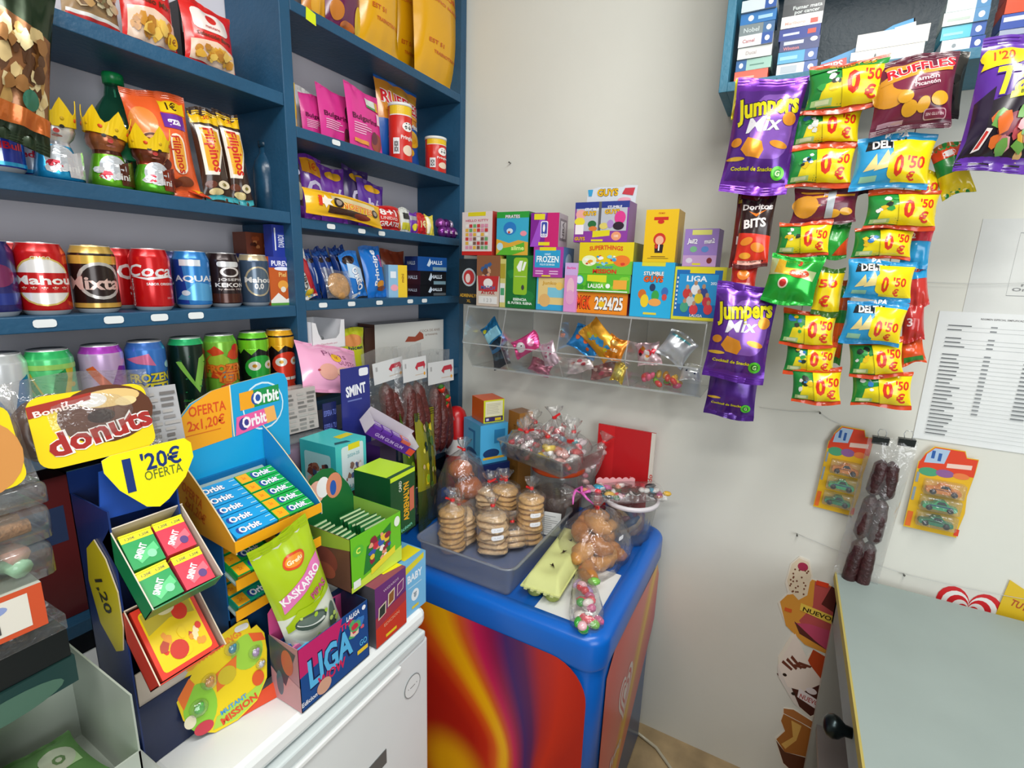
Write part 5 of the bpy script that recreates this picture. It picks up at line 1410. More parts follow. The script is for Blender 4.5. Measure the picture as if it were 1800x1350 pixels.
def delta(seed):
    return price([('p', [(0, .05), (1, .05), (1, 1), (0, 1)], '#2a9ad0'), ('p', [(.1, .68), (.62, .72), (.62, .93), (.14, .9)], '#16181c'), ('t', 'DELTA', .4, .8, .17, '#f0f0ec', {'b': .06, 'w': .42}), ('t', 'PAPA', .5, .97, .09, '#f0f0ec', {'b': .06, 'w': .3}), ('p', [(.12, .3), (.3, .34), (.26, .62)], '#e8d48a'), ('p', [(.26, .3), (.5, .36), (.4, .68)], '#ecd890'), ('r', .1, .12, .32, .22, '#8cc0a0')], .46)[:8] + \
        [('p', rrect(.44, .14, .98, .66, .12, .12, 4), '#f0d60c'), ('t', '0', .58, .38, .34, '#d8341a', {'b': .06, 'sx': .62}), ('t', "'50", .8, .44, .2, '#d8341a', {'b': .04, 'sx': .9}), ('t', '€', .76, .2, .14, '#d8341a', {'b': .05})]


def ruff(big=True):
    return [('e', .2, .52, .24, .22, '#d8962a'), ('e', .5, .62, .3, .14, '#7a2440'), ('e', .36, .86, .26, .07, '#d8962a'), ('p', [(.05, .62), (.95, .72), (.95, .78), (.05, .7)], '#d8962a'), ('t', 'RUFFLES', .55, .80, .13, '#d42030', {'b': .05, 'o': '#f0e4e0', 'ob': .1, 'w': .85, 'a': .12}), ('t', 'Jamón', .62, .62, .055, '#e8c8cc', {'w': .32, 'b': .04, 'a': .1}), ('t', 'Picantón', .64, .55, .05, '#e8c8cc', {'w': .32, 'b': .04, 'a': .1}),
            ('e', .45, .25, .1, .1, '#dca028', .3), ('e', .62, .28, .08, .1, '#dca028', -.3), ('e', .82, .34, .11, .09, '#dca028'), ('e', .38, .4, .1, .08, '#dca028'), ('p', rrect(.64, .1, .92, .22, .03, .04, 3), '#c8a0a8'), ('p', rrect(.65, .11, .91, .21, .03, .04, 3), '#7a2440'), ('t', 'SIN GLUTEN', .78, .16, .03, '#e0c0c4', {'w': .22}), ('r', .08, .08, .4, .13, '#b890a0')]


def hb(px0, px1, py0, py1, X, lab, base, art, seed, T=.045, tilt=-.1, yaw=0, roll=0, grp=None, m='film', sealc=None, seal=.09, nm='crisp_bag', pinch=.07):
    yc, W, zl, H = wpos(px0, px1, py0, py1, X)
    return make_bag(nm, lab, 'snack bag', W, H, T, base, art, (X, yc, zl + H), (tilt, roll, -PI / 2 + yaw), m=m, seal=seal, seed=seed, group=grp, sealc=sealc, pinch=pinch, hang=True)


JG = 'purple and yellow cocktail snack bags'


def jump():
    return [('p', [(.05, .1), (.95, .1), (.95, .88), (.05, .88)], '#5a2a8a'), ('p', rrect(.3, .28, .92, .84, .2, .2, 4), '#8a5ab8'), ('t', 'Jumpers', .5, .74, .17, '#f0e410', {'b': .06, 'o': '#2a1440', 'ob': .11, 'w': .9, 'a': .14}), ('t', 'Mix', .5, .57, .12, '#f0eef2', {'b': .02, 'sh': .25, 'o': '#2a1440', 'ob': .06, 'w': .5, 'a': .1}), ('p', [(.2, .36), (.28, .46), (.5, .42), (.55, .35), (.5, .28), (.3, .3)], '#e8962a'), ('e', .76, .4, .14, .03, '#e8962a', -.2), ('e', .85, .62, .1, .06, '#e8962a'), ('e', .12, .42, .08, .04, '#e8962a'), ('e', .15, .28, .14, .018, '#e8b83a'), ('t', 'Cocktail de Snacks', .42, .2, .03, '#e8dc10', {'b': .03, 'w': .62}), ('e', .82, .17, .1, .055, '#58c830'), ('e', .82, .17, .06, .033, '#2a7a20'), ('t', 'G', .82, .17, .04, '#c8f0a0', {'b': .04})]


hb(1285, 1408, 137, 345, 1.29, 'uppermost purple cocktail snack bag, hanging under the cabinet edge', '#6c2aa0', jump(), 201, T=.06, grp=JG, m='foil', yaw=.12, roll=.06, nm='snack_bag')
hb(1252, 1362, 500, 668, 1.28, 'middle purple cocktail snack bag, behind the small red bags', '#5f2698', jump(), 202, T=.06, grp=JG, m='foil', yaw=.12, roll=.05, nm='snack_bag')
hb(1246, 1335, 612, 732, 1.31, 'lowest purple cocktail snack bag of the left strip', '#4c2080', jump()[8:], 203, T=.05, grp=JG, m='foil', yaw=.1, roll=.02, nm='snack_bag')
hb(1288, 1302, 142, 215, 1.315, 'yellow strip of a bag showing left of the uppermost purple bag', '#ecdc10', [], 204, T=.02, m='foil', nm='snack_bag')
# red corn snack strip
BG = 'small red and black corn snack bags in a strip'
dor = [('p', [(0, .05), (1, .05), (1, .42), (0, .46)], '#d8321c'), ('p', [(0, .46), (1, .42), (1, .93), (0, .93)], '#2a1512'), ('t', 'Doritos', .5, .80, .075, '#f0e8e4', {'b': .05, 'w': .9}), ('p', [(.25, .74), (.5, .66), (.8, .76), (.5, .7)], '#e8781c'), ('t', 'BITS', .48, .58, .11, '#f0e8e4', {'b': .06, 'w': .68, 'a': .1}), ('e', .3, .34, .2, .05, '#e88a28', .3), ('e', .66, .26, .22, .06, '#e88a28', -.3), ('e', .3, .16, .18, .04, '#e8a030'), ('r', .1, .05, .8, .1, '#e0a898')]
hb(1298, 1358, 338, 472, 1.30, 'largest red and black corn snack bag with white letters', '#8a1a14', dor, 205, T=.035, grp=BG, sealc='#5a1410')
hb(1290, 1316, 338, 470, 1.325, 'dark red bag edge behind the largest corn snack bag', '#6a1a14', [('t', 'B', .5, .35, .1, '#e8dcd8', {'b': .05}), ('r', .1, .85, .9, .97, '#d8b818')], 206, T=.02, grp=BG)
hb(1284, 1330, 462, 520, 1.30, 'small red corn snack bag just below the largest one', '#b8241a', [('e', .5, .62, .25, .16, '#e8802a'), ('r', .12, .2, .8, .38, '#d8a098'), ('t', 'ooooo', .46, .29, .12, '#b8241a', {'w': .6})], 207, T=.03, grp=BG)
hb(1288, 1332, 512, 562, 1.285, 'small red corn snack bag lowest of its strip', '#a82018', [('e', .5, .62, .22, .12, '#d8602a'), ('r', .12, .12, .8, .3, '#d8a098'), ('t', 'ooooo', .46, .21, .12, '#a82018', {'w': .6})], 208, T=.03, grp=BG)

CG = 'small yellow and green bags printed 0,50 euro'
gy = '#e8cc10'
top_art = cheet(1)[:-1] + [('r', 0, .8, 1, .92, '#2a8a3a'), ('t', 'CHEETOS', .55, .88, .1, '#e8a820', {'b': .05, 'o': '#4a2a14', 'ob': .11, 'w': .6, 'arc': .05})]
hb(1415, 1556, 108, 200, 1.28, 'topmost yellow priced bag hanging beside the maroon crisp bag', gy, top_art, 210, T=.055, grp=CG, sealc='#d04a1a', roll=-.02)
hb(1392, 1512, 190, 262, 1.30, 'second yellow priced bag of the left strip, half hidden by the topmost', gy, cheet(2), 211, grp=CG, sealc='#c84416')
hb(1384, 1500, 255, 332, 1.285, 'third yellow priced bag of the left strip with a bright price', gy, cheet(3), 212, T=.05, grp=CG, sealc='#c84416')
hb(1392, 1508, 330, 395, 1.30, 'small maroon crisp bag in the left strip with a grey tape', '#6a2038', ruff()[:4] + [('e', .2, .45, .2, .3, '#d8962a'), ('e', .66, .25, .1, .1, '#dca028'), ('e', .85, .3, .1, .1, '#dca028'), ('t', 'Jamón', .56, .8, .13, '#e8d0d4', {'b': .05, 'w': .2}), ('p', [(.52, .15), (.64, .15), (.66, .92), (.54, .92)], '#a8b0b4')], 213, grp=None)
hb(1366, 1460, 390, 452, 1.29, 'fourth yellow priced bag of the left strip, above the green bag', gy, cheet(4), 214, grp=CG, sealc='#c84416')
hb(1440, 1492, 392, 455, 1.32, 'green edge of a bag behind the fourth yellow bag', '#2aa03a', [('p', [(.5, .1), (1, .1), (1, .6)], '#d84a1c')], 215, T=.03)
hb(1352, 1446, 450, 536, 1.27, 'plain bright green snack bag in the left strip', '#22b03a', [('p', [(0, .55), (.4, .58), (.9, .5), (.95, .9), (0, .9)], '#c8d89a'), ('p', [(.1, .6), (.6, .55), (.7, .85), (.15, .9)], '#e8b428'), ('p', [(.3, .72), (.95, .7), (.95, .9), (.3, .9)], '#28a838'), ('e', .6, .62, .2, .09, '#d8502c'), ('t', 'SNACK', .6, .62, .05, '#f0e4d8', {'w': .3}), ('e', .33, .4, .1, .11, '#e8d8c0'), ('e', .33, .4, .07, .08, '#c83028'), ('t', '3', .58, .85, .12, '#e82c20', {'b': .06, 'o': '#f0f0e8'})], 216, T=.045, tilt=-.14, roll=.12, m='foil')
hb(1430, 1480, 470, 556, 1.30, 'fifth yellow priced bag of the left strip, right of the green bag', gy, [('t', "'50", .4, .66, .16, '#d8341a', {'b': .04, 'w': .8}), ('t', '€', .4, .3, .2, '#d8341a', {'b': .05})], 217, T=.035, grp=CG, sealc='#3a6a20')
hb(1373, 1468, 545, 610, 1.30, 'sixth yellow priced bag of the left strip, just below the green bag', gy, cheet(5), 218, grp=CG, sealc='#b84014')
hb(1380, 1468, 600, 658, 1.31, 'seventh yellow priced bag of the left strip, second from its bottom', gy, cheet(6), 219, grp=CG, sealc='#b84014')
hb(1388, 1474, 645, 708, 1.30, 'lowest yellow priced bag of the left strip', gy, cheet(7), 220, grp=CG, sealc='#b84014', roll=-.1)
hb(1462, 1486, 520, 640, 1.34, 'orange and green bag edge behind the lower left strip', '#2a8a3a', [('r', .1, .1, .9, .3, '#d84a1c'), ('r', .1, .6, .9, .8, '#e0c818')], 221, T=.02)
# right strip
hb(1528, 1672, 100, 236, 1.27, 'large maroon crisp bag with a red title, top of the right strip', '#6c2038', ruff(), 230, T=.06, sealc='#5a1a30', roll=-.05)
hb(1600, 1692, 95, 215, 1.325, 'silver and black bag behind the large maroon crisp bag', '#3a3834', blobs(9, .3, .1, .95, .9, ['#b8b8b4', '#6a5a3a', '#22201e'], 10, .14, .7), 231, T=.04, m='foil')
hb(1500, 1640, 238, 335, 1.275, 'light blue triangle chips bag, uppermost of three', '#2a9ad0', delta(1), 232, T=.05, grp='light blue triangle chips bags', roll=.03)
hb(1505, 1540, 262, 345, 1.32, 'dark maroon bag showing between the two strips', '#4a1a2c', [('t', '3', .8, .5, .2, '#c8a8b0')], 233, T=.03)
hb(1622, 1680, 255, 352, 1.31, 'orange and green bag sticking out right of the uppermost blue chips bag', '#2a8a3a', [('p', Pm(0, 1, .72, 1), '#e0481c'), ('e', .5, .8, .2, .06, '#f0ece8'), ('p', Pm(0, 1, 0, .42), '#e8cc10')], 234, T=.035, roll=-.35)
hb(1520, 1648, 335, 405, 1.28, 'yellow priced bag under the uppermost blue chips bag', gy, cheet(11), 235, T=.05, grp=CG, sealc='#c03c14')
hb(1604, 1650, 300, 380, 1.315, 'yellow priced bag edge upright behind on the right', gy, [('t', "'50", .5, .6, .2, '#d8341a', {'b': .04, 'w': .8}), ('e', .3, .85, .12, .05, '#c89020')], 236, T=.03, grp=CG)
hb(1498, 1604, 398, 458, 1.29, 'second yellow priced bag of the right strip', gy, cheet(12), 237, grp=CG, sealc='#c03c14')
hb(1585, 1636, 398, 470, 1.32, 'blue bag with red band behind the second yellow bag on the right', '#2a9ad0', [('p', Pm(0, 1, .62, 1), '#c83040'), ('t', '2', .3, .75, .12, '#f0e0e0', {'b': .03})], 238, T=.03)
hb(1486, 1606, 458, 528, 1.28, 'middle light blue triangle chips bag with curled bottom', '#2a9ad0', delta(2), 239, T=.05, grp='light blue triangle chips bags')
hb(1582, 1622, 470, 540, 1.32, 'red and blue bag edge right of the middle blue chips bag', '#c83830', [('r', 0, .7, 1, 1, '#2a9ad0')], 240, T=.03, roll=-.2)
hb(1484, 1592, 530, 606, 1.27, 'lowest light blue triangle chips bag', '#2a8cc4', delta(3), 241, T=.05, grp='light blue triangle chips bags', roll=.06)
hb(1578, 1618, 532, 600, 1.315, 'dark red bag edge right of the lowest blue chips bag', '#b82c28', [('t', '3', .3, .5, .2, '#e8c8c4')], 242, T=.03, roll=-.15)
hb(1466, 1492, 490, 600, 1.335, 'striped orange and green bag hidden between the strips', '#d85a20', [('r', 0, .3, 1, .5, '#2a8a3a'), ('r', 0, .7, 1, .9, '#2a8a3a')], 243, T=.02)
hb(1486, 1580, 596, 662, 1.285, 'second lowest yellow priced bag of the right strip', gy, cheet(13), 244, grp=CG, sealc='#a83410', roll=-.15)
hb(1572, 1616, 596, 640, 1.32, 'orange corner of a bag right of the lowest yellow bags', '#d8501c', [('r', .1, .1, .9, .3, '#2a7a2a')], 245, T=.02, roll=-.3)
hb(1492, 1598, 650, 714, 1.30, 'lowest yellow priced bag of the right strip', gy, cheet(14), 246, grp=CG, sealc='#a83410', roll=-.1)
# big purple bag
tak = [('p', [(0, .04), (1, .04), (1, .45), (.55, .56), (.1, .48)], '#1c1220'), ('p', [(.02, .5), (.2, .6), (.2, .3), (.05, .1)], '#241430'), ('e', .26, .84, .26, .09, '#e8cc10'), ('p', [(.02, .74), (.2, .76), (.2, .86), (.06, .84)], '#e8cc10'), ('t', "1'20", .24, .84, .07, '#d04a18', {'b': .04, 'w': .22}), ('t', 'Takis', .56, .64, .2, '#f0e41c', {'b': .05, 'sh': .1, 'o': '#38107a', 'ob': .1, 'w': .78}), ('p', [(.36, .49), (.9, .54), (.9, .58), (.36, .54)], '#d8dc20'), ('t', 'BARBACOA', .66, .545, .025, '#222', {'w': .4, 'a': .1})] + blobs(71, .18, .05, .98, .46, ['#c8787a', '#d8a030', '#b84a50', '#e8b878', '#8a3a48', '#6aa048', '#d86a28', '#e0a0a4'], 34, .09, .8) + [('p', [(.12, .12), (.2, .14), (.26, .28), (.2, .29)], '#e8e0dc'), ('p', [(.14, .14), (.18, .15), (.23, .26), (.2, .27)], '#c83028')]
hb(1700, 1868, 62, 308, 1.24, 'large purple chips bag with yellow title at the right photo edge', '#5a2a98', tak, 250, T=.07, m='film', sealc='#5a2a98', yaw=.05, roll=.05, nm='chips_bag')
# wires on which the strips hang
for i, (px, lab) in enumerate(((1345, 'thin wire holding the purple and red bag strip'), (1450, 'thin wire holding the left strip of priced bags'), (1600, 'thin wire holding the right strip of priced bags'))):
    y = RY(px, 1.335, 1.8)
    g = G(); g.tube([(1.3395, y, CZ + .012), (1.333, y, CZ + .006), (1.331, y, 1.9), (1.342, y, 1.45)], .0012, '#b8bcbc', 'alu', 6)
    tag(g.build('hanging_wire'), lab, 'wire', 'wires of the hanging snack bags')

# ================================================================== right wall : papers, toys, stickers
XP = XW - .0005


def paper(pts, lab, art, X=XP, col='#e2e5e4', th=.0006):
    """pts: pixel corners (tl, tr, br, bl) of a sheet on the wall"""
    Q = [U(px, py, 0, X) for px, py in pts]
    ys = [q.y for q in Q]; zs = [q.z for q in Q]
    y0, y1, z0, z1 = max(ys), min(ys), min(zs), max(zs)
    W, H = y0 - y1, z1 - z0
    g = G()
    g.box(-W / 2, W / 2, -th, 0, 0, H, col, 'matte')
    g.art(flat(-W / 2, 0, W, H, -th), W, H, art, 'matte', h0=.0003, dh=.00003)
    o = g.build('paper_sheet', None, (X, (y0 + y1) / 2, z0), RWALL)
    return tag(o, lab, 'paper')


A = [('t', 'REGIMEN ESPECIAL SIMPLIFICADO', .5, .955, .012, '#777', {'w': .34})]
for r in range(28):
    y = .9 - r * .031
    if r in (2, 6):
        continue
    A.append(('r', .08, y - .012, .95, y - .010, '#b4b8b8'))
    A.append(('r', .09, y - .006, .09 + random.Random(r).uniform(.1, .2), y + .002, '#6a6e70'))
    if r < 22:
        A += [('r', .42, y - .007, .47, y + .003, '#8a8e90'), ('r', .72, y - .007, .82, y + .003, '#7c8082')]
paper([(1650, 556), (1850, 556), (1830, 790), (1610, 770)], 'printed price table sheet on the wall right of the crisp strips', A, XP - .0012)
A = [('p', [(.35, .2), (.352, .2), (.352, .85), (.35, .85)], '#8a8e8e'), ('r', .35, .85, 1, .856, '#8a8e8e'), ('r', .35, .2, 1, .206, '#8a8e8e')]
A += [('t', s, .66, .72 - .1 * i, .035, '#8a8c8c', {'w': w_}) for i, (s, w_) in enumerate((('Prohibida', .4), ('la', .12), ('venta de', .42), ('tabaco a', .36), ('menores', .4)))] + [('t', 'Ordenanza', .62, .27, .035, '#8a8c8c', {'w': .46})]
paper([(1728, 385), (1900, 385), (1900, 550), (1705, 550)], 'framed notice sheet high on the right wall', A, XP, '#d6d8d4')
# nails / hooks with string
def hook(px, py, lab, ln=.02, dz=0):
    p = U(px, py, 0, XW)
    g = G(); g.tube([(XW - .001, p.y, p.z), (XW - ln, p.y, p.z + .001 + dz)], .0018, '#8a8a86', 'alu', 8); g.ball((XW - ln, p.y, p.z + .001 + dz), .0028, '#6c6c68', 'alu', 8)
    tag(g.build('wall_hook'), lab, 'hook')


hook(1441, 724, 'small dark hook on the white wall right of the purple bags')
hook(898, 287, 'small nail high on the bare white wall beside the shelves', .012)
hook(1401, 938, 'small hook left on the wall with a taut wire, beside the toy cards', .015)
hook(1588, 1008, 'small hook on the wall at the foot of the sausage bag', .012)
def wire(p0, p1, lab, sag=.004, off=.006, r=.0006):
    a, b = U(*p0, 0, XW - off), U(*p1, 0, XW - off)
    pts = [a.lerp(b, t / 8) - Vector((0, 0, sag * 4 * (t / 8) * (1 - t / 8))) for t in range(9)]
    g = G(); g.tube(pts, r, '#c4c6c4', 'plastic', 6)
    tag(g.build('wall_wire'), lab, 'wire')
wire((1401, 938), (1588, 1008), 'taut metal wire from the left hook behind the sausage bag')
wire((1335, 716), (1441, 724), 'thin wire running left from the dark hook')
wire((1441, 724), (1478, 745), 'thin wire running from the dark hook to the left toy card')
wire((1588, 1008), (1830, 1058), 'thin wire above the desk running right')
wire((1616, 495), (1830, 496), 'thin level wire across the wall right of the crisp strips')

# toy car blister cards
def card(pts, lab, seed, X):
    c = [U(px, py, 0, X) for px, py in pts]      # tl tr br bl
    yc = sum(p.y for p in c) / 4; z0 = (c[2].z + c[3].z) / 2; H = (c[0].z + c[1].z) / 2 - z0
    W = ((c[0].y - c[1].y) + (c[3].y - c[2].y)) / 2
    roll = -math.atan2((c[0].y + c[1].y - c[2].y - c[3].y) / 2, H) * -1
    o = empty('toy_car_card', lab, 'toy card', (X, yc, z0), (0, -roll * 1.0, -PI / 2), 'yellow blister cards of toy cars')
    g = G()
    P = [(-.5, 0), (.46, 0), (.46, .1), (.5, .3), (.46, .5), (.5, .78), (.5, .93), (.3, .93), (.25, 1), (-.28, 1), (-.42, .9), (-.42, .84), (-.5, .8)]
    g.extr([(p[0] * W, p[1] * H) for p in P], .0008, '#dcae1c', 'card', side='#e8e4d8')
    g.art(flat(-W / 2, 0, W, H, 0), W, H, [('p', [(.01, .72), (.99, .72), (.99, .92), (.8, .92), (.74, .99), (.24, .99), (.1, .9), (.02, .8)], '#d84020'), ('p', [(.1, .8), (.45, .82), (.5, .98), (.24, .98), (.12, .9)], '#a8c0d8'), ('r', .2, .86, .26, .95, '#2a5aa0'), ('r', .32, .84, .38, .93, '#2a5aa0'), ('p', [(.5, .78), (.92, .8), (.92, .85), (.5, .83)], '#e8c8b8'), ('e', .22, .7, .18, .05, '#4a9a70'), ('e', .5, .71, .16, .045, '#8a5a90'), ('e', .78, .71, .14, .035, '#e07a40'), ('r', .02, .02, .12, .2, '#e06a28'), ('r', .02, .34, .07, .5, '#8a98a0'), ('r', .02, .56, .07, .68, '#8a98a0'), ('r', .9, .02, .98, .1, '#d84020')], h0=.0003)
    g.build('backing_card', o)
    for k, (cb, cw) in enumerate((('#20805a', '#14402c'), ('#3aa870', '#28387a'), ('#e0883a', '#8a4a2a'))):
        z = H * (.1 + .19 * k)
        g = G()
        L_ = W * .62
        pr = [(-.5, .25), (-.47, .5), (-.2, .62), (-.1, .95), (.12, .98), (.26, .6), (.48, .5), (.5, .25), (.45, .1), (-.45, .1)]
        g.extr([(p[0] * L_, p[1] * .028) for p in pr], .016, cb, 'canmetal', org=(.02 * W, -.018, z))
        g.extr([(p[0] * L_, p[1] * .028) for p in [(-.12, .6), (-.06, .88), (.1, .9), (.2, .6)]], .0004, '#22303a', 'canmetal', org=(.02 * W, -.0184, z))
        for sx in (-.3, .3):
            g.lathe([(.0065, -.0185), (.0065, -.002)], '#1c1c1e', 'plastic', 14, Matrix.Translation((.02 * W + sx * L_, -.0, z + .006)) @ Matrix.Rotation(-PI / 2, 4, 'X') @ Matrix.Rotation(PI, 4, 'X') if False else Matrix.Translation((.02 * W + sx * L_, -.0205, z + .006)) @ Matrix.Rotation(-PI / 2, 4, 'X') @ Matrix.Translation((0, 0, .0185)))
            g.ball((.02 * W + sx * L_, -.0192, z + .006), .003, '#b8b8b8', 'alu', 8, (1, .4, 1))
        g.box(.02 * W - L_ * .3, .02 * W + L_ * .35, -.019, -.0185, z + .012, z + .0145, cw, 'canmetal')
        g.build('toy_car', o)
        g = G(); g.rbox(-L_ * .6 + .02 * W, L_ * .6 + .02 * W, -.0, .0, 0, 0, .001, '#fff') if False else None
        g.box(-L_ * .58 + .02 * W, L_ * .58 + .02 * W, -.025, -.001, z - .003, z + .034, '#fff', 'clear_film'); g.build('blister', o, bevel=.004)
    return o


card([(1462, 748), (1532, 755), (1500, 908), (1422, 888)], 'yellow toy car card left of the hanging sausage bag', 1, XW - .012)
card([(1618, 780), (1725, 798), (1682, 942), (1588, 928)], 'yellow toy car card right of the hanging sausage bag', 2, XW - .012)


def sausage(g, pts, r, seed, m='meat', col='#4a1a1c', n=12):
    R = random.Random(seed)
    P = []
    K = 14
    for i in range(K + 1):
        t = i / K
        j = min(len(pts) - 2, int(t * (len(pts) - 1)))
        f = t * (len(pts) - 1) - j
        P.append(Vector(pts[j]).lerp(Vector(pts[j + 1]), f) + Vector((R.uniform(-1, 1), R.uniform(-1, 1), 0)) * r * .035)
    rr = [max(.001, r * min(1, 4.2 * (i / K) ** .8 + .15, 4.2 * (1 - i / K) ** .8 + .15) * R.uniform(.985, 1.015)) for i in range(K + 1)]
    g.tube(P, rr, col, m, n)


def filmbag(g, W, H, T, seed, seal=.03, xf=None):
    S = bagS(W, H, T, seal, seed, .03)
    old = g.xf
    if xf:
        g.xf = old @ xf
    g.grid(lambda u, v: S(u, v, 0), 10, 14, '#fff', 'clear_film')
    g.grid(lambda u, v: (S(u, v, 0)[0], -S(u, v, 0)[1] + .0003, S(u, v, 0)[2]), 10, 14, '#fff', 'clear_film', flip=True)
    g.xf = old


def clip(px, py, lab, X):
    p = U(px, py, 0, X)
    o = empty('binder_clip', lab, 'binder clip', p, RWALL, 'black binder clips above the sausage bag')
    g = G(); g.add([(-.017, -.008, 0), (.017, -.008, 0), (.017, .008, 0), (-.017, .008, 0), (-.017, -.001, -.02), (.017, -.001, -.02), (.017, .001, -.02), (-.017, .001, -.02)], [(0, 1, 2, 3), (0, 4, 5, 1), (1, 5, 6, 2), (2, 6, 7, 3), (3, 7, 4, 0), (4, 7, 6, 5)], '#151718', 'plastic'); g.build('jaw', o)
    g = G(); g.tube([(-.006, -.008, -.001), (-.009, -.006, .012), (-.006, -.003, .02), (.006, -.003, .02), (.009, -.006, .012), (.006, -.008, -.001)], .0009, '#b8bcbe', 'alu', 6); g.build('wire_handle', o)


XS = XW - .045
clip(1549, 768, 'black binder clip, left of the two above the sausage bag', XS)
clip(1595, 771, 'black binder clip, right of the two above the sausage bag', XS)
pt, pb = U(1568, 780, 0, XS), U(1506, 1000, 0, XS)
H = pt.z - pb.z + .03
o = empty('sausage_bag', 'clear bag of dark dried sausages hanging from clips between the toy cards', 'sausage bag', (XS, pb.y, pb.z - .03), (0, math.atan2(-(pt.y - pb.y), H) * 1.0, -PI / 2))
for k, (x, zz, h) in enumerate(((-.012, .24, .1), (.014, .235, .105), (-.014, .115, .13), (.014, .11, .13), (-.014, -.02, .14), (.014, -.03, .15))):
    g = G(); sausage(g, [(x * .7, -.004, zz + h), (x, -.008, zz + h / 2), (x * 1.1, -.004, zz)], .0165, k, col='#3c1a1c'); g.build('sausage', o)
g = G(); filmbag(g, .1, H + .02, .05, 3, xf=Matrix.Translation((0, 0, -.005))); g.build('clear_bag', o)

# ice cream stickers down the wall behind the desk
def decal(name, lab, P, art, px0, px1, py0, py1, th=.0015, rot=0):
    """P: outline in 0..1; anchored to pixel box on the wall"""
    yc, W, zl, H = wpos(px0, px1, py0, py1, XW - .002)
    g = G()
    g.extr([((p[0] - .5) * W, p[1] * H) for p in P], th, '#e8e0d0', 'card')
    g.art(flat(-W / 2, 0, W, H, 0), W, H, art, h0=.0003, dh=.00004)
    o = g.build(name, None, (XW - .002, yc, zl), (0, rot, -PI / 2))
    return tag(o, lab, 'wall sticker', 'ice cream stickers beside the desk')


def oval(cx, cy, rx, ry, n=28, a=0):
    return [(cx + rx * math.cos(2 * PI * i / n) * math.cos(a) - ry * math.sin(2 * PI * i / n) * math.sin(a), cy + rx * math.cos(2 * PI * i / n) * math.sin(a) + ry * math.sin(2 * PI * i / n) * math.cos(a)) for i in range(n)]


spk = [('e', random.Random(i).uniform(.12, .36), random.Random(i + 50).uniform(.58, .86), .012, .01, '#7a4a34') for i in range(24)]
decal('ice_cream_sticker', 'round brown and pink sticker with a speckled white ice bar on top', [(.14, .56), (.08, .66), (.1, .88), (.2, .985), (.34, .97), (.42, .82), (.42, .78), (.62, .78), (.95, .7), (1, .3), (.8, .04), (.5, .06), (.2, .2), (.03, .42)],
      [('p', [(.14, .54), (.06, .44), (.2, .2), (.5, .06), (.8, .04), (1, .3), (.95, .7), (.62, .78), (.42, .78), (.3, .6)], '#d8963a'), ('p', [(.36, .3), (.5, .5), (.46, .77), (.62, .77), (.94, .68), (.98, .3), (.8, .1), (.55, .16)], '#b8504e'), ('p', [(.6, .55), (.68, .77), (.94, .69), (.97, .45)], '#5a2420'), ('p', [(.3, .26), (.6, .12), (.8, .08), (.9, .3), (.5, .3)], '#c04a6a'), ('p', [(.3, .28), (.62, .14), (.8, .08), (.4, .16)], '#5a2a24'), ('p', [(.15, .6), (.1, .7), (.12, .88), (.2, .965), (.33, .95), (.4, .82), (.4, .6), (.3, .52)], '#e0d0b4'), ('e', .27, .885, .07, .045, '#a83050')] + spk + [('p', [(.34, .42), (.85, .37), (.85, .46), (.34, .5)], '#e8c850'), ('t', 'NUEVOS', .6, .435, .045, '#3a2a10', {'b': .03, 'w': .44, 'a': -.07}), ('r', .14, .36, .24, .4, '#d85a28'), ('p', [(.48, .74), (.64, .74), (.64, .79), (.48, .79)], '#d84020')], 1360, 1490, 985, 1142, rot=.02)
cone = [('p', [(.05, .5), (.3, .28), (.6, .3), (.9, .5), (.6, .66), (.24, .98)], '#e8dcd0')] + [('p', [(.1 + .07 * i, .56 + .05 * (i % 3)), (.3 + .08 * i, .5 + .03 * i), (.32 + .08 * i, .53 + .03 * i), (.12 + .07 * i, .6 + .05 * (i % 3))], '#6a3424') for i in range(5)]
decal('ice_cream_sticker', 'white and chocolate striped cone sticker in the middle of three', [(.2, 1), (.34, .9), (.5, .72), (.6, .86), (.98, .8), (1, .1), (.8, .0), (.45, .12), (.08, .4), (.02, .62), (.1, .8)],
      [('p', [(.55, .7), (.6, .86), (.97, .8), (.98, .3), (.7, .45)], '#b84418'), ('p', [(.05, .4), (.45, .12), (.8, .02), (.98, .15), (.98, .4), (.7, .5), (.3, .45)], '#4a2018'), ('p', [(.03, .5), (.1, .36), (.46, .1), (.6, .06), (.4, .25), (.2, .45)], '#dcd4cc')] + cone + [('p', [(.5, .2), (.95, .12), (.95, .24), (.5, .32)], '#e8e0e0'), ('t', 'NUEVO', .72, .22, .06, '#b04a48', {'w': .36, 'a': -.1}), ('e', .72, .34, .1, .04, '#e8e0e0'), ('e', .2, .42, .04, .02, '#2a1a14'), ('e', .42, .22, .04, .02, '#2a1a14')], 1356, 1450, 1118, 1250, rot=.02)
decal('ice_cream_sticker', 'brown cookie sandwich sticker, lowest of three', [(.1, .96), (.3, 1), (.95, .9), (1, .1), (.6, 0), (.3, .1), (.05, .45), (.2, .62), (.08, .75)],
      [('p', [(.1, .95), (.3, .99), (.94, .89), (.96, .8), (.5, .85), (.12, .88)], '#b0703a'), ('p', [(.12, .87), (.5, .84), (.95, .78), (.97, .4), (.3, .3), (.08, .44), (.22, .62), (.1, .75)], '#a8682a'), ('p', [(.3, .82), (.52, .8), (.48, .55), (.3, .35), (.2, .4), (.4, .58)], '#dcae5a'), ('p', [(.08, .42), (.3, .3), (.97, .38), (.97, .12), (.6, .03), (.32, .12)], '#5a2e18')], 1350, 1432, 1252, 1360, rot=.02)
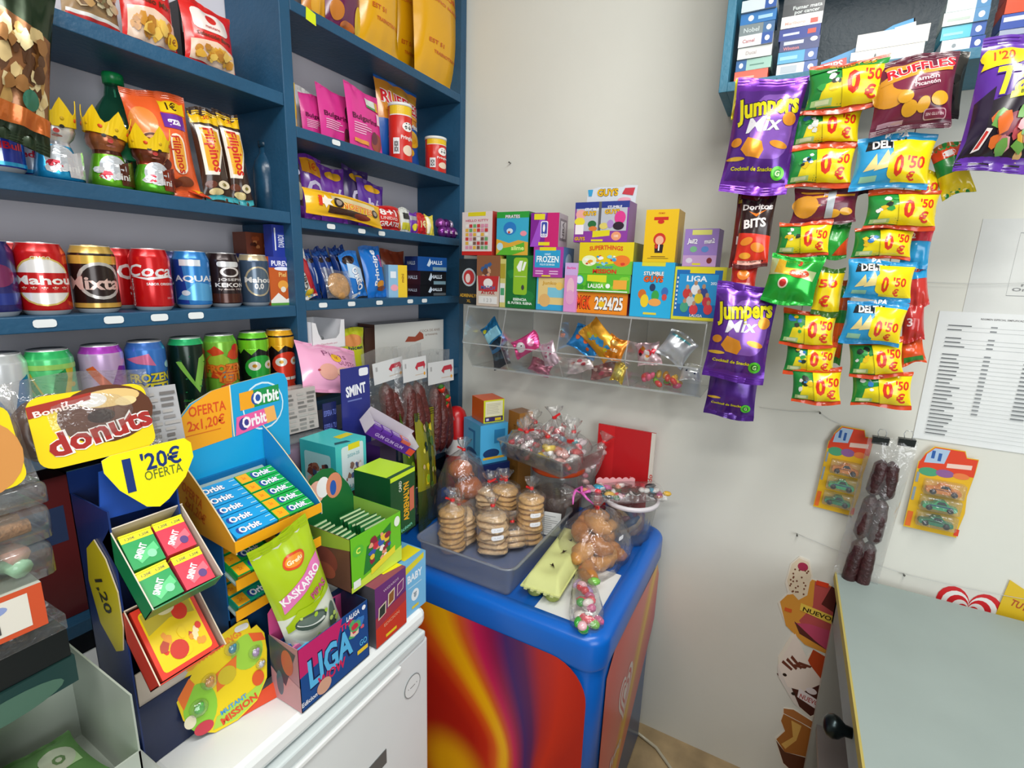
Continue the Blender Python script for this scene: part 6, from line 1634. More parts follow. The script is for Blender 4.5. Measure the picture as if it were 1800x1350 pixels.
# heart swirl sticker
yc, W, zl, H = wpos(1634, 1752, 1026, 1130, XW - .002)
g = G()
def heart(k, n=40):
    P = []
    for i in range(n):
        a = 2 * PI * i / n
        P.append((.5 + .5 * k * 16 * math.sin(a) ** 3 / 16.5, .52 + .5 * k * (13 * math.cos(a) - 5 * math.cos(2 * a) - 2 * math.cos(3 * a) - math.cos(4 * a)) / 16.5))
    return P
g.extr([((p[0] - .5) * W, p[1] * H) for p in heart(1)], .0012, '#d0262c', 'card')
g.art(flat(-W / 2, 0, W, H, 0), W, H, [('p', heart(.84), '#ecebe6'), ('p', heart(.68), '#d0262c'), ('p', heart(.5), '#ecebe6'), ('p', heart(.34), '#d0262c'), ('p', heart(.17), '#ecebe6')], h0=.0003)
tag(g.build('heart_sticker', None, (XW - .002, yc, zl), RWALL), 'red and white concentric heart sticker half hidden by the desk edge', 'wall sticker')
yc, W, zl, H = wpos(1740, 1850, 1030, 1150, XW - .004)
g = G(); g.extr([(-.5 * W, .3 * H), (-.4 * W, 1 * H), (.5 * W, .7 * H), (.5 * W, -.2 * H), (-.5 * W, -.1 * H)], .0012, '#dcb828', 'card')
g.art(flat(-W / 2, 0, W, H, 0), W, H, [('p', [(.0, .0), (.02, .42), (.5, .36), (.9, .2), (.9, -.1)], '#2a8a3a'), ('e', .45, .3, .16, .15, '#e8dc28'), ('e', .45, .3, .07, .07, '#5a8a20'), ('e', .8, .4, .14, .12, '#3a90a8'), ('t', 'TUTTI', .4, .68, .09, '#b04a28', {'a': -.25, 'w': .4})], h0=.0003)
tag(g.build('fruit_sticker', None, (XW - .004, yc, zl), RWALL), 'yellow and green tilted sticker at the right edge above the desk', 'wall sticker')
# ================================================================== displays on the white fridge
# ---- chewing gum display -------------------------------------------------
CY = '#18a0d6'
GXL, GXR, GY0, GY1 = .388, .528, .662, .80
gd = empty('gum_display', 'blue cardboard chewing gum display with orange offer corner and three tiers', 'gum display', (0, 0, 0))
g = G()
HX0, HX1, HZ0, HZ1 = .392, .592, 1.19, 1.352
P = [(HX0, HZ0)] + [(HX1, HZ0)] + [(HX1 + .004, HZ1 - .02), (HX1 - .002, HZ1 - .004), (HX1 - .014, HZ1)] + [(.5, HZ1 - .006), (.455, HZ1 - .012), (.42, HZ1 - .026), (.402, HZ1 - .046), (HX0 + .001, HZ1 - .07)]
g.extr(P, .003, CY, 'card', org=(0, GY1 + .004, 0), side='#c8b890')
HW, HH = HX1 - HX0, HZ1 - HZ0
S = flat(HX0, HZ0, HW, HH, GY1 + .004)
g.art(S, HW, HH, [('p', [(.01, .36), (.45, .40), (.47, .955), (.32, .93), (.15, .83), (.06, .72), (.01, .56)], '#f0a41c'), ('r', .462, .40, .472, .96, '#f4e0b0'), ('t', 'OFERTA', .27, .76, .10, '#d8501c', {'b': .02, 'w': .3}), ('t', '2x1,20€', .25, .62, .10, '#d8501c', {'b': .02, 'w': .3}), ('r', .08, .52, .36, .53, '#d8701c'),
                  ('e', .76, .66, .2, .27, '#cfe8f2'), ('e', .76, .66, .188, .25, CY), ('p', [(.55, .66), (.92, .68), (.92, .87), (.55, .85)], '#189048'), ('p', [(.54, .66), (.67, .665), (.67, .86), (.54, .85)], '#f0a41c'), ('e', .69, .76, .045, .07, '#2a50a0'), ('t', 'Orbit', .79, .765, .13, '#f0f4f4', {'b': .06, 'w': .25}),
                  ('p', [(.48, .40), (.88, .47), (.86, .64), (.5, .60)], '#e860a0'), ('p', [(.78, .45), (.88, .47), (.86, .64), (.76, .63)], '#f0b060'), ('e', .56, .51, .045, .07, '#3a3a8a'), ('t', 'Orbit', .66, .53, .12, '#f4eef2', {'b': .06, 'w': .23, 'a': .08})], h0=.0004)
g.build('header_card', gd)


def slope(x0, y0, z0, y1, z1):
    """plane rising away from the room"""
    d = Vector((0, y1 - y0, z1 - z0))
    return Vector((x0, y0, z0)), d


def gum(parent_label, o, ux, uy, x0, ln, w, th, col, art, grp, M):
    pass


TIER = [(.662, 1.150, .795, 1.205), (.668, 1.085, .77, 1.125), (.676, 1.030, .77, 1.068)]
g = G()
for k, (y0, z0, y1, z1) in enumerate(TIER):
    n = Vector((0, -(z1 - z0), (y1 - y0))).normalized()
    a, b = Vector((GXL, y0, z0)), Vector((GXR, y0, z0)); c, d = Vector((GXR, y1, z1)), Vector((GXL, y1, z1))
    g.add([a - n * .014, b - n * .014, c - n * .014, d - n * .014, a - n * .0165, b - n * .0165, c - n * .0165, d - n * .0165], [(0, 1, 2, 3), (7, 6, 5, 4), (0, 4, 5, 1)], '#9fb4b0')
    # orange lip
    w_ = .012 if k == 0 else 0
    g.box(GXL - .004, GXR + .010, y0 - .004, y0 - .0025, z0 - .018, z0 - .001, '#f0a818')
g.build('tier', gd)
g = G()
# side wings
def wing(x, pts, cin, cout, th=.002):
    vs = [(x, y, z) for y, z in pts] + [(x + th, y, z) for y, z in pts]
    n = len(pts)
    tr = geometry.tessellate_polygon([[Vector((y, z, 0)) for y, z in pts]])
    g.add(vs, [tuple(t) for t in tr], cout); g.add(vs, [tuple(n + i for i in t) for t in tr], cin)
    g.add(vs, [(i, (i + 1) % n, n + (i + 1) % n, n + i) for i in range(n)], '#cdbf9a')
curve = [(GY1 + .003, 1.14), (GY1 + .003, 1.262), (GY1 - .02, 1.248), (GY1 - .05, 1.226), (GY1 - .085, 1.198), (GY1 - .115, 1.172), (GY0 - .003, 1.146), (GY0 - .003, 1.128)]
wing(GXR + .010, curve, '#e09a28', '#1a86c4')
g.build('side_wing', gd)
g = G()
wing(GXL - .003, curve, '#1a80b8', '#e09a28')
S = plane((GXL - .0032, GY1, 1.15), (0, -.13, 0), (0, 0, .08))
g.art(S, .13, .08, [('t', 'OFERTA', .33, .6, .2, '#c8601c', {'b': .02, 'w': .42, 'a': -.4}), ('t', '2x1,20€', .36, .3, .2, '#c8601c', {'b': .02, 'w': .42, 'a': -.4})], h0=.0006)
g.build('side_wing', gd)
g = G()
g.box(GXL, GXL + .002, .70, GY1, FT + .001, 1.15, '#145a94'); g.box(GXR + .006, GXR + .008, .70, GY1, FT + .001, 1.15, '#145a94'); g.box(GXL, GXR + .008, GY1 - .002, GY1 + .0035, FT + .001, 1.2, '#146aa4'); g.box(GXL, GXR + .008, .70, .702, FT + .001, 1.0, '#12385c')
g.build('body', gd)
# gum packs in the tiers
ORB = {'blue': '#1c9ad8', 'green': '#18a848', 'teal': '#18a07a', 'dark': '#147a40'}


def packs(k, rows, cols, r0, grp):
    y0, z0, y1, z1 = TIER[k]
    ang = math.atan2(z1 - z0, y1 - y0)
    for r in range(rows):
        for c in range(2):
            col = cols[c]
            L_, w_, t_ = .067, .0225, .0125
            Mx = Matrix.Translation((GXL + .003 + c * .069 + L_ / 2, y0, z0 - .013)) @ Matrix.Rotation(ang, 4, 'X') @ Matrix.Translation((0, .006 + r * .0243, 0)) @ Matrix.Rotation(random.Random(r * 7 + c + k * 31).uniform(-.02, .02), 4, 'Z')
            g = G(Mx)
            g.box(-L_ / 2, L_ / 2, 0, w_, 0, t_, ORB[col], 'card')
            A = [('p', [(.02, .06), (.3, .06), (.3, .94), (.02, .94)], '#f0a818'), ('t', '2x', .16, .55, .3, '#d8701c', {'w': .1}), ('e', .42, .5, .075, .33, '#2a4a9a'), ('t', 'Orbit', .62, .5, .52, '#f4f6f6', {'b': .06, 'o': '#22509a', 'ob': .1, 'w': .44}), ('r', .84, .7, .98, .76, '#c8e8e0'), ('r', .84, .2, .98, .26, '#c8e8e0')]
            if col == 'blue':
                A = A[2:]
                A[1] = ('t', 'Orbit', .4, .5, .5, '#f4f6f6', {'b': .06, 'o': '#22509a', 'ob': .1, 'w': .5}); A[0] = ('e', .16, .5, .07, .3, '#2a4a9a')
            g.art(plane((-L_ / 2, 0, t_), (L_, 0, 0), (0, w_, 0)), L_, w_, A, h0=.0003, dh=.00006)
            if r == 0:
                g.art(plane((-L_ / 2, 0, 0), (L_, 0, 0), (0, 0, t_)), L_, t_, [('r', 0, .1, .3, .9, '#f0a818'), ('t', 'Orbit', .6, .5, .5, '#f4f6f6', {'b': .05, 'w': .3})], h0=.0003)
            o = g.build('gum_pack')
            side = 'left' if c == 0 else 'right'
            rw = ('front', 'second', 'third', 'fourth', 'rear')[r]
            tag(o, '%s gum pack, %s row, %s side of the %s display tier' % ({'blue': 'light blue', 'green': 'green', 'teal': 'teal', 'dark': 'dark green'}[col], rw, side, ('top', 'middle', 'lowest')[k]), 'gum pack', grp)


packs(0, 5, ('blue', 'green'), 0, 'gum packs in the top tier')
packs(1, 3, ('green', 'dark'), 0, 'gum packs in the middle tier')
packs(2, 3, ('teal', 'dark'), 0, 'gum packs in the lowest tier')

# ---- mint display with the yellow shield ---------------------------------
md = empty('mint_display', 'dark blue mint display with yellow one euro twenty offer shield on top', 'mint display', (0, 0, 0))
MX0, MX1 = .268, .342
g = G()
g.box(MX0 - .012, MX0 - .010, .70, .80, FT + .001, 1.24, '#16306e'); g.box(MX1 - .006, MX1 - .004, .70, .80, FT + .001, 1.24, '#143a80'); g.box(MX0 - .012, MX1 - .004, .798, .80, FT + .001, 1.27, '#123070')
g.box(MX0 - .01, MX1 - .006, .70, .702, FT + .001, .95, '#16244a')
g.box(MX0 - .008, MX1 - .008, .7025, .7045, FT + .012, 1.0, '#c8bcae')
# upper panel carrying the shield
g.extr([(MX0 - .012, 1.222), (MX1 - .002, 1.215), (MX1 + .002, 1.27), (MX1 - .002, 1.288), (MX0 - .006, 1.285)], .002, '#1a48a0', org=(0, .722, 0))
g.build('body', md)
g = G()
SP = [(0, .93), (.1, .98), (.5, 1), (.93, 1.0), (1, .9), (1, .66), (.86, .36), (.62, .08), (.5, 0), (.36, .06), (.12, .42), (.0, .74)]
Mx = Matrix.Translation((.262, .700, 1.226)) @ Matrix.Rotation(-.1, 4, 'Z') @ Matrix.Rotation(-.18, 4, 'X')
g.xf = Mx
g.extr([(p[0] * .1, p[1] * .082) for p in SP], .0015, '#ece00c', 'card', side='#e8e4c0')
g.art(flat(0, 0, .1, .082, 0), .1, .082, [('t', '1', .24, .62, .5, '#16306e', {'b': .05}), ('t', "'20€", .62, .76, .26, '#16306e', {'b': .02, 'w': .46}), ('t', 'OFERTA', .62, .54, .15, '#5a6a2a', {'b': .0, 'w': .44})], h0=.0004)
g.build('offer_shield', md)
g = G()
wy = [(.70, 1.08), (.70, 1.13), (.72, 1.17), (.745, 1.19), (.77, 1.17), (.78, 1.12), (.765, 1.06), (.73, 1.03), (.71, 1.04)]
wing(MX0 - .014, wy, '#c8bc20', '#d8c81c', .0015)
g.art(plane((MX0 - .0143, .78, 1.03), (0, -.08, 0), (0, 0, .16)), .08, .16, [('t', '1,20', .5, .5, .14, '#3a3a2a', {'a': -1.2, 'w': .6})], h0=.0003)
g.build('side_wing', md)


def tilt_tray(y0, z0, y1, z1, cbox, cin, name, dep=.028):
    n = Vector((0, -(z1 - z0), (y1 - y0))).normalized()
    up = Vector((0, y1 - y0, z1 - z0)); Ln = up.length; up.normalize()
    M = Matrix(((1, 0, 0, MX0 - .012), (0, up.y, n.y, y0), (0, up.z, n.z, z0), (0, 0, 0, 1)))
    W = MX1 - MX0 + .012
    g = G(M)
    t = .0015
    g.box(0, W, 0, t, -dep, .0, cbox); g.box(0, W, Ln - t, Ln, -dep, .006, cbox if False else cin); g.box(0, t, 0, Ln, -dep, .004, [cin, cin, cin, cin, cbox, cin]); g.box(W - t, W, 0, Ln, -dep, .004, [cin, cin, cin, cin, cin, cbox]); g.box(0, W, 0, Ln, -dep, -dep + t, cin)
    g.build(name, md)
    return M, W, Ln


M, W, Ln = tilt_tray(.622, 1.132, .706, 1.212, '#14804a', '#cfc4b4', 'upper_tray')
G_ = 'mint packs in the upper tray'
for r in range(2):
    for c in range(2):
        green = (c == 0)
        w_, l_ = .036, .040
        Mx = M @ Matrix.Translation((.004 + c * .039, .004 + r * .052, -.024 + r * .002)) @ Matrix.Rotation(random.Random(r + c * 3).uniform(-.04, .04), 4, 'Z')
        g = G(Mx)
        cc = '#189a50' if green else '#d8324a'
        g.box(0, w_, 0, l_ + .006, 0, .022, cc)
        g.art(plane((0, 0, .022), (w_, 0, 0), (0, l_ + .006, 0)), w_, l_ + .006, [('r', 0, .8, 1, 1, '#ece00c'), ('t', '1,20€', .3, .9, .07, '#554', {'w': .3}), ('t', '1,20€', .75, .9, .07, '#554', {'w': .3}), ('p', [(.3, .1), (.95, .35), (.9, .6), (.2, .3)], '#5cc880' if green else '#e86a7a'), ('t', 'SMINT', .42, .45, .16, '#f0f4f4', {'b': .06, 'a': .9, 'w': .6}), ('e', .7, .28, .14, .12, '#8ad8a8' if green else '#5a3a7a')], h0=.0003)
        g.box(.0, w_, l_ + .006, l_ + .008, 0, .0235, '#ece00c')
        o = g.build('mint_pack')
        tag(o, '%s mint pack with yellow band, %s row %s of the dark blue display' % ('green' if green else 'red', ('front', 'rear')[r], ('left', 'right')[c]), 'mint pack', G_)
M, W, Ln = tilt_tray(.632, 1.02, .700, 1.10, '#c83424', '#d2c4ac', 'lower_tray', .03)
g = G(M @ Matrix.Translation((.006, .003, -.028)))
g.box(0, W - .014, 0, Ln - .008, 0, .029, '#d83a28')
g.art(plane((0, 0, .029), (W - .014, 0, 0), (0, Ln - .008, 0)), W - .014, Ln - .008, [('p', rrect(.07, .06, .93, .93, .06, .06, 3), '#e8c814'), ('p', [(.1, .6), (.5, .7), (.9, .62), (.9, .9), (.1, .9)], '#b8a838'), ('e', .68, .72, .13, .12, '#d83a28'), ('e', .5, .82, .14, .06, '#d8d0a0')] + blobs(31, .1, .08, .9, .6, ['#d83a28', '#f0d8a8', '#e89838', '#e8c814', '#b84a38'], 14, .09, 1) + [('e', .42, .25, .15, .13, '#c83a2c'), ('e', .84, .42, .05, .05, '#d83a28')], h0=.0003)
tag(g.build('sweets_carton'), 'red and yellow fruit sweets box lying in the lower tilted tray', 'sweets box')

# ---- yellow rounded toy card standing in front
a, b = U(322, 1318, 2, FT + .001), U(462, 1240, 2, FT + .001)
d = (b - a); W = .128; az = math.atan2(d.y, d.x)
o = empty('toy_display_card', 'rounded yellow and green toy display card with clear bubbles leaning on the fridge', 'toy card', (a.x, a.y - .002, FT + .0015), (-.22, 0, az))
P = [(.0, .58), (.04, .3), (.16, .1), (.32, .0), (.56, 0), (.8, .1), (.95, .3), (1, .62), (1.0, .82), (.93, .95), (.86, .93), (.84, 1.06), (.74, 1.07), (.04, .86), (.02, .8), (.1, .78), (.02, .66)]
CH = .138
g = G(); g.extr([(p[0] * W, p[1] * CH) for p in P], .0012, '#e8cc18', 'card', side='#d8a020')
g.art(flat(0, 0, W, CH, 0), W, CH, [('e', .22, .35, .17, .26, '#8cc83a'), ('e', .78, .7, .18, .2, '#9ccc40'), ('p', [(.3, .04), (.56, .02), (.8, .12), (.93, .3), (.6, .2), (.36, .16)], '#a8d048'), ('p', [(.02, .56), (.06, .4), (.2, .62), (.14, .74)], '#e8742a'), ('p', [(.82, .9), (.97, .84), (1, .74), (.86, .78)], '#e8622a'), ('t', 'SUPERTHINGS', .5, .90, .07, '#e8842a', {'b': .05, 'a': .22, 'w': .5}), ('p', rrect(.68, .96, .84, 1.03, .04, .03, 3), '#e8e8e0'), ('p', [(.4, .42), (.62, .5), (.66, .72), (.42, .62)], '#e0702a'), ('e', .53, .55, .1, .1, '#c8b428'), ('t', 'MUTANT', .55, .2, .05, '#4a9ad0', {'b': .05, 'a': .2, 'w': .3}), ('t', 'MISSION', .6, .12, .075, '#d84a24', {'b': .06, 'a': .24, 'w': .42}), ('e', .85, .35, .07, .09, '#d85a28'), ('e', .22, .12, .1, .07, '#c83a4a'), ('e', .1, .25, .06, .07, '#e8e0c0'), ('p', [(.1, .8), (.2, .78), (.3, .84), (.16, .86)], '#e89a28')], h0=.0003)
g.build('card', o)
for x, y, r, c in ((.2, .36, .10, '#5ab848'), (.34, .58, .09, '#d89a48'), (.62, .82, .085, '#3a8aa0'), (.86, .66, .08, '#a890b8'), (.9, .5, .06, '#b8b8bc')):
    g = G(); g.ball((x * W, -.003, y * CH), r * W, '#fff', 'clear_film', 14, (1, .7, 1)); g.build('bubble', o)
    g = G(); g.ball((x * W, -.006, y * CH), r * W * .55, c, 'plastic', 10, (1, .6, 1.1)); g.ball((x * W + .003, -.008, y * CH + r * W * .45), r * W * .3, c, 'plastic', 8, (1, .7, 1)); g.build('toy_figure', o)
g = G(); g.extr([(.35 * W, -.0), (.9 * W, -.0), (.9 * W, .2 * CH), (.3 * W, .1 * CH)], .001, '#d84a24', 'card', org=(.02, .003, 0)); g.build('base_flap', o)

# ---- open football sticker carton with seed bag
def openbox(name, lab, cat, x0, x1, y0, y1, z, h, cols, faces, back=None, grp=None, wall=.0012, rz=0):
    o = empty(name, lab, cat, ((x0 + x1) / 2, (y0 + y1) / 2, z), (0, 0, rz), grp)
    w2, d2 = (x1 - x0) / 2, (y1 - y0) / 2
    g = G(); t = wall
    ins = cols.get('in', '#b8b0a0')
    g.box(-w2, w2, -d2, -d2 + t, 0, h, [cols['f'], cols['f'], cols['f'], ins, cols['l'], cols['r']]); g.box(-w2, w2, d2 - t, d2, 0, h, [ins, ins, ins, cols['f'], ins, ins])
    g.box(-w2, -w2 + t, -d2, d2, 0, h, [ins, cols['l'], cols['l'], ins, cols['l'], ins]); g.box(w2 - t, w2, -d2, d2, 0, h, [ins, cols['r'], ins, ins, ins, cols['r']]); g.box(-w2, w2, -d2, d2, 0, t, ins)
    SM = {'f': (plane((-w2, -d2, 0), (2 * w2, 0, 0), (0, 0, h)), 2 * w2, h), 'l': (plane((-w2, d2, 0), (0, -2 * d2, 0), (0, 0, h)), 2 * d2, h), 'r': (plane((w2, -d2, 0), (0, 2 * d2, 0), (0, 0, h)), 2 * d2, h)}
    for k, it in faces.items():
        g.art(SM[k][0], SM[k][1], SM[k][2], it, h0=.0003, dh=.00004)
    g.build('tray', o)
    if back:
        g = G(); P, hb_, c, art = back
        g.extr([(-w2 + p[0] * 2 * w2, p[1] * hb_) for p in P], t, c, 'card', org=(0, d2 - .003, 0))
        g.art(flat(-w2, 0, 2 * w2, hb_, d2 - .003), 2 * w2, hb_, art, h0=.0004)
        g.build('header_card', o)
    return o


foot = [('p', [(.0, .55), (.5, .62), (.6, 1), (0, 1)], '#c02868'), ('t', 'LIGA', .42, .52, .42, '#58b4e4', {'b': .06, 'o': '#14204a', 'ob': .11, 'w': .62, 'a': .05}), ('t', 'WOW', .42, .26, .15, '#c82858', {'b': .06, 'w': .4}), ('t', 'THE', .66, .84, .1, '#d82858', {'b': .05, 'w': .2}), ('t', 'LALIGA', .76, .92, .08, '#e8ecf4', {'b': .03, 'w': .2}), ('e', .93, .92, .03, .04, '#e8ecf4')] + blobs(41, .66, .5, .98, .85, ['#d85a68', '#e8c8b0', '#3a7ac0', '#58a868', '#c83048'], 12, .08, 1.2) + [('e', .3, .15, .1, .12, '#d0a088'), ('t', 'Edicion', .1, .12, .07, '#e8ecf4', {'b': .04, 'w': .2}), ('t', 'GO', .9, .35, .1, '#58b4e4', {'w': .12}), ('r', .8, .18, .97, .25, '#e8c83a')]
openbox('sticker_carton', 'open football sticker carton in dark blue and pink at the fridge edge', 'sticker box', .426, .572, .592, .662, FT + .001, .115, {'f': '#1a4a8a', 'l': '#a87884', 'r': '#123060', 'in': '#1c2c4a'},
        {'f': foot, 'l': [('p', [(0, 0), (1, 0), (1, .4), (0, .6)], '#c08a90'), ('p', [(0, .5), (.5, .3), (.9, .9), (0, 1)], '#2a3a50'), ('e', .6, .7, .2, .2, '#b85a4a'), ('e', .3, .3, .12, .2, '#4a6a7a')]},
        ([(0, 0), (1, 0), (1, .62), (.62, .66), (.6, 1), (.1, 1), (0, .92)], .166, '#d0508c', [('t', 'JUEGO', .35, .86, .05, '#f0c8dc', {'b': .04, 'w': .36, 'a': .05}), ('t', 'CROMOS', .34, .76, .09, '#f4dce8', {'b': .06, 'o': '#e0488c', 'ob': .1, 'w': .44, 'a': .05}), ('t', 'GRATIS', .34, .68, .05, '#f0c8dc', {'b': .04, 'w': .36}), ('r', .5, .5, .9, .62, '#1c2c5a')]), rz=.0)
for k in range(6):
    c = ('#58b0e0', '#e070a8', '#3a78c0', '#c83070', '#70c0e8', '#2a4a8a')[k]
    g = G(); g.box(-.03, .03, 0, .0035, 0, .09 + .004 * (k % 3), c, 'film'); g.art(flat(-.03, 0, .06, .09), .06, .09, blobs(k, .1, .5, .9, .95, ['#e8f0f4', '#1c3a7a', '#c83070'], 5, .16, 1))
    tag(g.build('sticker_pack', None, (.462, .612 + k * .0065, FT + .003), (-.06, 0, .03)), '%s sticker packet standing in the open football carton' % ('front light blue', 'second pink', 'third blue', 'fourth magenta', 'fifth pale blue', 'rear navy')[k], 'sticker packet', 'sticker packets in the football carton')

b0, t0_ = U(560, 1125, 1, .628), U(497, 950, 1, .628)
b0 = b0 - (t0_ - b0) * .22
H = (t0_ - b0).length
o = make_bag('seed_bag', 'lime and white sunflower seed bag leaning out of the football carton', 'seed bag', .098, H + .01, .04, lambda u, v: '#a8c41c' if v > .52 else '#dfe4d4',
             [('e', .55, .82, .2, .05, '#d8481c'), ('e', .55, .82, .16, .035, '#e89028'), ('t', 'Grefu', .55, .82, .025, '#f4e8c0', {'b': .05, 'w': .26}), ('p', [(.1, .54), (.95, .68), (.95, .77), (.12, .64)], '#e078b4'), ('t', 'KASKARRO', .5, .655, .05, '#f4f0f2', {'b': .05, 'w': .8, 'a': .28}), ('t', 'PIPAS', .74, .56, .045, '#c8508a', {'b': .05, 'w': .34, 'a': .25}), ('p', [(.05, .45), (.3, .52), (.7, .5), (.95, .56), (.95, .5), (.05, .4)], '#a8c41c'),
              ('e', .45, .40, .3, .055, '#4a5a50', -.35), ('e', .44, .392, .27, .02, '#dfe4dc', -.42), ('e', .45, .41, .26, .03, '#66766c', -.35), ('e', .82, .30, .08, .11, '#5a6c60', -.2), ('e', .5, .18, .1, .10, '#4e6056', .3)] + blobs(44, .04, .08, .96, .5, ['#a8cc3a', '#c0d870'], 14, .06, .4)[:14], b0, (0, 0, 0), seed=301, pinch=.06, sealc='#a8c41c')
dv = t0_ - b0
o.rotation_euler = (0, math.atan2(dv.x, dv.z), -.12)

# ---- card boxes at the fridge's right end
make_box('card_box', 'purple to orange cards box with three pictured cards at the fridge edge', 'box', .086, .09, .125, {'d': '#6a3470', 'l': '#4a484e', 't': '#8a3a58', 'r': '#5a2a60'}, {'f': [('p', [(0, 0), (1, 0), (1, .42), (0, .32)], '#c83c28'), ('p', [(0, .32), (1, .42), (1, .58), (0, .5)], '#a03a48'), ('p', [(.08, .44), (.32, .48), (.34, .68), (.1, .64)], '#d8c8b0'), ('p', [(.11, .465), (.29, .49), (.31, .655), (.13, .62)], '#2a3a34'), ('p', [(.38, .54), (.6, .58), (.62, .8), (.4, .76)], '#d8c8b0'), ('p', [(.41, .57), (.57, .6), (.59, .77), (.43, .735)], '#8a5a2a'), ('p', [(.68, .6), (.9, .66), (.92, .84), (.7, .8)], '#d8b8b8'), ('p', [(.7, .62), (.88, .67), (.9, .82), (.72, .78)], '#7a3a70'), ('t', 'WIZARDS', .5, .88, .04, '#c0a0b8', {'w': .5, 'a': .1}), ('t', 'EDICION', .5, .3, .05, '#e09878', {'w': .5, 'a': .1}), ('r', .3, .06, .65, .11, '#e8c828')], 't': [('p', [(.5, .2), (1, .1), (1, .6), (.5, .7)], YS), ('t', 'MAGIC', .4, .8, .12, '#d8d0d8', {'w': .4})]}, (.631, .637, FT + .001), (0, 0, .02), skip='')
make_box('card_box', 'light blue box with a white spot pattern right beside the blue freezer', 'box', .07, .09, .122, {'d': '#78b8e0', 't': '#6aa8d0', 'l': '#5a98c0'}, {'f': [('p', [(.1, .8), (.9, .9), (.9, 1), (.05, .92)], YS), ('t', 'BABY', .5, .68, .13, '#e8f0f6', {'b': .06, 'w': .66}), ('r', .2, .5, .8, .52, '#b8d8ec'), ('e', .5, .32, .17, .11, '#e8f0f4'), ('e', .5, .32, .06, .05, '#9aa8b0'), ('e', .45, .36, .015, .012, '#222'), ('e', .55, .36, .015, .012, '#222'), ('r', .35, .08, .65, .13, '#e0c83a')], 't': [('p', [(.2, .1), (.95, .1), (.95, .5), (.2, .5)], YS)]}, (.7105, .645, FT + .001), (0, 0, .0))
ZT = FT + .127
cA, cB = U(618, 1035, 1, .615), U(706, 984, 1, .615)
W = cB.x - cA.x
cA.z = ZT
hf = ZZ(950, cA.x, .615) - ZT
nbc = [('p', [(0, 0), (.0, .1), (.5, .2), (1, .3), (1, 0)], '#c8e048'), ('e', .14, .72, .1, .1, '#5ab838'), ('t', 'C', .14, .72, .1, '#e8f060', {'b': .05}), ('p', [(.22, .2), (.75, .3), (.78, .9), (.6, .8), (.3, .7)], '#2a7a2c')] + blobs(46, .3, .25, .78, .85, ['#e8a080', '#c83040', '#f0e8e0', '#3a5aa8', '#e8c030', '#e89878', '#8a2838'], 22, .08, 1) + [('p', [(.36, .12), (.85, .26), (.85, .4), (.36, .24)], '#e8d82c'), ('e', .9, .85, .06, .1, '#e8f0e0'), ('r', .03, .06, .16, .2, '#e8ece4')]
openbox('card_carton', 'lime green open card carton with a heap of green packets, on the purple box', 'card box', cA.x, cA.x + W, .615, .745, ZT, hf, {'f': '#6cc024', 'l': '#6a4a38', 'r': '#5aa820', 'in': '#8ab848'},
        {'f': nbc, 'l': [('p', [(0, .6), (1, .8), (1, 1), (0, 1)], '#98b83a'), ('e', .5, .45, .25, .25, '#8a4a3a'), ('e', .5, .25, .2, .15, '#a85a40')]},
        ([(0, 0), (1, 0), (1, 1.0), (.9, 1.3), (.75, 1.55), (.6, 1.75), (.42, 1.8), (.2, 1.7), (.1, 1.4), (0, 1.36)], hf, '#1c6a34', [('p', [(.01, .9), (.12, .9), (.16, 1.36), (.02, 1.32)], '#e0d82c'), ('e', .3, 1.4, .15, .22, '#e8b0a0'), ('e', .42, 1.45, .12, .2, '#f0f0f0'), ('e', .62, 1.4, .15, .25, '#d88a68'), ('e', .6, 1.36, .06, .15, '#2a5ab0')]))
for k in range(16):
    c = ('#1c6a34', '#248040', '#14582a')[k % 3]
    g = G(); g.box(-.026, .026, 0, .0022, 0, .074, c, 'film'); g.art(flat(-.026, 0, .052, .074), .052, .074, [('r', .0, .93, 1, .98, '#c8e0b0'), ('p', [(.1, .1), (.9, .1), (.9, .8), (.1, .7)], '#8ad038')])
    side = k < 9
    loc = (cA.x + (.034 if side else W - .036), .632 + (k % 9) * .011, ZT + .012 + (k % 4) * .002)
    tag(g.build('card_packet', None, loc, (-.45 if side else -.25, 0, .04 if side else -.05)), 'green foil card packet in the lime carton, %s heap' % ('left' if side else 'right'), 'card packet', 'green card packets in the lime carton, %s heap' % ('left' if side else 'right'))
dx = LX(742, .66, 1.03)
make_box('card_box', 'dark green box with vertical yellow lettering and lime lid behind the open carton', 'box', .082, .1, .142, {'d': '#0f4a26', 't': '#b4dc1c', 'r': '#0f5028'}, {'f': [('r', 0, .93, 1, 1, '#c8e428'), ('t', 'ADRENALYN', .62, .5, .12, '#e8a81c', {'b': .06, 'a': PI / 2, 'w': 1.1}), ('t', 'CARD', .38, .8, .06, '#d8e0d0', {'b': .04, 'a': PI / 2, 'w': .3}), ('p', [(.76, .3), (.95, .32), (.95, .7), (.76, .68)], '#c86a50'), ('t', 'Edicion', .5, .07, .06, '#7ad0b0', {'w': .7, 'a': .1})], 't': [('r', 0, 0, 1, .1, '#0f4a26')]}, (dx - .041, .73, ZT), (0, 0, .04))
make_box('carton', 'dark plain carton hidden under the teal box', 'box', .1, .12, .195, '#231f24', {}, (.765, .895, FT + .001))
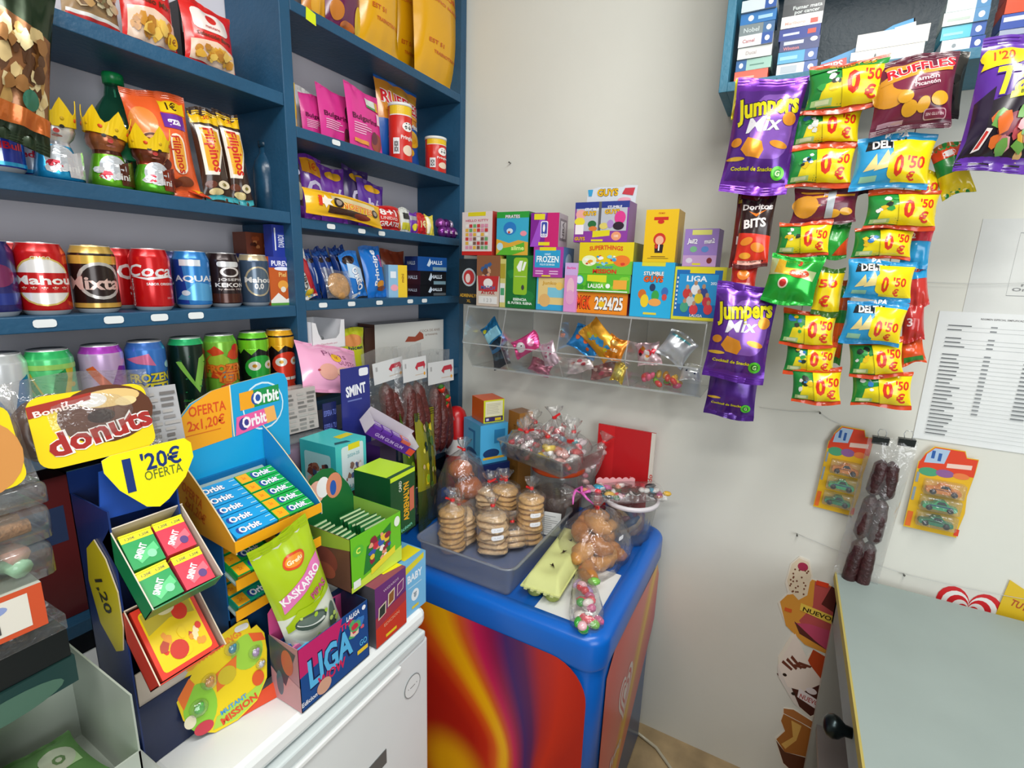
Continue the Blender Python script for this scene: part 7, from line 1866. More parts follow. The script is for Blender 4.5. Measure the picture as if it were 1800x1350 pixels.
# teal sticker carton
tb = U(590, 875, 1, .82)
make_box('sticker_carton', 'teal sticker carton with torn lid and football team pictures', 'box', .092, .11, .118, {'d': '#38b4b8', 'f': '#48c0c0', 't': '#4ac4c4', 'l': '#2fa8ae'},
         {'f': [('p', rrect(.18, .06, .9, .94, .06, .05, 3), '#cfdfe2'), ('r', .4, .84, .78, .96, YS)] + blobs(51, .25, .2, .85, .62, ['#8a6a5a', '#c8b8b0', '#4a5a8a', '#b84a48', '#e8e8e8'], 18, .07, 1) + [('t', 'Liga', .55, .12, .07, '#38a0a8', {'b': .04, 'w': .3}), ('t', '2024-25', .56, .74, .06, '#8ab8c0', {'w': .4})],
          'l': [('p', rrect(.12, .06, .86, .8, .05, .05, 3), '#9ac8cc')] + blobs(52, .15, .1, .84, .66, ['#6a3a30', '#8a5a48', '#3a4a6a', '#c8b0a0', '#2a2a34'], 20, .09, 1), 't': [('r', .5, .3, .95, .5, YS), ('p', [(.1, .1), (.5, .0), (.5, .12), (.2, .2)], '#1c5a60')]}, (tb.x + .048, .82 + .055, FT + .197), (0, 0, .03))
# bagged white sheets behind, on a clear tub with purple content
tub = empty('clear_tub', 'clear lidded tub with purple contents left of the dark blue sign', 'tub', (.735, .985, 1.05), (0, 0, -.05))
g = G(); g.rbox(-.052, .052, -.05, .05, 0, .105, .012, '#fff', 'frosted_plastic', 3); g.build('tub', tub)
g = G(); g.rbox(-.046, .046, -.045, .045, .004, .09, .01, '#8a5a80', 'gelly', 2); g.build('contents', tub)
g = G(); g.rbox(-.056, .056, -.054, .054, .105, .115, .008, '#fff', 'frosted_plastic', 2); g.build('lid', tub)
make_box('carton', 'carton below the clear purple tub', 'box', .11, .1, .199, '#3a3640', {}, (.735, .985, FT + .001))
def printed(S, W, H):
    R = random.Random(8); A = []
    for i in range(4):
        for j in range(9):
            A.append(('r', .04 + .24 * i, .05 + .1 * j, .04 + .24 * i + R.uniform(.1, .22), .05 + .1 * j + .05, R.choice(['#8a8684', '#a8a4a0', '#6e6a68'])))
    return A
make_box('bagged_loaf', 'bagged bread with small grey printed text standing on the clear tub', 'bread pack', .1, .06, .1, '#b0a8a4', {'f': printed(0, 0, 0), 'l': printed(0, 0, 0)[:20], 't': [('r', .3, .3, .8, .7, '#c8c0bc')]}, (.735, .985, 1.167), (-.08, 0, -.1), m='film')
# mint sign and tilted purple tray
sx0, sx1 = .84, .93
g = G(); 
o = empty('mint_sign', 'dark blue upright mint sign with white sticker above the tilted purple tray', 'sign display', (.885, .932, FT + .001), (0, 0, -.06))
g.box(-.045, .045, 0, .002, .2, .452, '#28307e'); g.box(-.045, .045, .002, .06, .0, .28, '#20265e')
g.art(flat(-.045, .2, .09, .252), .09, .252, [('t', 'SMINT', .5, .77, .1, '#eef0f8', {'b': .07, 'w': .7, 'a': .08}), ('r', .2, .66, .7, .675, '#6a78b8'), ('p', rrect(.62, .9, .95, .98, .06, .02, 3), '#e8eaf0')], h0=.0004)
g.build('sign_card', o)
g = G(); g.box(-.085, -.046, .02, .022, .0, .37, '#1c2458'); g.art(flat(-.085, .2, .039, .17, .02), .039, .17, [('t', 'ESPERA TU', .5, .25 + .2 * k, .08, '#6a78c8', {'w': .9}) for k in range(4)], h0=.0003); g.build('side_panel', o)
T = Matrix.Translation((.915, .865, 1.12)) @ Matrix.Rotation(-.35, 4, 'Z') @ Matrix.Rotation(.62, 4, 'Y') @ Matrix.Rotation(.35, 4, 'X')
o = empty('sweets_tray', 'white and purple tilted tray of small purple packs below the blue sign', 'tray', (0, 0, 0))
o.matrix_world = T
g = G(); L2, w2, h2 = .075, .032, .035
g.box(-L2, L2, -w2, -w2 + .0012, 0, .022, '#5a2a90'); g.box(-L2, L2, w2 - .0012, w2, 0, h2 + .01, ['#ccc4cc'] * 6); g.box(-L2, -L2 + .001, -w2, w2, 0, h2, '#d0c8d0'); g.box(L2 - .001, L2, -w2, w2, 0, h2, ['#d0c8d0', '#d0c8d0', '#5a2a90', '#ccc', '#ccc', '#d8483a']); g.box(-L2, L2, -w2, w2, -.001, 0, '#5a2a90')
g.art(flat(-L2, 0, 2 * L2, .022, -w2), 2 * L2, .022, [('t', 'GUM GUM GUM', .45, .5, .4, '#c8b0e0', {'w': .6}), ('r', .86, .1, 1, .9, '#e0502c')])
g.build('tray', o)
for k in range(4):
    g = G(); g.box(-.014, .014, -.026, .0, 0, .027, '#6a3aa8' if k < 3 else '#d86a50', 'card'); g.art(plane((-.014, -.026, .027), (.028, 0, 0), (0, .026, 0)), .028, .026, [('r', .1, .2, .9, .8, '#c8b4e0'), ('t', 'mini', .5, .5, .4, '#5a2a90', {'b': .05, 'w': .7})], h0=.0003)
    p = g.build('mini_pack', o); p.location = (-.055 + .032 * k, .0, .001)
make_box('carton', 'purple carton under the tilted tray', 'box', .06, .05, .315, {'d': '#4a2a6a', 'f': '#3c3450'}, {}, (.94, .905, .781))

# ---- dried sausage bags standing in a clear tub behind
o = empty('clear_tub', 'clear round tub holding the three sausage bags', 'tub', (1.16, .975, IT + .001))
g = G(); g.lathe([(.075, 0), (.08, .004), (.088, .12), (.091, .124), (.086, .12), (.078, .008)], '#fff', 'acrylic', 28, cap=False); g.build('tub', o)
for k, (px0, px1, pt, pb, lean, n, lab) in enumerate(((650, 712, 618, 790, .10, 2, 'clear sausage bag with white label, leftmost of three behind the displays'), (692, 742, 612, 800, .0, 3, 'clear sausage bag with red cow label in the middle of three'), (728, 783, 620, 798, -.06, 3, 'clear sausage bag with red cow label, right of three by the blue shelf end'))):
    Yc = (.99, .975, 1.0)[k]
    a, b = U(px0, pt, 1, Yc), U(px1, pt + 5, 1, Yc)
    zb = U((px0 + px1) / 2, pb, 1, Yc).z
    W, H = b.x - a.x, a.z - zb
    o = empty('sausage_bag', lab, 'sausage bag', ((a.x + b.x) / 2, Yc - .012 * k, zb), (-.05, lean * -.6, 0), 'clear sausage bags behind the displays')
    for j in range(n):
        xx = (j - (n - 1) / 2) * .032 + .012
        g = G(); sausage(g, [(xx * .5, -.006, H * .68 - .02 * (j % 2)), (xx, -.014 - .006 * (j % 2), H * .35), (xx * 1.2, -.006, .01)], .022, k * 5 + j, col='#5a2420'); g.build('sausage', o)
    g = G(); filmbag(g, W * 1.02, H, .05, 20 + k); g.build('clear_bag', o)
    g = G(); g.box(-W * .42, W * .42, -.026, -.025, H * .70, H * .9, '#d4d6d6'); g.art(flat(-W * .42, H * .70, W * .84, H * .2, -.026), W * .84, H * .2, [('p', [(.5, .55), (.6, .75), (.9, .78), (.95, .6), (.88, .4), (.86, .56), (.62, .55), (.6, .4)], '#b83040'), ('r', .5, .2, .96, .24, '#c8b8a8'), ('e', .9, .22, .04, .08, '#e0a030'), ('r', .08, .6, .14, .8, '#a8a8a8')], h0=.0003); g.build('label_card', o)

# ================================================================== left stack of bakery packs on a lower cabinet
LC = .895
o = empty('side_cabinet', 'white low cabinet at the lower left carrying the bakery packs', 'cabinet', (0, 0, 0))
g = G(); g.box(-.45, FX0 - .012, .56, 1.04, .02, LC - .03, '#b8c0bc', 'enamel'); g.build('body', o)
g = G(); g.box(-.45, FX0 - .010, .555, 1.04, LC - .03, LC, '#c8d0ca', 'enamel'); g.build('top', o, bevel=.004)


def clearbox(x0, x1, y0, y1, z0, z1, parent, nm='clear_lid', m='clear_tray'):
    g = G(); g.rbox(x0, x1, y0, y1, z0, z1, min(.012, (z1 - z0) * .3), '#fff', m, 3); return g.build(nm, parent)


# two bins at the bottom
for k, (x0, x1) in enumerate(((-.03, .098), (.104, .222))):
    o = empty('storage_bin', ('grey plastic bin, left of the pair at the lower left corner', 'grey plastic bin beside the fridge at the lower left')[k], 'bin', ((x0 + x1) / 2, .70, LC + .001), (0, 0, 0), 'grey bins at the lower left')
    w2 = (x1 - x0) / 2; d2 = .085
    g = G()
    for bx in ((-w2, w2, -d2, -d2 + .002, 0, .07), (-w2, w2, d2 - .002, d2, 0, .15), (-w2, -w2 + .002, -d2, d2, 0, .15), (w2 - .002, w2, -d2, d2, 0, .15), (-w2, w2, -d2, d2, 0, .002)):
        g.box(*bx, '#a9b2a6', 'plastic')
    g.build('bin', o)
    for j in range(2):
        make_bag('bagged_snack', ('silvery film snack pack in the left grey bin', 'green film snack pack in the right grey bin')[k] + (', front one' if j == 0 else ', rear one'), 'snack bag', w2 * 1.6, .095, .02, ('#9aa4b4', '#6a9a58')[k], [('r', .1, .4, .9, .6, ('#d8dce4', '#b8d8a0')[k]), ('e', .7, .6, .2, .2, ('#c8d0d8', '#c8d0b8')[k]), ('t', 'o', .7, .6, .2, '#6a8a5a')], ((x0 + x1) / 2, .64 + .02 * j, LC + .012 + .014 * j), (-1.35, .05, .12), m='foil', seed=400 + k * 3 + j, group='film packs in the grey bins')
# stacked flat packs, bottom to top
zc = .885
make_box('frozen_pack', 'dark pack with red and white lettering just above the grey bins', 'food pack', .22, .15, .035, {'d': '#1c3a38', 't': '#16302e'}, {'f': [('t', 'CUESTA', .45, .55, .4, '#d8d8d0', {'b': .06, 'o': '#c03028', 'ob': .1, 'w': .5}), ('e', .72, .3, .22, .4, '#4a6a5a')], 'r': [('r', 0, .6, 1, .8, '#8aa0a0')], 't': [('r', .05, .06, .6, .3, '#2a2a6a'), ('e', .4, .25, .3, .2, '#7a9a80'), ('t', 'OFERTA', .45, .12, .1, '#d8584a', {'b': .05, 'w': .4})]}, (.085, .755, LC + .155), (0, 0, .06))
zc = LC + .191
o = empty('black_tray_pack', 'black tray of wrapped bars under clear film in the left stack', 'food pack', (.08, .755, zc), (0, 0, .03))
g = G(); g.box(-.115, .115, -.07, .07, 0, .036, '#15191a', 'plastic'); g.build('tray', o)
for j in range(4):
    g = G(); g.tube([(-.09 + .055 * j, -.055, .041), (-.075 + .055 * j, .05, .041)], .010, ('#8a8e92', '#6a4a2a', '#a8a49a', '#3a3c40')[j], 'foil', 10); g.build('wrapped_bar', o)
g = G(); g.box(-.116, .116, -.071, .071, .036, .054, '#fff', 'clear_film'); g.build('film', o)
zc += .055
make_box('biscuit_carton', 'white carton with orange border and barcode in the left stack', 'carton', .21, .14, .052, {'d': '#c8502c', 'l': '#a8482a', 't': '#b8bab0'}, {'f': [('r', .02, .12, .94, .88, '#dcd8cc'), ('e', .66, .62, .05, .2, '#e8922a'), ('e', .78, .7, .08, .12, '#8a9ac8')] + stripes(.05, .55, .25, .78, 6, '#a8a89c', .4, .1) + [('r', .6 + .03 * i, .2, .6 + .03 * i + .012, .42, '#444') for i in range(8)]}, (.078, .755, zc), (0, 0, -.02))
zc += .053
o = empty('marshmallow_pack', 'clear box of pastel twisted marshmallows in the left stack', 'sweets pack', (.085, .755, zc), (0, 0, .02))
R_ = random.Random(12)
for j in range(6):
    for l in range(2):
        g = G()
        pts = [(-.095 + .036 * j + .003 * math.cos(t * 1.5), -.055 + t * .012, .012 + l * .016 + .003 * math.sin(t * 1.5)) for t in range(10)]
        g.tube(pts, .0105, ['#e8c888', '#a8d8b0', '#e8b0a0', '#d8e0a8'][(j + l) % 4], 'gelly', 9); g.build('marshmallow', o)
clearbox(-.115, .115, -.068, .068, 0, .040, o)
zc += .041
o = empty('pastry_pack', 'clear box of long sugared pastries in the left stack', 'pastry pack', (.085, .755, zc), (0, 0, .05))
for j in range(5):
    g = G(); g.tube([(-.1, -.05 + .025 * j, .016), (0, -.048 + .025 * j, .02), (.1, -.05 + .025 * j, .016)], [.008, .013, .008], '#b8845a', 'baked', 10); g.build('pastry', o)
clearbox(-.115, .118, -.066, .066, 0, .040, o)
zc += .041
o = empty('pastry_pack', 'empty looking clear lidded box right below the chocolate ring packs', 'pastry pack', (.085, .765, zc), (0, 0, .02))
for j in range(3):
    g = G(); g.tube([(-.09 + .07 * j, -.03, .012), (-.05 + .07 * j, .03, .012)], [.010, .012], '#a87a58', 'baked', 10); g.build('pastry', o)
clearbox(-.115, .12, -.07, .07, 0, .024, o)
ztop = zc + .0255


def donutpack(cx, cy, rz, lab, col, art, s=1.0):
    o = empty('donut_pack', lab, 'donut pack', (cx, cy, ztop), (-.22, 0, rz), 'clear donut packs with yellow labels')
    W, H = .118 * s, .085 * s
    g = G()
    P = rrect(-W / 2, 0, W / 2, H, .016, .014, 5)
    g.extr(P, .0008, '#e8cc14', 'card', org=(0, -.012, 0))
    g.art(flat(-W / 2, 0, W, H, -.012), W, H, art, h0=.0004)
    g.build('label_card', o)
    for q in (-.03, .03):
        g = G()
        pts = [(q + .026 * math.cos(a * PI / 10), .018, .045 + .026 * math.sin(a * PI / 10)) for a in range(20)]
        g.tube(pts, .0165, col, 'glaze', 12, closed=True); g.build('donut', o)
    g = G(); S = bagS(W * 1.3, H * 1.25, .07, .05, 5, .04)
    g.grid(lambda u, v: (S(u, v, 0)[0], S(u, v, 0)[1] + .015, S(u, v, 0)[2]), 12, 12, '#fff', 'clear_film'); g.grid(lambda u, v: (S(u, v, 0)[0], -S(u, v, 0)[1] + .015, S(u, v, 0)[2]), 12, 12, '#fff', 'clear_film')
    g.build('wrapper', o)


AD = [('e', .62, .62, .42, .42, '#5a3422'), ('e', .66, .84, .28, .13, '#d8b878'), ('e', .52, .84, .12, .1, '#e0dcd4'), ('e', .8, .76, .1, .07, '#e0c890'), ('e', .56, .6, .12, .1, '#2a1610'), ('p', [(0, .72), (.5, .86), (.52, .96), (0, .88)], '#a03428'), ('t', 'Bombon', .24, .8, .08, '#ecdcd4', {'b': .04, 'w': .4, 'a': .12}), ('t', 'donuts', .54, .40, .30, '#a02c28', {'b': .06, 'o': '#e8e4e0', 'ob': .14, 'w': .92, 'a': .16})]
donutpack(.268, .728, -.04, 'clear donut pack with a dark chocolate ring picture above the yellow shield', '#4a2a1c', AD, 1.0)
donutpack(.128, .70, .1, 'clear donut pack with a sugared ring picture, cut off at the left photo edge', '#d09a58', [('e', .72, .42, .3, .46, '#c88a48'), ('e', .7, .4, .1, .16, '#7a4a24'), ('t', 'donuts', .45, .42, .28, '#a02c28', {'b': .06, 'o': '#e8e4e0', 'ob': .14, 'w': .8, 'a': .1})], 1.05)
# grey printed leaflet pack behind the donuts
make_box('bagged_loaf', 'bagged pack with grey printed text behind the chocolate donut pack', 'bread pack', .09, .03, .085, '#a8a8aa', {'f': printed(0, 0, 0)}, (.335, .765, 1.285), (-.2, 0, -.15), m='film')

# dark cartons added to darken the board behind displays; a reddish one is real
for i, (x, w_, h_, c, lab) in enumerate(((-.08, .1, .2, '#3a1418', 'dark red carton on the low shelf board behind the bakery packs'), (.04, .11, .26, '#141c30', 'navy carton added to darken the low shelf board behind the bakery packs'), (.165, .11, .24, '#241a22', 'black brown carton added to darken the low board behind the mint display'), (.29, .11, .27, '#5a1c1c', 'maroon carton on the low board behind the mint display'), (.42, .12, .26, '#10182c', 'dark navy carton added to darken the low board behind the gum display'), (.56, .12, .27, '#1c2024', 'charcoal carton added to darken the low board behind the gum display'))):
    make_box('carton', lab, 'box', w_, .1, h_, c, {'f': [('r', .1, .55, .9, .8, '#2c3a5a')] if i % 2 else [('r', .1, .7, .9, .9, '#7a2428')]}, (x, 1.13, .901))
# ================================================================== goods on the blue freezer
LZ = IT - .0115
def rrectY(x0, x1, y0, y1, r, n=5):
    return rrect(x0, y0, x1, y1, r, r, n)


def opentray(name, lab, cat, cx, cy, z, w, d, h, rz, flare=.012, col='#fff', m='frosted_plastic', r=.025, lip=.007, grp=None):
    o = empty(name, lab, cat, (cx, cy, z), (0, 0, rz), grp)
    g = G()
    lev = [(0, -flare - .004, 0), (0, -flare, .004), (1, 0, h), (1, lip, h + .001), (1, lip, h - .003), (1, .0005, h - .004), (1, -.0015, h - .002), (0, -flare - .0015, .006), (0, -flare - .006, .004)]
    rings = []
    for _, e, zz in lev:
        rings.append([(p[0], p[1], zz) for p in rrect(-w / 2 - e, -d / 2 - e, w / 2 + e, d / 2 + e, max(.004, r + e), max(.004, r + e), 4)])
    k = len(rings[0])
    vs = [p for q in rings for p in q]
    fs = [(i * k + j, i * k + (j + 1) % k, (i + 1) * k + (j + 1) % k, (i + 1) * k + j) for i in range(len(rings) - 1) for j in range(k)]
    fs += [tuple(reversed(range(k))), tuple(range((len(rings) - 1) * k, len(rings) * k))]
    g.add(vs, fs, col, m, True)
    g.build('tray', o)
    return o


make_box('tray_liner', 'white folded liner paper lying on the freezer lid', 'paper', .24, .14, .0012, '#e6e8e6', {}, (1.07, .37, LZ), (0, 0, 0))
tray = opentray('cookie_tray', 'big frosted plastic tray full of cookie bags on the blue freezer', 'tray', 1.135, .645, LZ + .001, .39, .29, .082, -.0)

tie_n = 0


def tiebag(parent, top, r, seed, h=.03, red='#d8282a'):
    """gathered film neck with a red twist tie at height top"""
    g = G()
    wv = lambda a, i: .22 * math.sin(5 * a + i * .8 + seed) + .1 * math.sin(9 * a)
    g.lathe([(r * .8, top - .022), (r * .42, top - .008), (.0045, top), (.006, top + .004), (.012, top + .014), (.018, top + h * .7), (.021, top + h)], '#fff', 'clear_film', 22, wob=wv, cap=False)
    g.build('bag_neck', parent)
    g = G()
    g.lathe([(.0062, top - .004), (.0066, top), (.0062, top + .004)], red, 'plastic', 12)
    a = seed * 1.3
    g.box(-.004, .016, -.001, .001, -.0028, .0028, red, 'plastic', xf=Matrix.Translation((0, 0, top)) @ Matrix.Rotation(a, 4, 'Z') @ Matrix.Rotation(-.5, 4, 'Y') @ Matrix.Translation((.006, -.006, 0)))
    g.build('twist_tie', parent)


def cookies(x, y, z, n, r, th, lab, seed, tilt=(0, 0), lumpy=False, stickers=0, grp='clear bags of stacked cookies in the frosted tray', col='#dcae6c'):
    o = empty('cookie_bag', lab, 'cookie bag', (x, y, z), (tilt[0], tilt[1], random.Random(seed).uniform(-3, 3) * 0), grp)
    R = random.Random(seed)
    for k in range(n):
        g = G()
        ph = R.uniform(0, 6)
        wb = lambda a, i: (.05 if not lumpy else .12) * math.sin(3 * a + ph) + .03 * math.sin(7 * a + i)
        g.lathe([(.001, 0), (r * .75, .0005), (r * .96, th * .25), (r, th * .5), (r * .93, th * .78), (r * .6, th * .98), (.001, th * 1.05)], col if not lumpy else '#e2c092', 'baked', 22, wob=wb, cap=False)
        c = g.build('cookie', o)
        c.location = (R.uniform(-.0025, .0025), R.uniform(-.0025, .0025), k * th)
        c.rotation_euler = (R.uniform(-.08, .08), R.uniform(-.08, .08), R.uniform(0, 6))
    top = n * th + .026
    g = G()
    wv = lambda a, i: .03 * math.sin(6 * a + i) + .025 * math.sin(11 * a + 2 * i)
    K = 7
    prof = [(r * .9, -.001)] + [(r * 1.09, .006 + (n * th) * i / K) for i in range(K + 1)] + [(r * .8, top - .012)]
    g.lathe(prof, '#fff', 'clear_film', 26, wob=wv, cap=False)
    g.build('clear_bag', o)
    tiebag(o, top, r, seed)
    for s_ in range(stickers):
        a = -PI / 2 - .75
        zz = n * th * (.68 - .2 * s_)
        g = G()
        Sx = lambda u, v, h: ((r * 1.13 + h) * math.cos(a + (u - .5) * .75), (r * 1.13 + h) * math.sin(a + (u - .5) * .75), zz + v * .013)
        g.art(Sx, .024, .013, [('p', rrect(0, 0, 1, 1, .15, .3, 2), '#eeeef0'), ('t', '1,50', .5, .5, .3, '#c8c8cc', {'w': .5})], tol=.006, h0=.0006)
        g.build('price_label', o)
    return o


def CP(px, py, z):
    return U(px, py, 2, z)


zc = LZ + .0065
ck = [  # px, py of stack centre at its mid height, cookies, radius, lumpy, stickers, label
    (780, 925, 9, .028, False, 0, 'cookie bag standing at the left rear corner of the frosted tray', (0, 0)),
    (812, 925, 7, .031, True, 0, 'bag of pale knobbly cookies in the left front of the tray, label hanging', (-.06, -.1)),
    (832, 880, 8, .03, True, 0, 'bag of pale cookies behind the front pair, centre left of the tray', (0, 0)),
    (868, 938, 8, .032, True, 2, 'foremost bag of pale knobbly cookies with two white price labels', (-.08, .06)),
    (888, 890, 9, .031, False, 0, 'bag of flat round golden cookies in the middle of the tray', (0, 0)),
    (932, 912, 10, .029, False, 2, 'tall bag of flat golden cookies at the right of the tray with two price labels', (0, 0)),
    (876, 850, 7, .03, False, 0, 'cookie bag at the back of the tray behind the golden one', (0, 0)),
    (915, 858, 8, .032, False, 0, 'cookie bag at the back right of the frosted tray', (0, 0)),
    (903, 950, 4, .03, True, 0, 'low bag of pale cookies squeezed at the right of the foremost bag', (-.3, .4)),
]
for i, (px, py, n, r, lump, st, lab, tl) in enumerate(ck):
    th = .0155; r *= 1.32; n -= 1
    p = CP(px, py, zc + n * th * .5)
    p.x = min(max(p.x, .985), 1.28); p.y = min(max(p.y, .545), .75)
    cookies(p.x, p.y, zc, n, r, th, lab, 500 + i, tl, lump, st)
# paper in the tray
make_box('leaflet', 'white printed paper slip leaning in the right of the frosted tray', 'paper', .09, .0008, .07, '#dfe2e2', {'f': stripes(.1, .9, .1, .9, 9, '#a8acae', .35, .3)}, (1.262, .56, zc + .002), (-.2, 0, -1.35))

# pale green egg carton
ex, ey = 1.125, .447
o = empty('egg_carton', 'pale green egg carton closed on the freezer in front of the cookie tray', 'egg carton', (ex, ey, LZ + .0015), (0, 0, .06))
L2, D2 = .15, .048
EC = '#cdd28c'
g = G()
def egg(u, v):
    x, y = (u - .5) * 2, (v - .5) * 2
    ed = max(abs(x), abs(y)) ** 12
    dent = .006 * (math.cos(x * PI * 3) * .5 + .5) * (math.cos(y * PI) * .5 + .5)
    k = 1 - .10 * (1 - max(abs(x), abs(y)) ** 4)
    return (x * L2 * (1 - .1 * (1 - ed)) , y * D2 * (1 - .22 * (1 - ed)), .03 + .033 * (1 - ed) ** .7 - dent * (1 - ed) * 1.2)
g.grid(egg, 44, 20, EC, 'matte')
g.build('lid', o)
g = G()
for i in range(6):
    for j in range(2):
        g.lathe([(.014, 0), (.018, .004), (.023, .028), (.0235, .03)], '#a8b45e', 'matte', 14, Matrix.Translation(((i - 2.5) * .049, (j - .5) * .047, 0)))
g.box(-L2 - .002, L2 + .002, -D2 - .003, D2 + .003, .0275, .031, EC, 'matte')
g.build('base', o)
for i, (x, a) in enumerate(((-.085, .6), (-.01, -.4), (.05, .3), (.11, .5))):
    g = G()
    g.extr([(-.012, -.002), (-.002, -.001), (.008, .006), (.006, .001), (.013, -.004), (.002, -.004)], .0004, '#2a1c14', 'matte', ex=(math.cos(a), math.sin(a), 0), ez=(-math.sin(a), math.cos(a), 0), org=(x, -.006, .0628))
    g.build('dark_mark', o)
for i in range(5):
    g = G(); g.box(-L2 - .006, -L2 + .002, -.036 + i * .017, -.028 + i * .017, .026, .032, EC, 'matte'); g.build('tab', o)

# bag of glazed pastries
o = empty('pastry_bag', 'clear bag of glazed brown pastries at the right front of the freezer', 'pastry bag', (1.24, .395, LZ + .002), (0, 0, 0))
R_ = random.Random(31)
sp = [(-.10, -.03, .022, .5), (-.04, -.055, .022, -.3), (.03, -.05, .024, .9), (.09, -.02, .022, .2), (-.07, .02, .026, 1.6), (0, .0, .028, -.8), (.06, .03, .026, .6), (-.09, -.01, .055, -.2), (-.03, -.02, .062, 1.2), (.04, -.015, .064, .3), (.09, .02, .055, 1.9), (-.03, .02, .085, .4), (.03, .015, .092, -.5), (.0, -.01, .105, 1.0)]
for i, (x, y, z, a) in enumerate(sp):
    g = G()
    c, s_ = math.cos(a), math.sin(a)
    pts, rr = [], []
    for t in range(9):
        q = (t / 8 - .5) * 2
        X, Yq = q * .042, .012 * (1 - q * q)
        pts.append((x + (X * c - Yq * s_) * 1.25, y + (X * s_ + Yq * c) * 1.25, z + .004 * math.sin(t * 2.2)))
        rr.append(.010 + .0165 * (1 - q * q) * (.9 + .12 * (t % 2)))
    g.tube(pts, rr, ('#bc7c3c', '#c88e4c', '#ac6c30')[i % 3], 'glaze', 12)
    g.build('pastry', o)
g = G()
wv = lambda a, i: .05 * math.sin(5 * a + i) + .03 * math.sin(13 * a + i * 2)
g.lathe([(.10, 0), (.128, .006), (.135, .035), (.125, .075), (.10, .105), (.06, .13), (.03, .145)], '#fff', 'clear_film', 36, wob=wv, cap=False, xf=Matrix.Diagonal((1.05, .72, 1, 1)))
g.build('clear_bag', o)
T_ = empty('x', 'x', 'x'); bpy.data.objects.remove(T_)
tiebag(o, .148, .035, 3, .028)
for i, (a, z) in enumerate(((-1.9, .095), (-1.2, .075), (-.5, .06))):
    g = G(); Sx = lambda u, v, h: ((.128 + h) * math.cos(a + (u - .5) * .18), (.088 + h) * math.sin(a + (u - .5) * .18), z + v * .012)
    g.art(Sx, .024, .012, [('p', rrect(0, 0, 1, 1, .15, .3, 2), '#eeeef0')], tol=.006, h0=.0006); g.build('price_label', o)

# candy skewer bag lying at the front edge
o = empty('candy_bag', 'pointed clear bag of red and green jelly sweets at the freezer\'s front corner', 'sweets bag', (1.085, .37, LZ + .032), (0, 0, 0))
tipd = Vector((-.16, -.075, -.012))
R_ = random.Random(9)
for i in range(26):
    t = R_.uniform(.1, 1)
    c = ['#e0485a', '#3aa03a', '#e8b8c0', '#d82838', '#e8e0d8', '#c85a8a', '#7ac048', '#a88ac0'][i % 8]
    p = tipd * t + Vector((R_.uniform(-1, 1) * .022, R_.uniform(-1, 1) * .022, R_.uniform(-.004, .016)))
    g = G(); g.ball(p, .0125, c, 'gelly', 10, (R_.uniform(.8, 1.5), R_.uniform(.7, 1.1), .8), Matrix.Rotation(R_.uniform(0, 3), 4, 'Z')); g.build('jelly_sweet', o)
g = G()
Z_ = tipd.normalized().to_track_quat('Z', 'Y').to_matrix().to_4x4()
wv = lambda a, i: .07 * math.sin(5 * a + i) + .04 * math.sin(9 * a + 2 * i)
g.lathe([(.006, -.03), (.02, .0), (.034, .06), (.04, .12), (.036, .16), (.02, .178), (.002, .182)], '#fff', 'clear_film', 26, wob=wv, cap=False, xf=Z_); g.build('clear_bag', o)
g = G(); g.lathe([(.0075, -.036), (.0082, -.031), (.0075, -.026)], '#d8282a', 'plastic', 12, Z_); g.build('twist_tie', o)
g = G(); g.lathe([(.006, -.04), (.016, -.055), (.022, -.075)], '#fff', 'clear_film', 18, Z_, wob=lambda a, i: .25 * math.sin(5 * a), cap=False); g.build('bag_neck', o)

# clear bucket with crumpled bag, bouquet of sweets on it
bx, by = 1.40, .345
o = empty('clear_bucket', 'clear round bucket with a white lip at the right rear of the freezer', 'bucket', (bx, by, LZ + .002))
g = G(); g.lathe([(.058, 0), (.062, .004), (.078, .122), (.083, .124), (.083, .130), (.077, .130), (.074, .12), (.058, .008)], '#fff', 'clear_tray', 32, cap=False); g.build('bucket', o)
g = G(); g.lathe([(.0785, .118), (.0845, .12), (.0845, .131), (.0765, .131)], '#d8d2d6', 'plastic', 32, cap=False); g.build('lip', o)
for i in range(9):
    g = G(); a = i * 2.4; g.tube([(.035 * math.cos(a + t * .5), .035 * math.sin(a + t * .5), .02 + .012 * t) for t in range(6)], [.004, .011, .013, .012, .010, .004], ('#a87a48', '#c8a878', '#4a5a6a', '#7a3a40')[i % 4], 'glaze', 10); g.build('bagged_pastry', o)

o = empty('sweets_bouquet', 'wrapped fan of mixed sweets with a pink ribbon lying on the clear bucket', 'sweets bouquet', (bx - .03, by + .02, LZ + .135), (0, 0, 0))
R_ = random.Random(17)
cl = ['#e8c0cc', '#d83a48', '#2a2a34', '#38a0c0', '#e8e4e0', '#e8b838', '#3a6a3a', '#c85a98', '#5a3a30', '#e89a80', '#1c1c22', '#e4dcd8']
for i in range(58):
    t = R_.uniform(0, 1)
    p = Vector((-.05 + t * .125 + R_.uniform(-.01, .01), (.085 - .17 * t) + R_.uniform(-.02, .02) * (1 + t), R_.uniform(.006, .03)))
    g = G(); q = R_.random()
    X_ = Matrix.Rotation(R_.uniform(0, 3), 4, 'Z')
    if q < .6:
        g.ball(p, .0125, cl[i % 12], 'gelly', 9, (R_.uniform(.8, 1.8), .8, .6), X_)
    else:
        g.box(-.016, .016, -.009, .009, -.004, .004, cl[i % 12], 'foil', xf=Matrix.Translation(p) @ X_ @ Matrix.Rotation(R_.uniform(-.5, .5), 4, 'X'))
    g.build('sweet', o)
d0, d1 = Vector((-.07, .10, .012)), Vector((.10, -.12, .02))
M_ = Matrix.Translation(d0) @ (d1 - d0).normalized().to_track_quat('Z', 'Y').to_matrix().to_4x4()
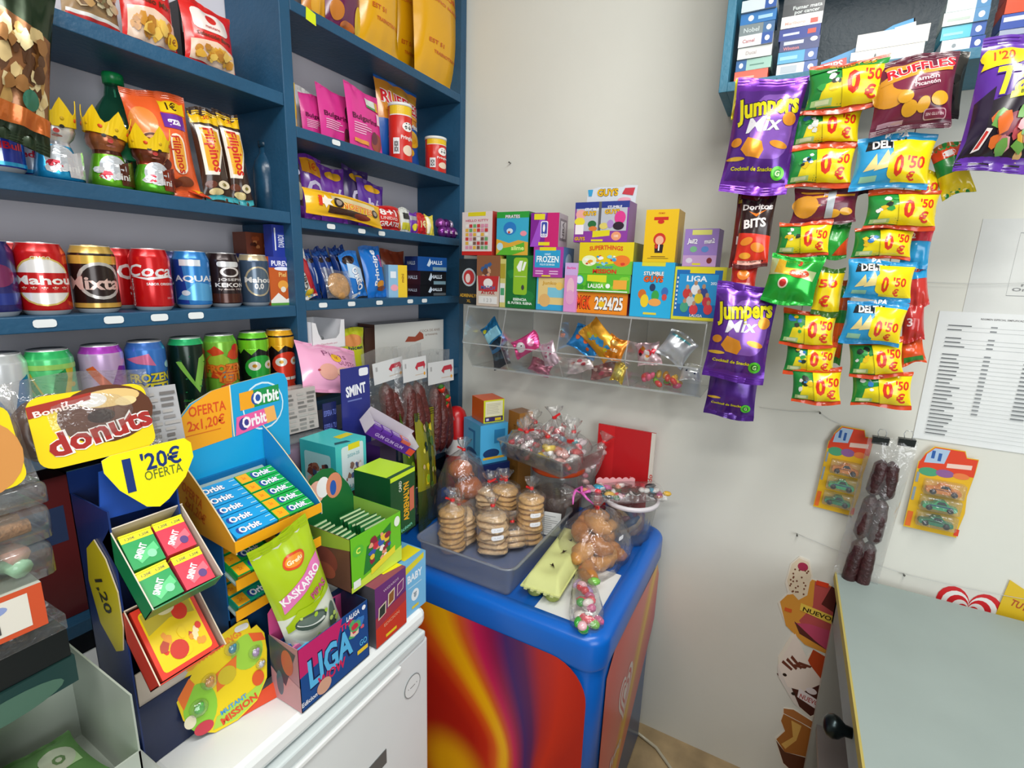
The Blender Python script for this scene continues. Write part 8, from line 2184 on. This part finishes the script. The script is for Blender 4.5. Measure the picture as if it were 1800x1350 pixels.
g = G(); g.lathe([(.006, 0), (.03, .03), (.05, .08), (.056, .15), (.05, .21), (.055, .24)], '#fff', 'clear_film', 26, M_ @ Matrix.Diagonal((.5, 1, 1, 1)) if False else M_, wob=lambda a, i: .06 * math.sin(5 * a + i) + .05 * math.sin(8 * a), cap=False)
for v in g.v[:]:
    pass
g.v = [Vector((v.x, v.y, .012 + (v.z - .012) * .42)) for v in g.v]
g.build('clear_wrapper', o)
g = G()
for a in (.4, 2.2, 3.6, 5.0):
    g.tube([d0 + Vector((.0, 0, .004)), d0 + Vector((.02 * math.cos(a), .02 * math.sin(a), .014)), d0 + Vector((.038 * math.cos(a + .5), .03 * math.sin(a + .5), .003)), d0 + Vector((.05 * math.cos(a + .8), .045 * math.sin(a + .8), -.012))], [.003, .005, .004, .002], '#d860b8', 'film', 6)
g.build('pink_ribbon', o)
g = G(); g.lathe([(.004, 0), (.015, -.02), (.024, -.04), (.03, -.055)], '#fff', 'clear_film', 20, M_, wob=lambda a, i: .3 * math.sin(5 * a), cap=False); g.build('bag_neck', o)
# scalloped pink paper edge behind
g = G()
P = [(-.06, 0)] + [(-.06 + .12 * i / 24, .03 + .006 * abs(math.sin(i * PI / 4))) for i in range(25)] + [(.06, 0)]
g.extr(P, .0006, '#e0a0a4', 'film', org=(.03, .03, .012), ex=(.55, -.83, 0)); g.build('scalloped_paper', o)

# round tub with orange lid behind and clear tray full of sweet bags on top
tx, ty = 1.375, .575
o = empty('sweets_tub', 'round clear tub with an orange lid under the tray of sweets bags', 'tub', (tx, ty, LZ + .001))
g = G(); g.lathe([(.075, 0), (.078, .004), (.082, .18), (.08, .185)], '#fff', 'clear_tray', 32, cap=False); g.build('tub', o)
g = G(); g.lathe([(.072, .004), (.074, .10), (.05, .11), (.001, .112)], '#4a2418', 'meat', 24); g.build('contents', o)
g = G(); g.lathe([(.084, .180), (.086, .185), (.086, .202), (.082, .206), (.001, .206)], '#c84a1c', 'plastic', 32); g.build('lid', o)
TZ2 = LZ + .208
ct = opentray('sweets_tray', 'clear rectangular tray heaped with tied sweets bags, high against the wall', 'tray', 1.365, .60, TZ2, .21, .27, .055, -.28, .01, m='clear_tray', r=.012, lip=.006)
R_ = random.Random(23)
for i, (dx, dy, c, lab) in enumerate(((-.06, .09, ['#c8283a', '#e8e0dc', '#d88a98'], 'tied bag of red and white sweets at the left corner of the clear tray'), (-.055, .03, ['#d83a48', '#b8a8a8', '#5a6a5a'], 'tied bag of red and grey sweets on the left front side of the clear tray'), (-.06, -.04, ['#e8c820', '#f0ece8', '#d86a38'], 'tied bag with yellow banana and white sweets at the tray front'), (-.05, -.10, ['#c83a3a', '#e8b0a8', '#d8d0cc'], 'tied bag of pink and red sweets at the tray\'s right front corner'), (.04, .08, ['#b82838', '#e0d0d0', '#8a8a98'], 'tied bag of dark red sweets at the back of the clear tray'), (.04, .01, ['#c84a50', '#e8e0e4', '#3a8aa8'], 'tied bag with a blue and white sweet in the back of the tray'), (.045, -.07, ['#d83a48', '#d8c8cc', '#38a0a8'], 'tied bag of red sticks at the rear right of the tray'), (-.0, -.02, ['#c83040', '#e8dcd8', '#a8323a'], 'tied bag on top in the middle of the heap'))):
    hh = .012 if i < 7 else .05
    o = empty('sweets_bag', lab, 'sweets bag', (1.365 + dx * math.cos(-.28) - dy * math.sin(-.28), .60 + dx * math.sin(-.28) + dy * math.cos(-.28), TZ2 + hh), (R_.uniform(-.3, .3), R_.uniform(-.3, .3), R_.uniform(0, 6)), 'tied sweets bags heaped in the clear tray')
    for k in range(14):
        p = Vector((R_.uniform(-1, 1) * .022, R_.uniform(-1, 1) * .022, .008 + R_.random() * .04))
        g = G(); g.ball(p, .0115, c[k % 3], 'gelly', 9, (R_.uniform(.8, 1.7), .8, .7), Matrix.Rotation(R_.uniform(0, 3), 4, 'Z') @ Matrix.Rotation(R_.uniform(-.6, .6), 4, 'X')); g.build('sweet', o)
    g = G(); wv = lambda a, i_: .08 * math.sin(5 * a + i_) + .06 * math.sin(9 * a + 2 * i_ + i)
    g.lathe([(.02, -.002), (.036, .006), (.041, .026), (.034, .048), (.018, .064), (.006, .072)], '#fff', 'clear_film', 24, wob=wv, cap=False); g.build('clear_bag', o)
    tiebag(o, .073, .012, i, .03)
    o.scale = (1.2, 1.2, 1.2)
# long tied bag drooping over the tray's right side
o = empty('sweets_bag', 'long pinkish clear bag drooping over the right side of the clear tray', 'sweets bag', (1.43, .47, TZ2 + .02), (0, .5, -.6), 'tied sweets bags heaped in the clear tray')
for k in range(7):
    g = G(); g.ball((-.0 + R_.uniform(-.012, .012), R_.uniform(-.01, .01), -.09 + .018 * k), .0115, ['#e0b8b8', '#d88898', '#e8e0e0'][k % 3], 'gelly', 9, (1.3, .8, .8)); g.build('sweet', o)
g = G(); g.lathe([(.01, -.11), (.024, -.09), (.026, -.03), (.022, .02), (.006, .045)], '#fff', 'clear_film', 22, wob=lambda a, i_: .08 * math.sin(5 * a + i_) + .06 * math.sin(9 * a), cap=False); g.build('clear_bag', o)
tiebag(o, .047, .012, 5, .03)

# red booklet in film leaning on the wall
p = U(1105, 790, 0, XW - .02)
yc, W, zl, H = wpos(1052, 1150, 750, 870, XW - .02)
make_box('red_booklet', 'flat red booklet in clear film leaning on the wall behind the sweets', 'booklet', W, .006, H + .08, {'d': '#c01c22', 'r': '#d8d4c8'}, {'f': [('p', [(0, 0), (.3, 0), (.3, 1), (0, 1)], '#d02428'), ('r', .93, 0, 1, 1, '#dcd4c8'), ('t', 'nevado', .965, .45, .04, '#c83028', {'a': PI / 2, 'w': .4}), ('p', [(.62, .5), (.64, .5), (.72, .2), (.7, .2)], '#e07a7a')], 'r': [('r', 0, 0, 1, 1, '#d8d4c8')]}, (XW - .03, yc, zl - .08), (.03, 0, -PI / 2))
make_box('carton', 'plain carton standing under the red booklet by the wall', 'box', W * .8, .05, max(.02, zl - .08 - LZ - .002), '#3a3436', {}, (XW - .06, yc, LZ + .001), (0, 0, -PI / 2))

# boxes at the back corner
bxx, byy = 1.395, .86
make_box('carton', 'dark blue carton at the bottom of the rear pile on the freezer', 'box', .12, .14, .15, {'d': '#16305e', 'f': '#1c2c66'}, {'f': [('r', .1, .1, .9, .5, '#20408a')]}, (bxx, byy, LZ + .001), (0, 0, -.55))
make_box('card_box', 'light blue box with white shapes in the middle of the rear pile', 'box', .105, .12, .135, {'d': '#4aa8d8', 'r': '#3a4a60', 't': '#3a8ab8', 'l': '#52b0dc'}, {'l': [('e', .5, .2, .3, .12, '#1c4a7a'), ('p', [(.3, .8), (.7, .8), (.7, .3), (.6, .3), (.6, .74), (.3, .74)], '#2a7ab0')], 'f': [('e', .4, .25, .3, .12, '#1c3a6a'), ('r', .5, .5, .9, .85, '#2a7aac'), ('r', .1, .1, .9, .16, '#e0b030')], 'r': blobs(81, .1, .1, .9, .9, ['#a86a38', '#c8a078', '#2a3a50'], 10, .16, 1)}, (bxx, byy, LZ + .152), (0, 0, -.5))
make_box('card_box', 'orange box with yellow framed white panel on top of the rear pile', 'box', .078, .085, .078, {'d': '#d0601c', 't': '#d8581c', 'f': '#c8cc28'}, {'f': [('r', .08, .28, .92, .94, '#dcd8b8')] + stripes(.14, .82, .4, .88, 7, '#b0ac98', .35, .2) + [('r', .06, .05, .94, .26, '#3a2a5a'), ('r', .55, .08, .85, .2, '#d8b820'), ('r', .12, .1, .25, .2, '#c8c8d8')]}, (bxx + .005, byy - .005, LZ + .288), (0, 0, -.52))
make_box('card_box', 'kraft brown box behind the orange one on the rear pile', 'box', .06, .06, .31, {'d': '#b07a38', 't': '#8a5a30'}, {'f': [('t', 'DULCE', .5, .9, .03, '#4a3018', {'w': .6})], 'l': [('t', 'DULCE', .6, .8, .03, '#4a3018', {'a': PI / 2, 'w': .6})]}, (1.49, .775, LZ + .001), (0, 0, -.4))
# brioche bag
for k in range(1):
    p = CP(822, 835, LZ + .10)
    o = empty('bun_bag', 'clear bag with stacked shiny brown buns behind the cookie tray', 'bun bag', (1.235, .84, LZ + .001))
    R_ = random.Random(3)
    for j, (x, y, z, s) in enumerate(((-.03, -.01, .035, 1.0), (.035, .01, .036, .95), (.0, -.02, .09, 1.0), (.028, .02, .105, .8), (-.015, .0, .145, .85))):
        g = G(); g.lathe([(.001, -.024), (.03, -.022), (.038, -.008), (.036, .008), (.024, .022), (.001, .027)], '#b25c24', 'glaze', 20, Matrix.Translation((x * 1.1, y, z * 1.12 + .01)) @ Matrix.Scale(s * 1.2, 4), wob=lambda a, i: .03 * math.sin(3 * a), cap=False); g.build('bun', o)
    g = G(); g.lathe([(.06, 0), (.082, .01), (.084, .07), (.076, .14), (.055, .195), (.014, .228)], '#fff', 'clear_film', 28, wob=lambda a, i: .05 * math.sin(5 * a + i) + .04 * math.sin(11 * a), cap=False); g.build('clear_bag', o)
    tiebag(o, .23, .018, 2, .035)
# green and yellow tall seed packs seen edge-on
for k, (x, y, a, c, lab) in enumerate(((1.135, .93, .32, '#4a6a20', 'tall green and yellow sunflower pack standing edge-on, left of two'), (1.165, .90, .2, '#8a8818', 'tall yellow green sunflower pack standing edge-on, right of two'))):
    make_bag('seed_bag', lab, 'seed bag', .13, .36 - .0 * k, .03, lambda u, v: '#3a4a20' if v < .35 or .45 < u < .6 else c, blobs(90 + k, .05, .08, .95, .95, ['#8ab028', '#e0cc20', '#1c2a14', '#c8b080', '#4a6a28', '#e8dc60'], 22, .09, .5), (x - .03, y - .0, LZ + .001), (-.1, .12, a), seed=91 + k, group='tall sunflower seed packs')
# candy strawberries on sticks and red ball
o = empty('red_canister', 'glossy red rounded canister in the corner behind the orange box', 'canister', (1.40, .985, LZ + .001))
g = G(); g.lathe([(.035, 0), (.038, .005), (.038, .27), (.03, .295), (.015, .31), (.001, .313)], '#b81418', 'plastic', 28); g.build('body', o)
g = G(); g.lathe([(.0385, .14), (.0385, .2)], '#d8d4d0', 'card', 28, cap=False); g.build('label_band', o)
for k, (px, py, lab) in enumerate(((776, 683, 'upper red candy strawberry on a white stick'), (786, 700, 'middle red candy strawberry on a white stick, slightly right'), (783, 712, 'lowest red candy strawberry on a white stick'))):
    p = U(px, py, 1, .96)
    o = empty('strawberry_lollipop', lab, 'lollipop', p, (.1, -.55, 0), 'candy strawberries on sticks')
    g = G(); g.lathe([(.001, -.02), (.008, -.014), (.0125, 0), (.011, .009), (.001, .012)], '#d8321a', 'gelly', 16, cap=False); g.build('strawberry', o)
    g = G(); g.lathe([(.012, .009), (.006, .013), (.001, .016)], '#3a6a28', 'matte', 10, wob=lambda a, i: .3 * math.sin(5 * a)); g.build('leaves', o)
    g = G(); g.tube([(0, 0, -.018), (0, 0, -.12)], .0016, '#e4e0d8', 'plastic', 6); g.build('stick', o)
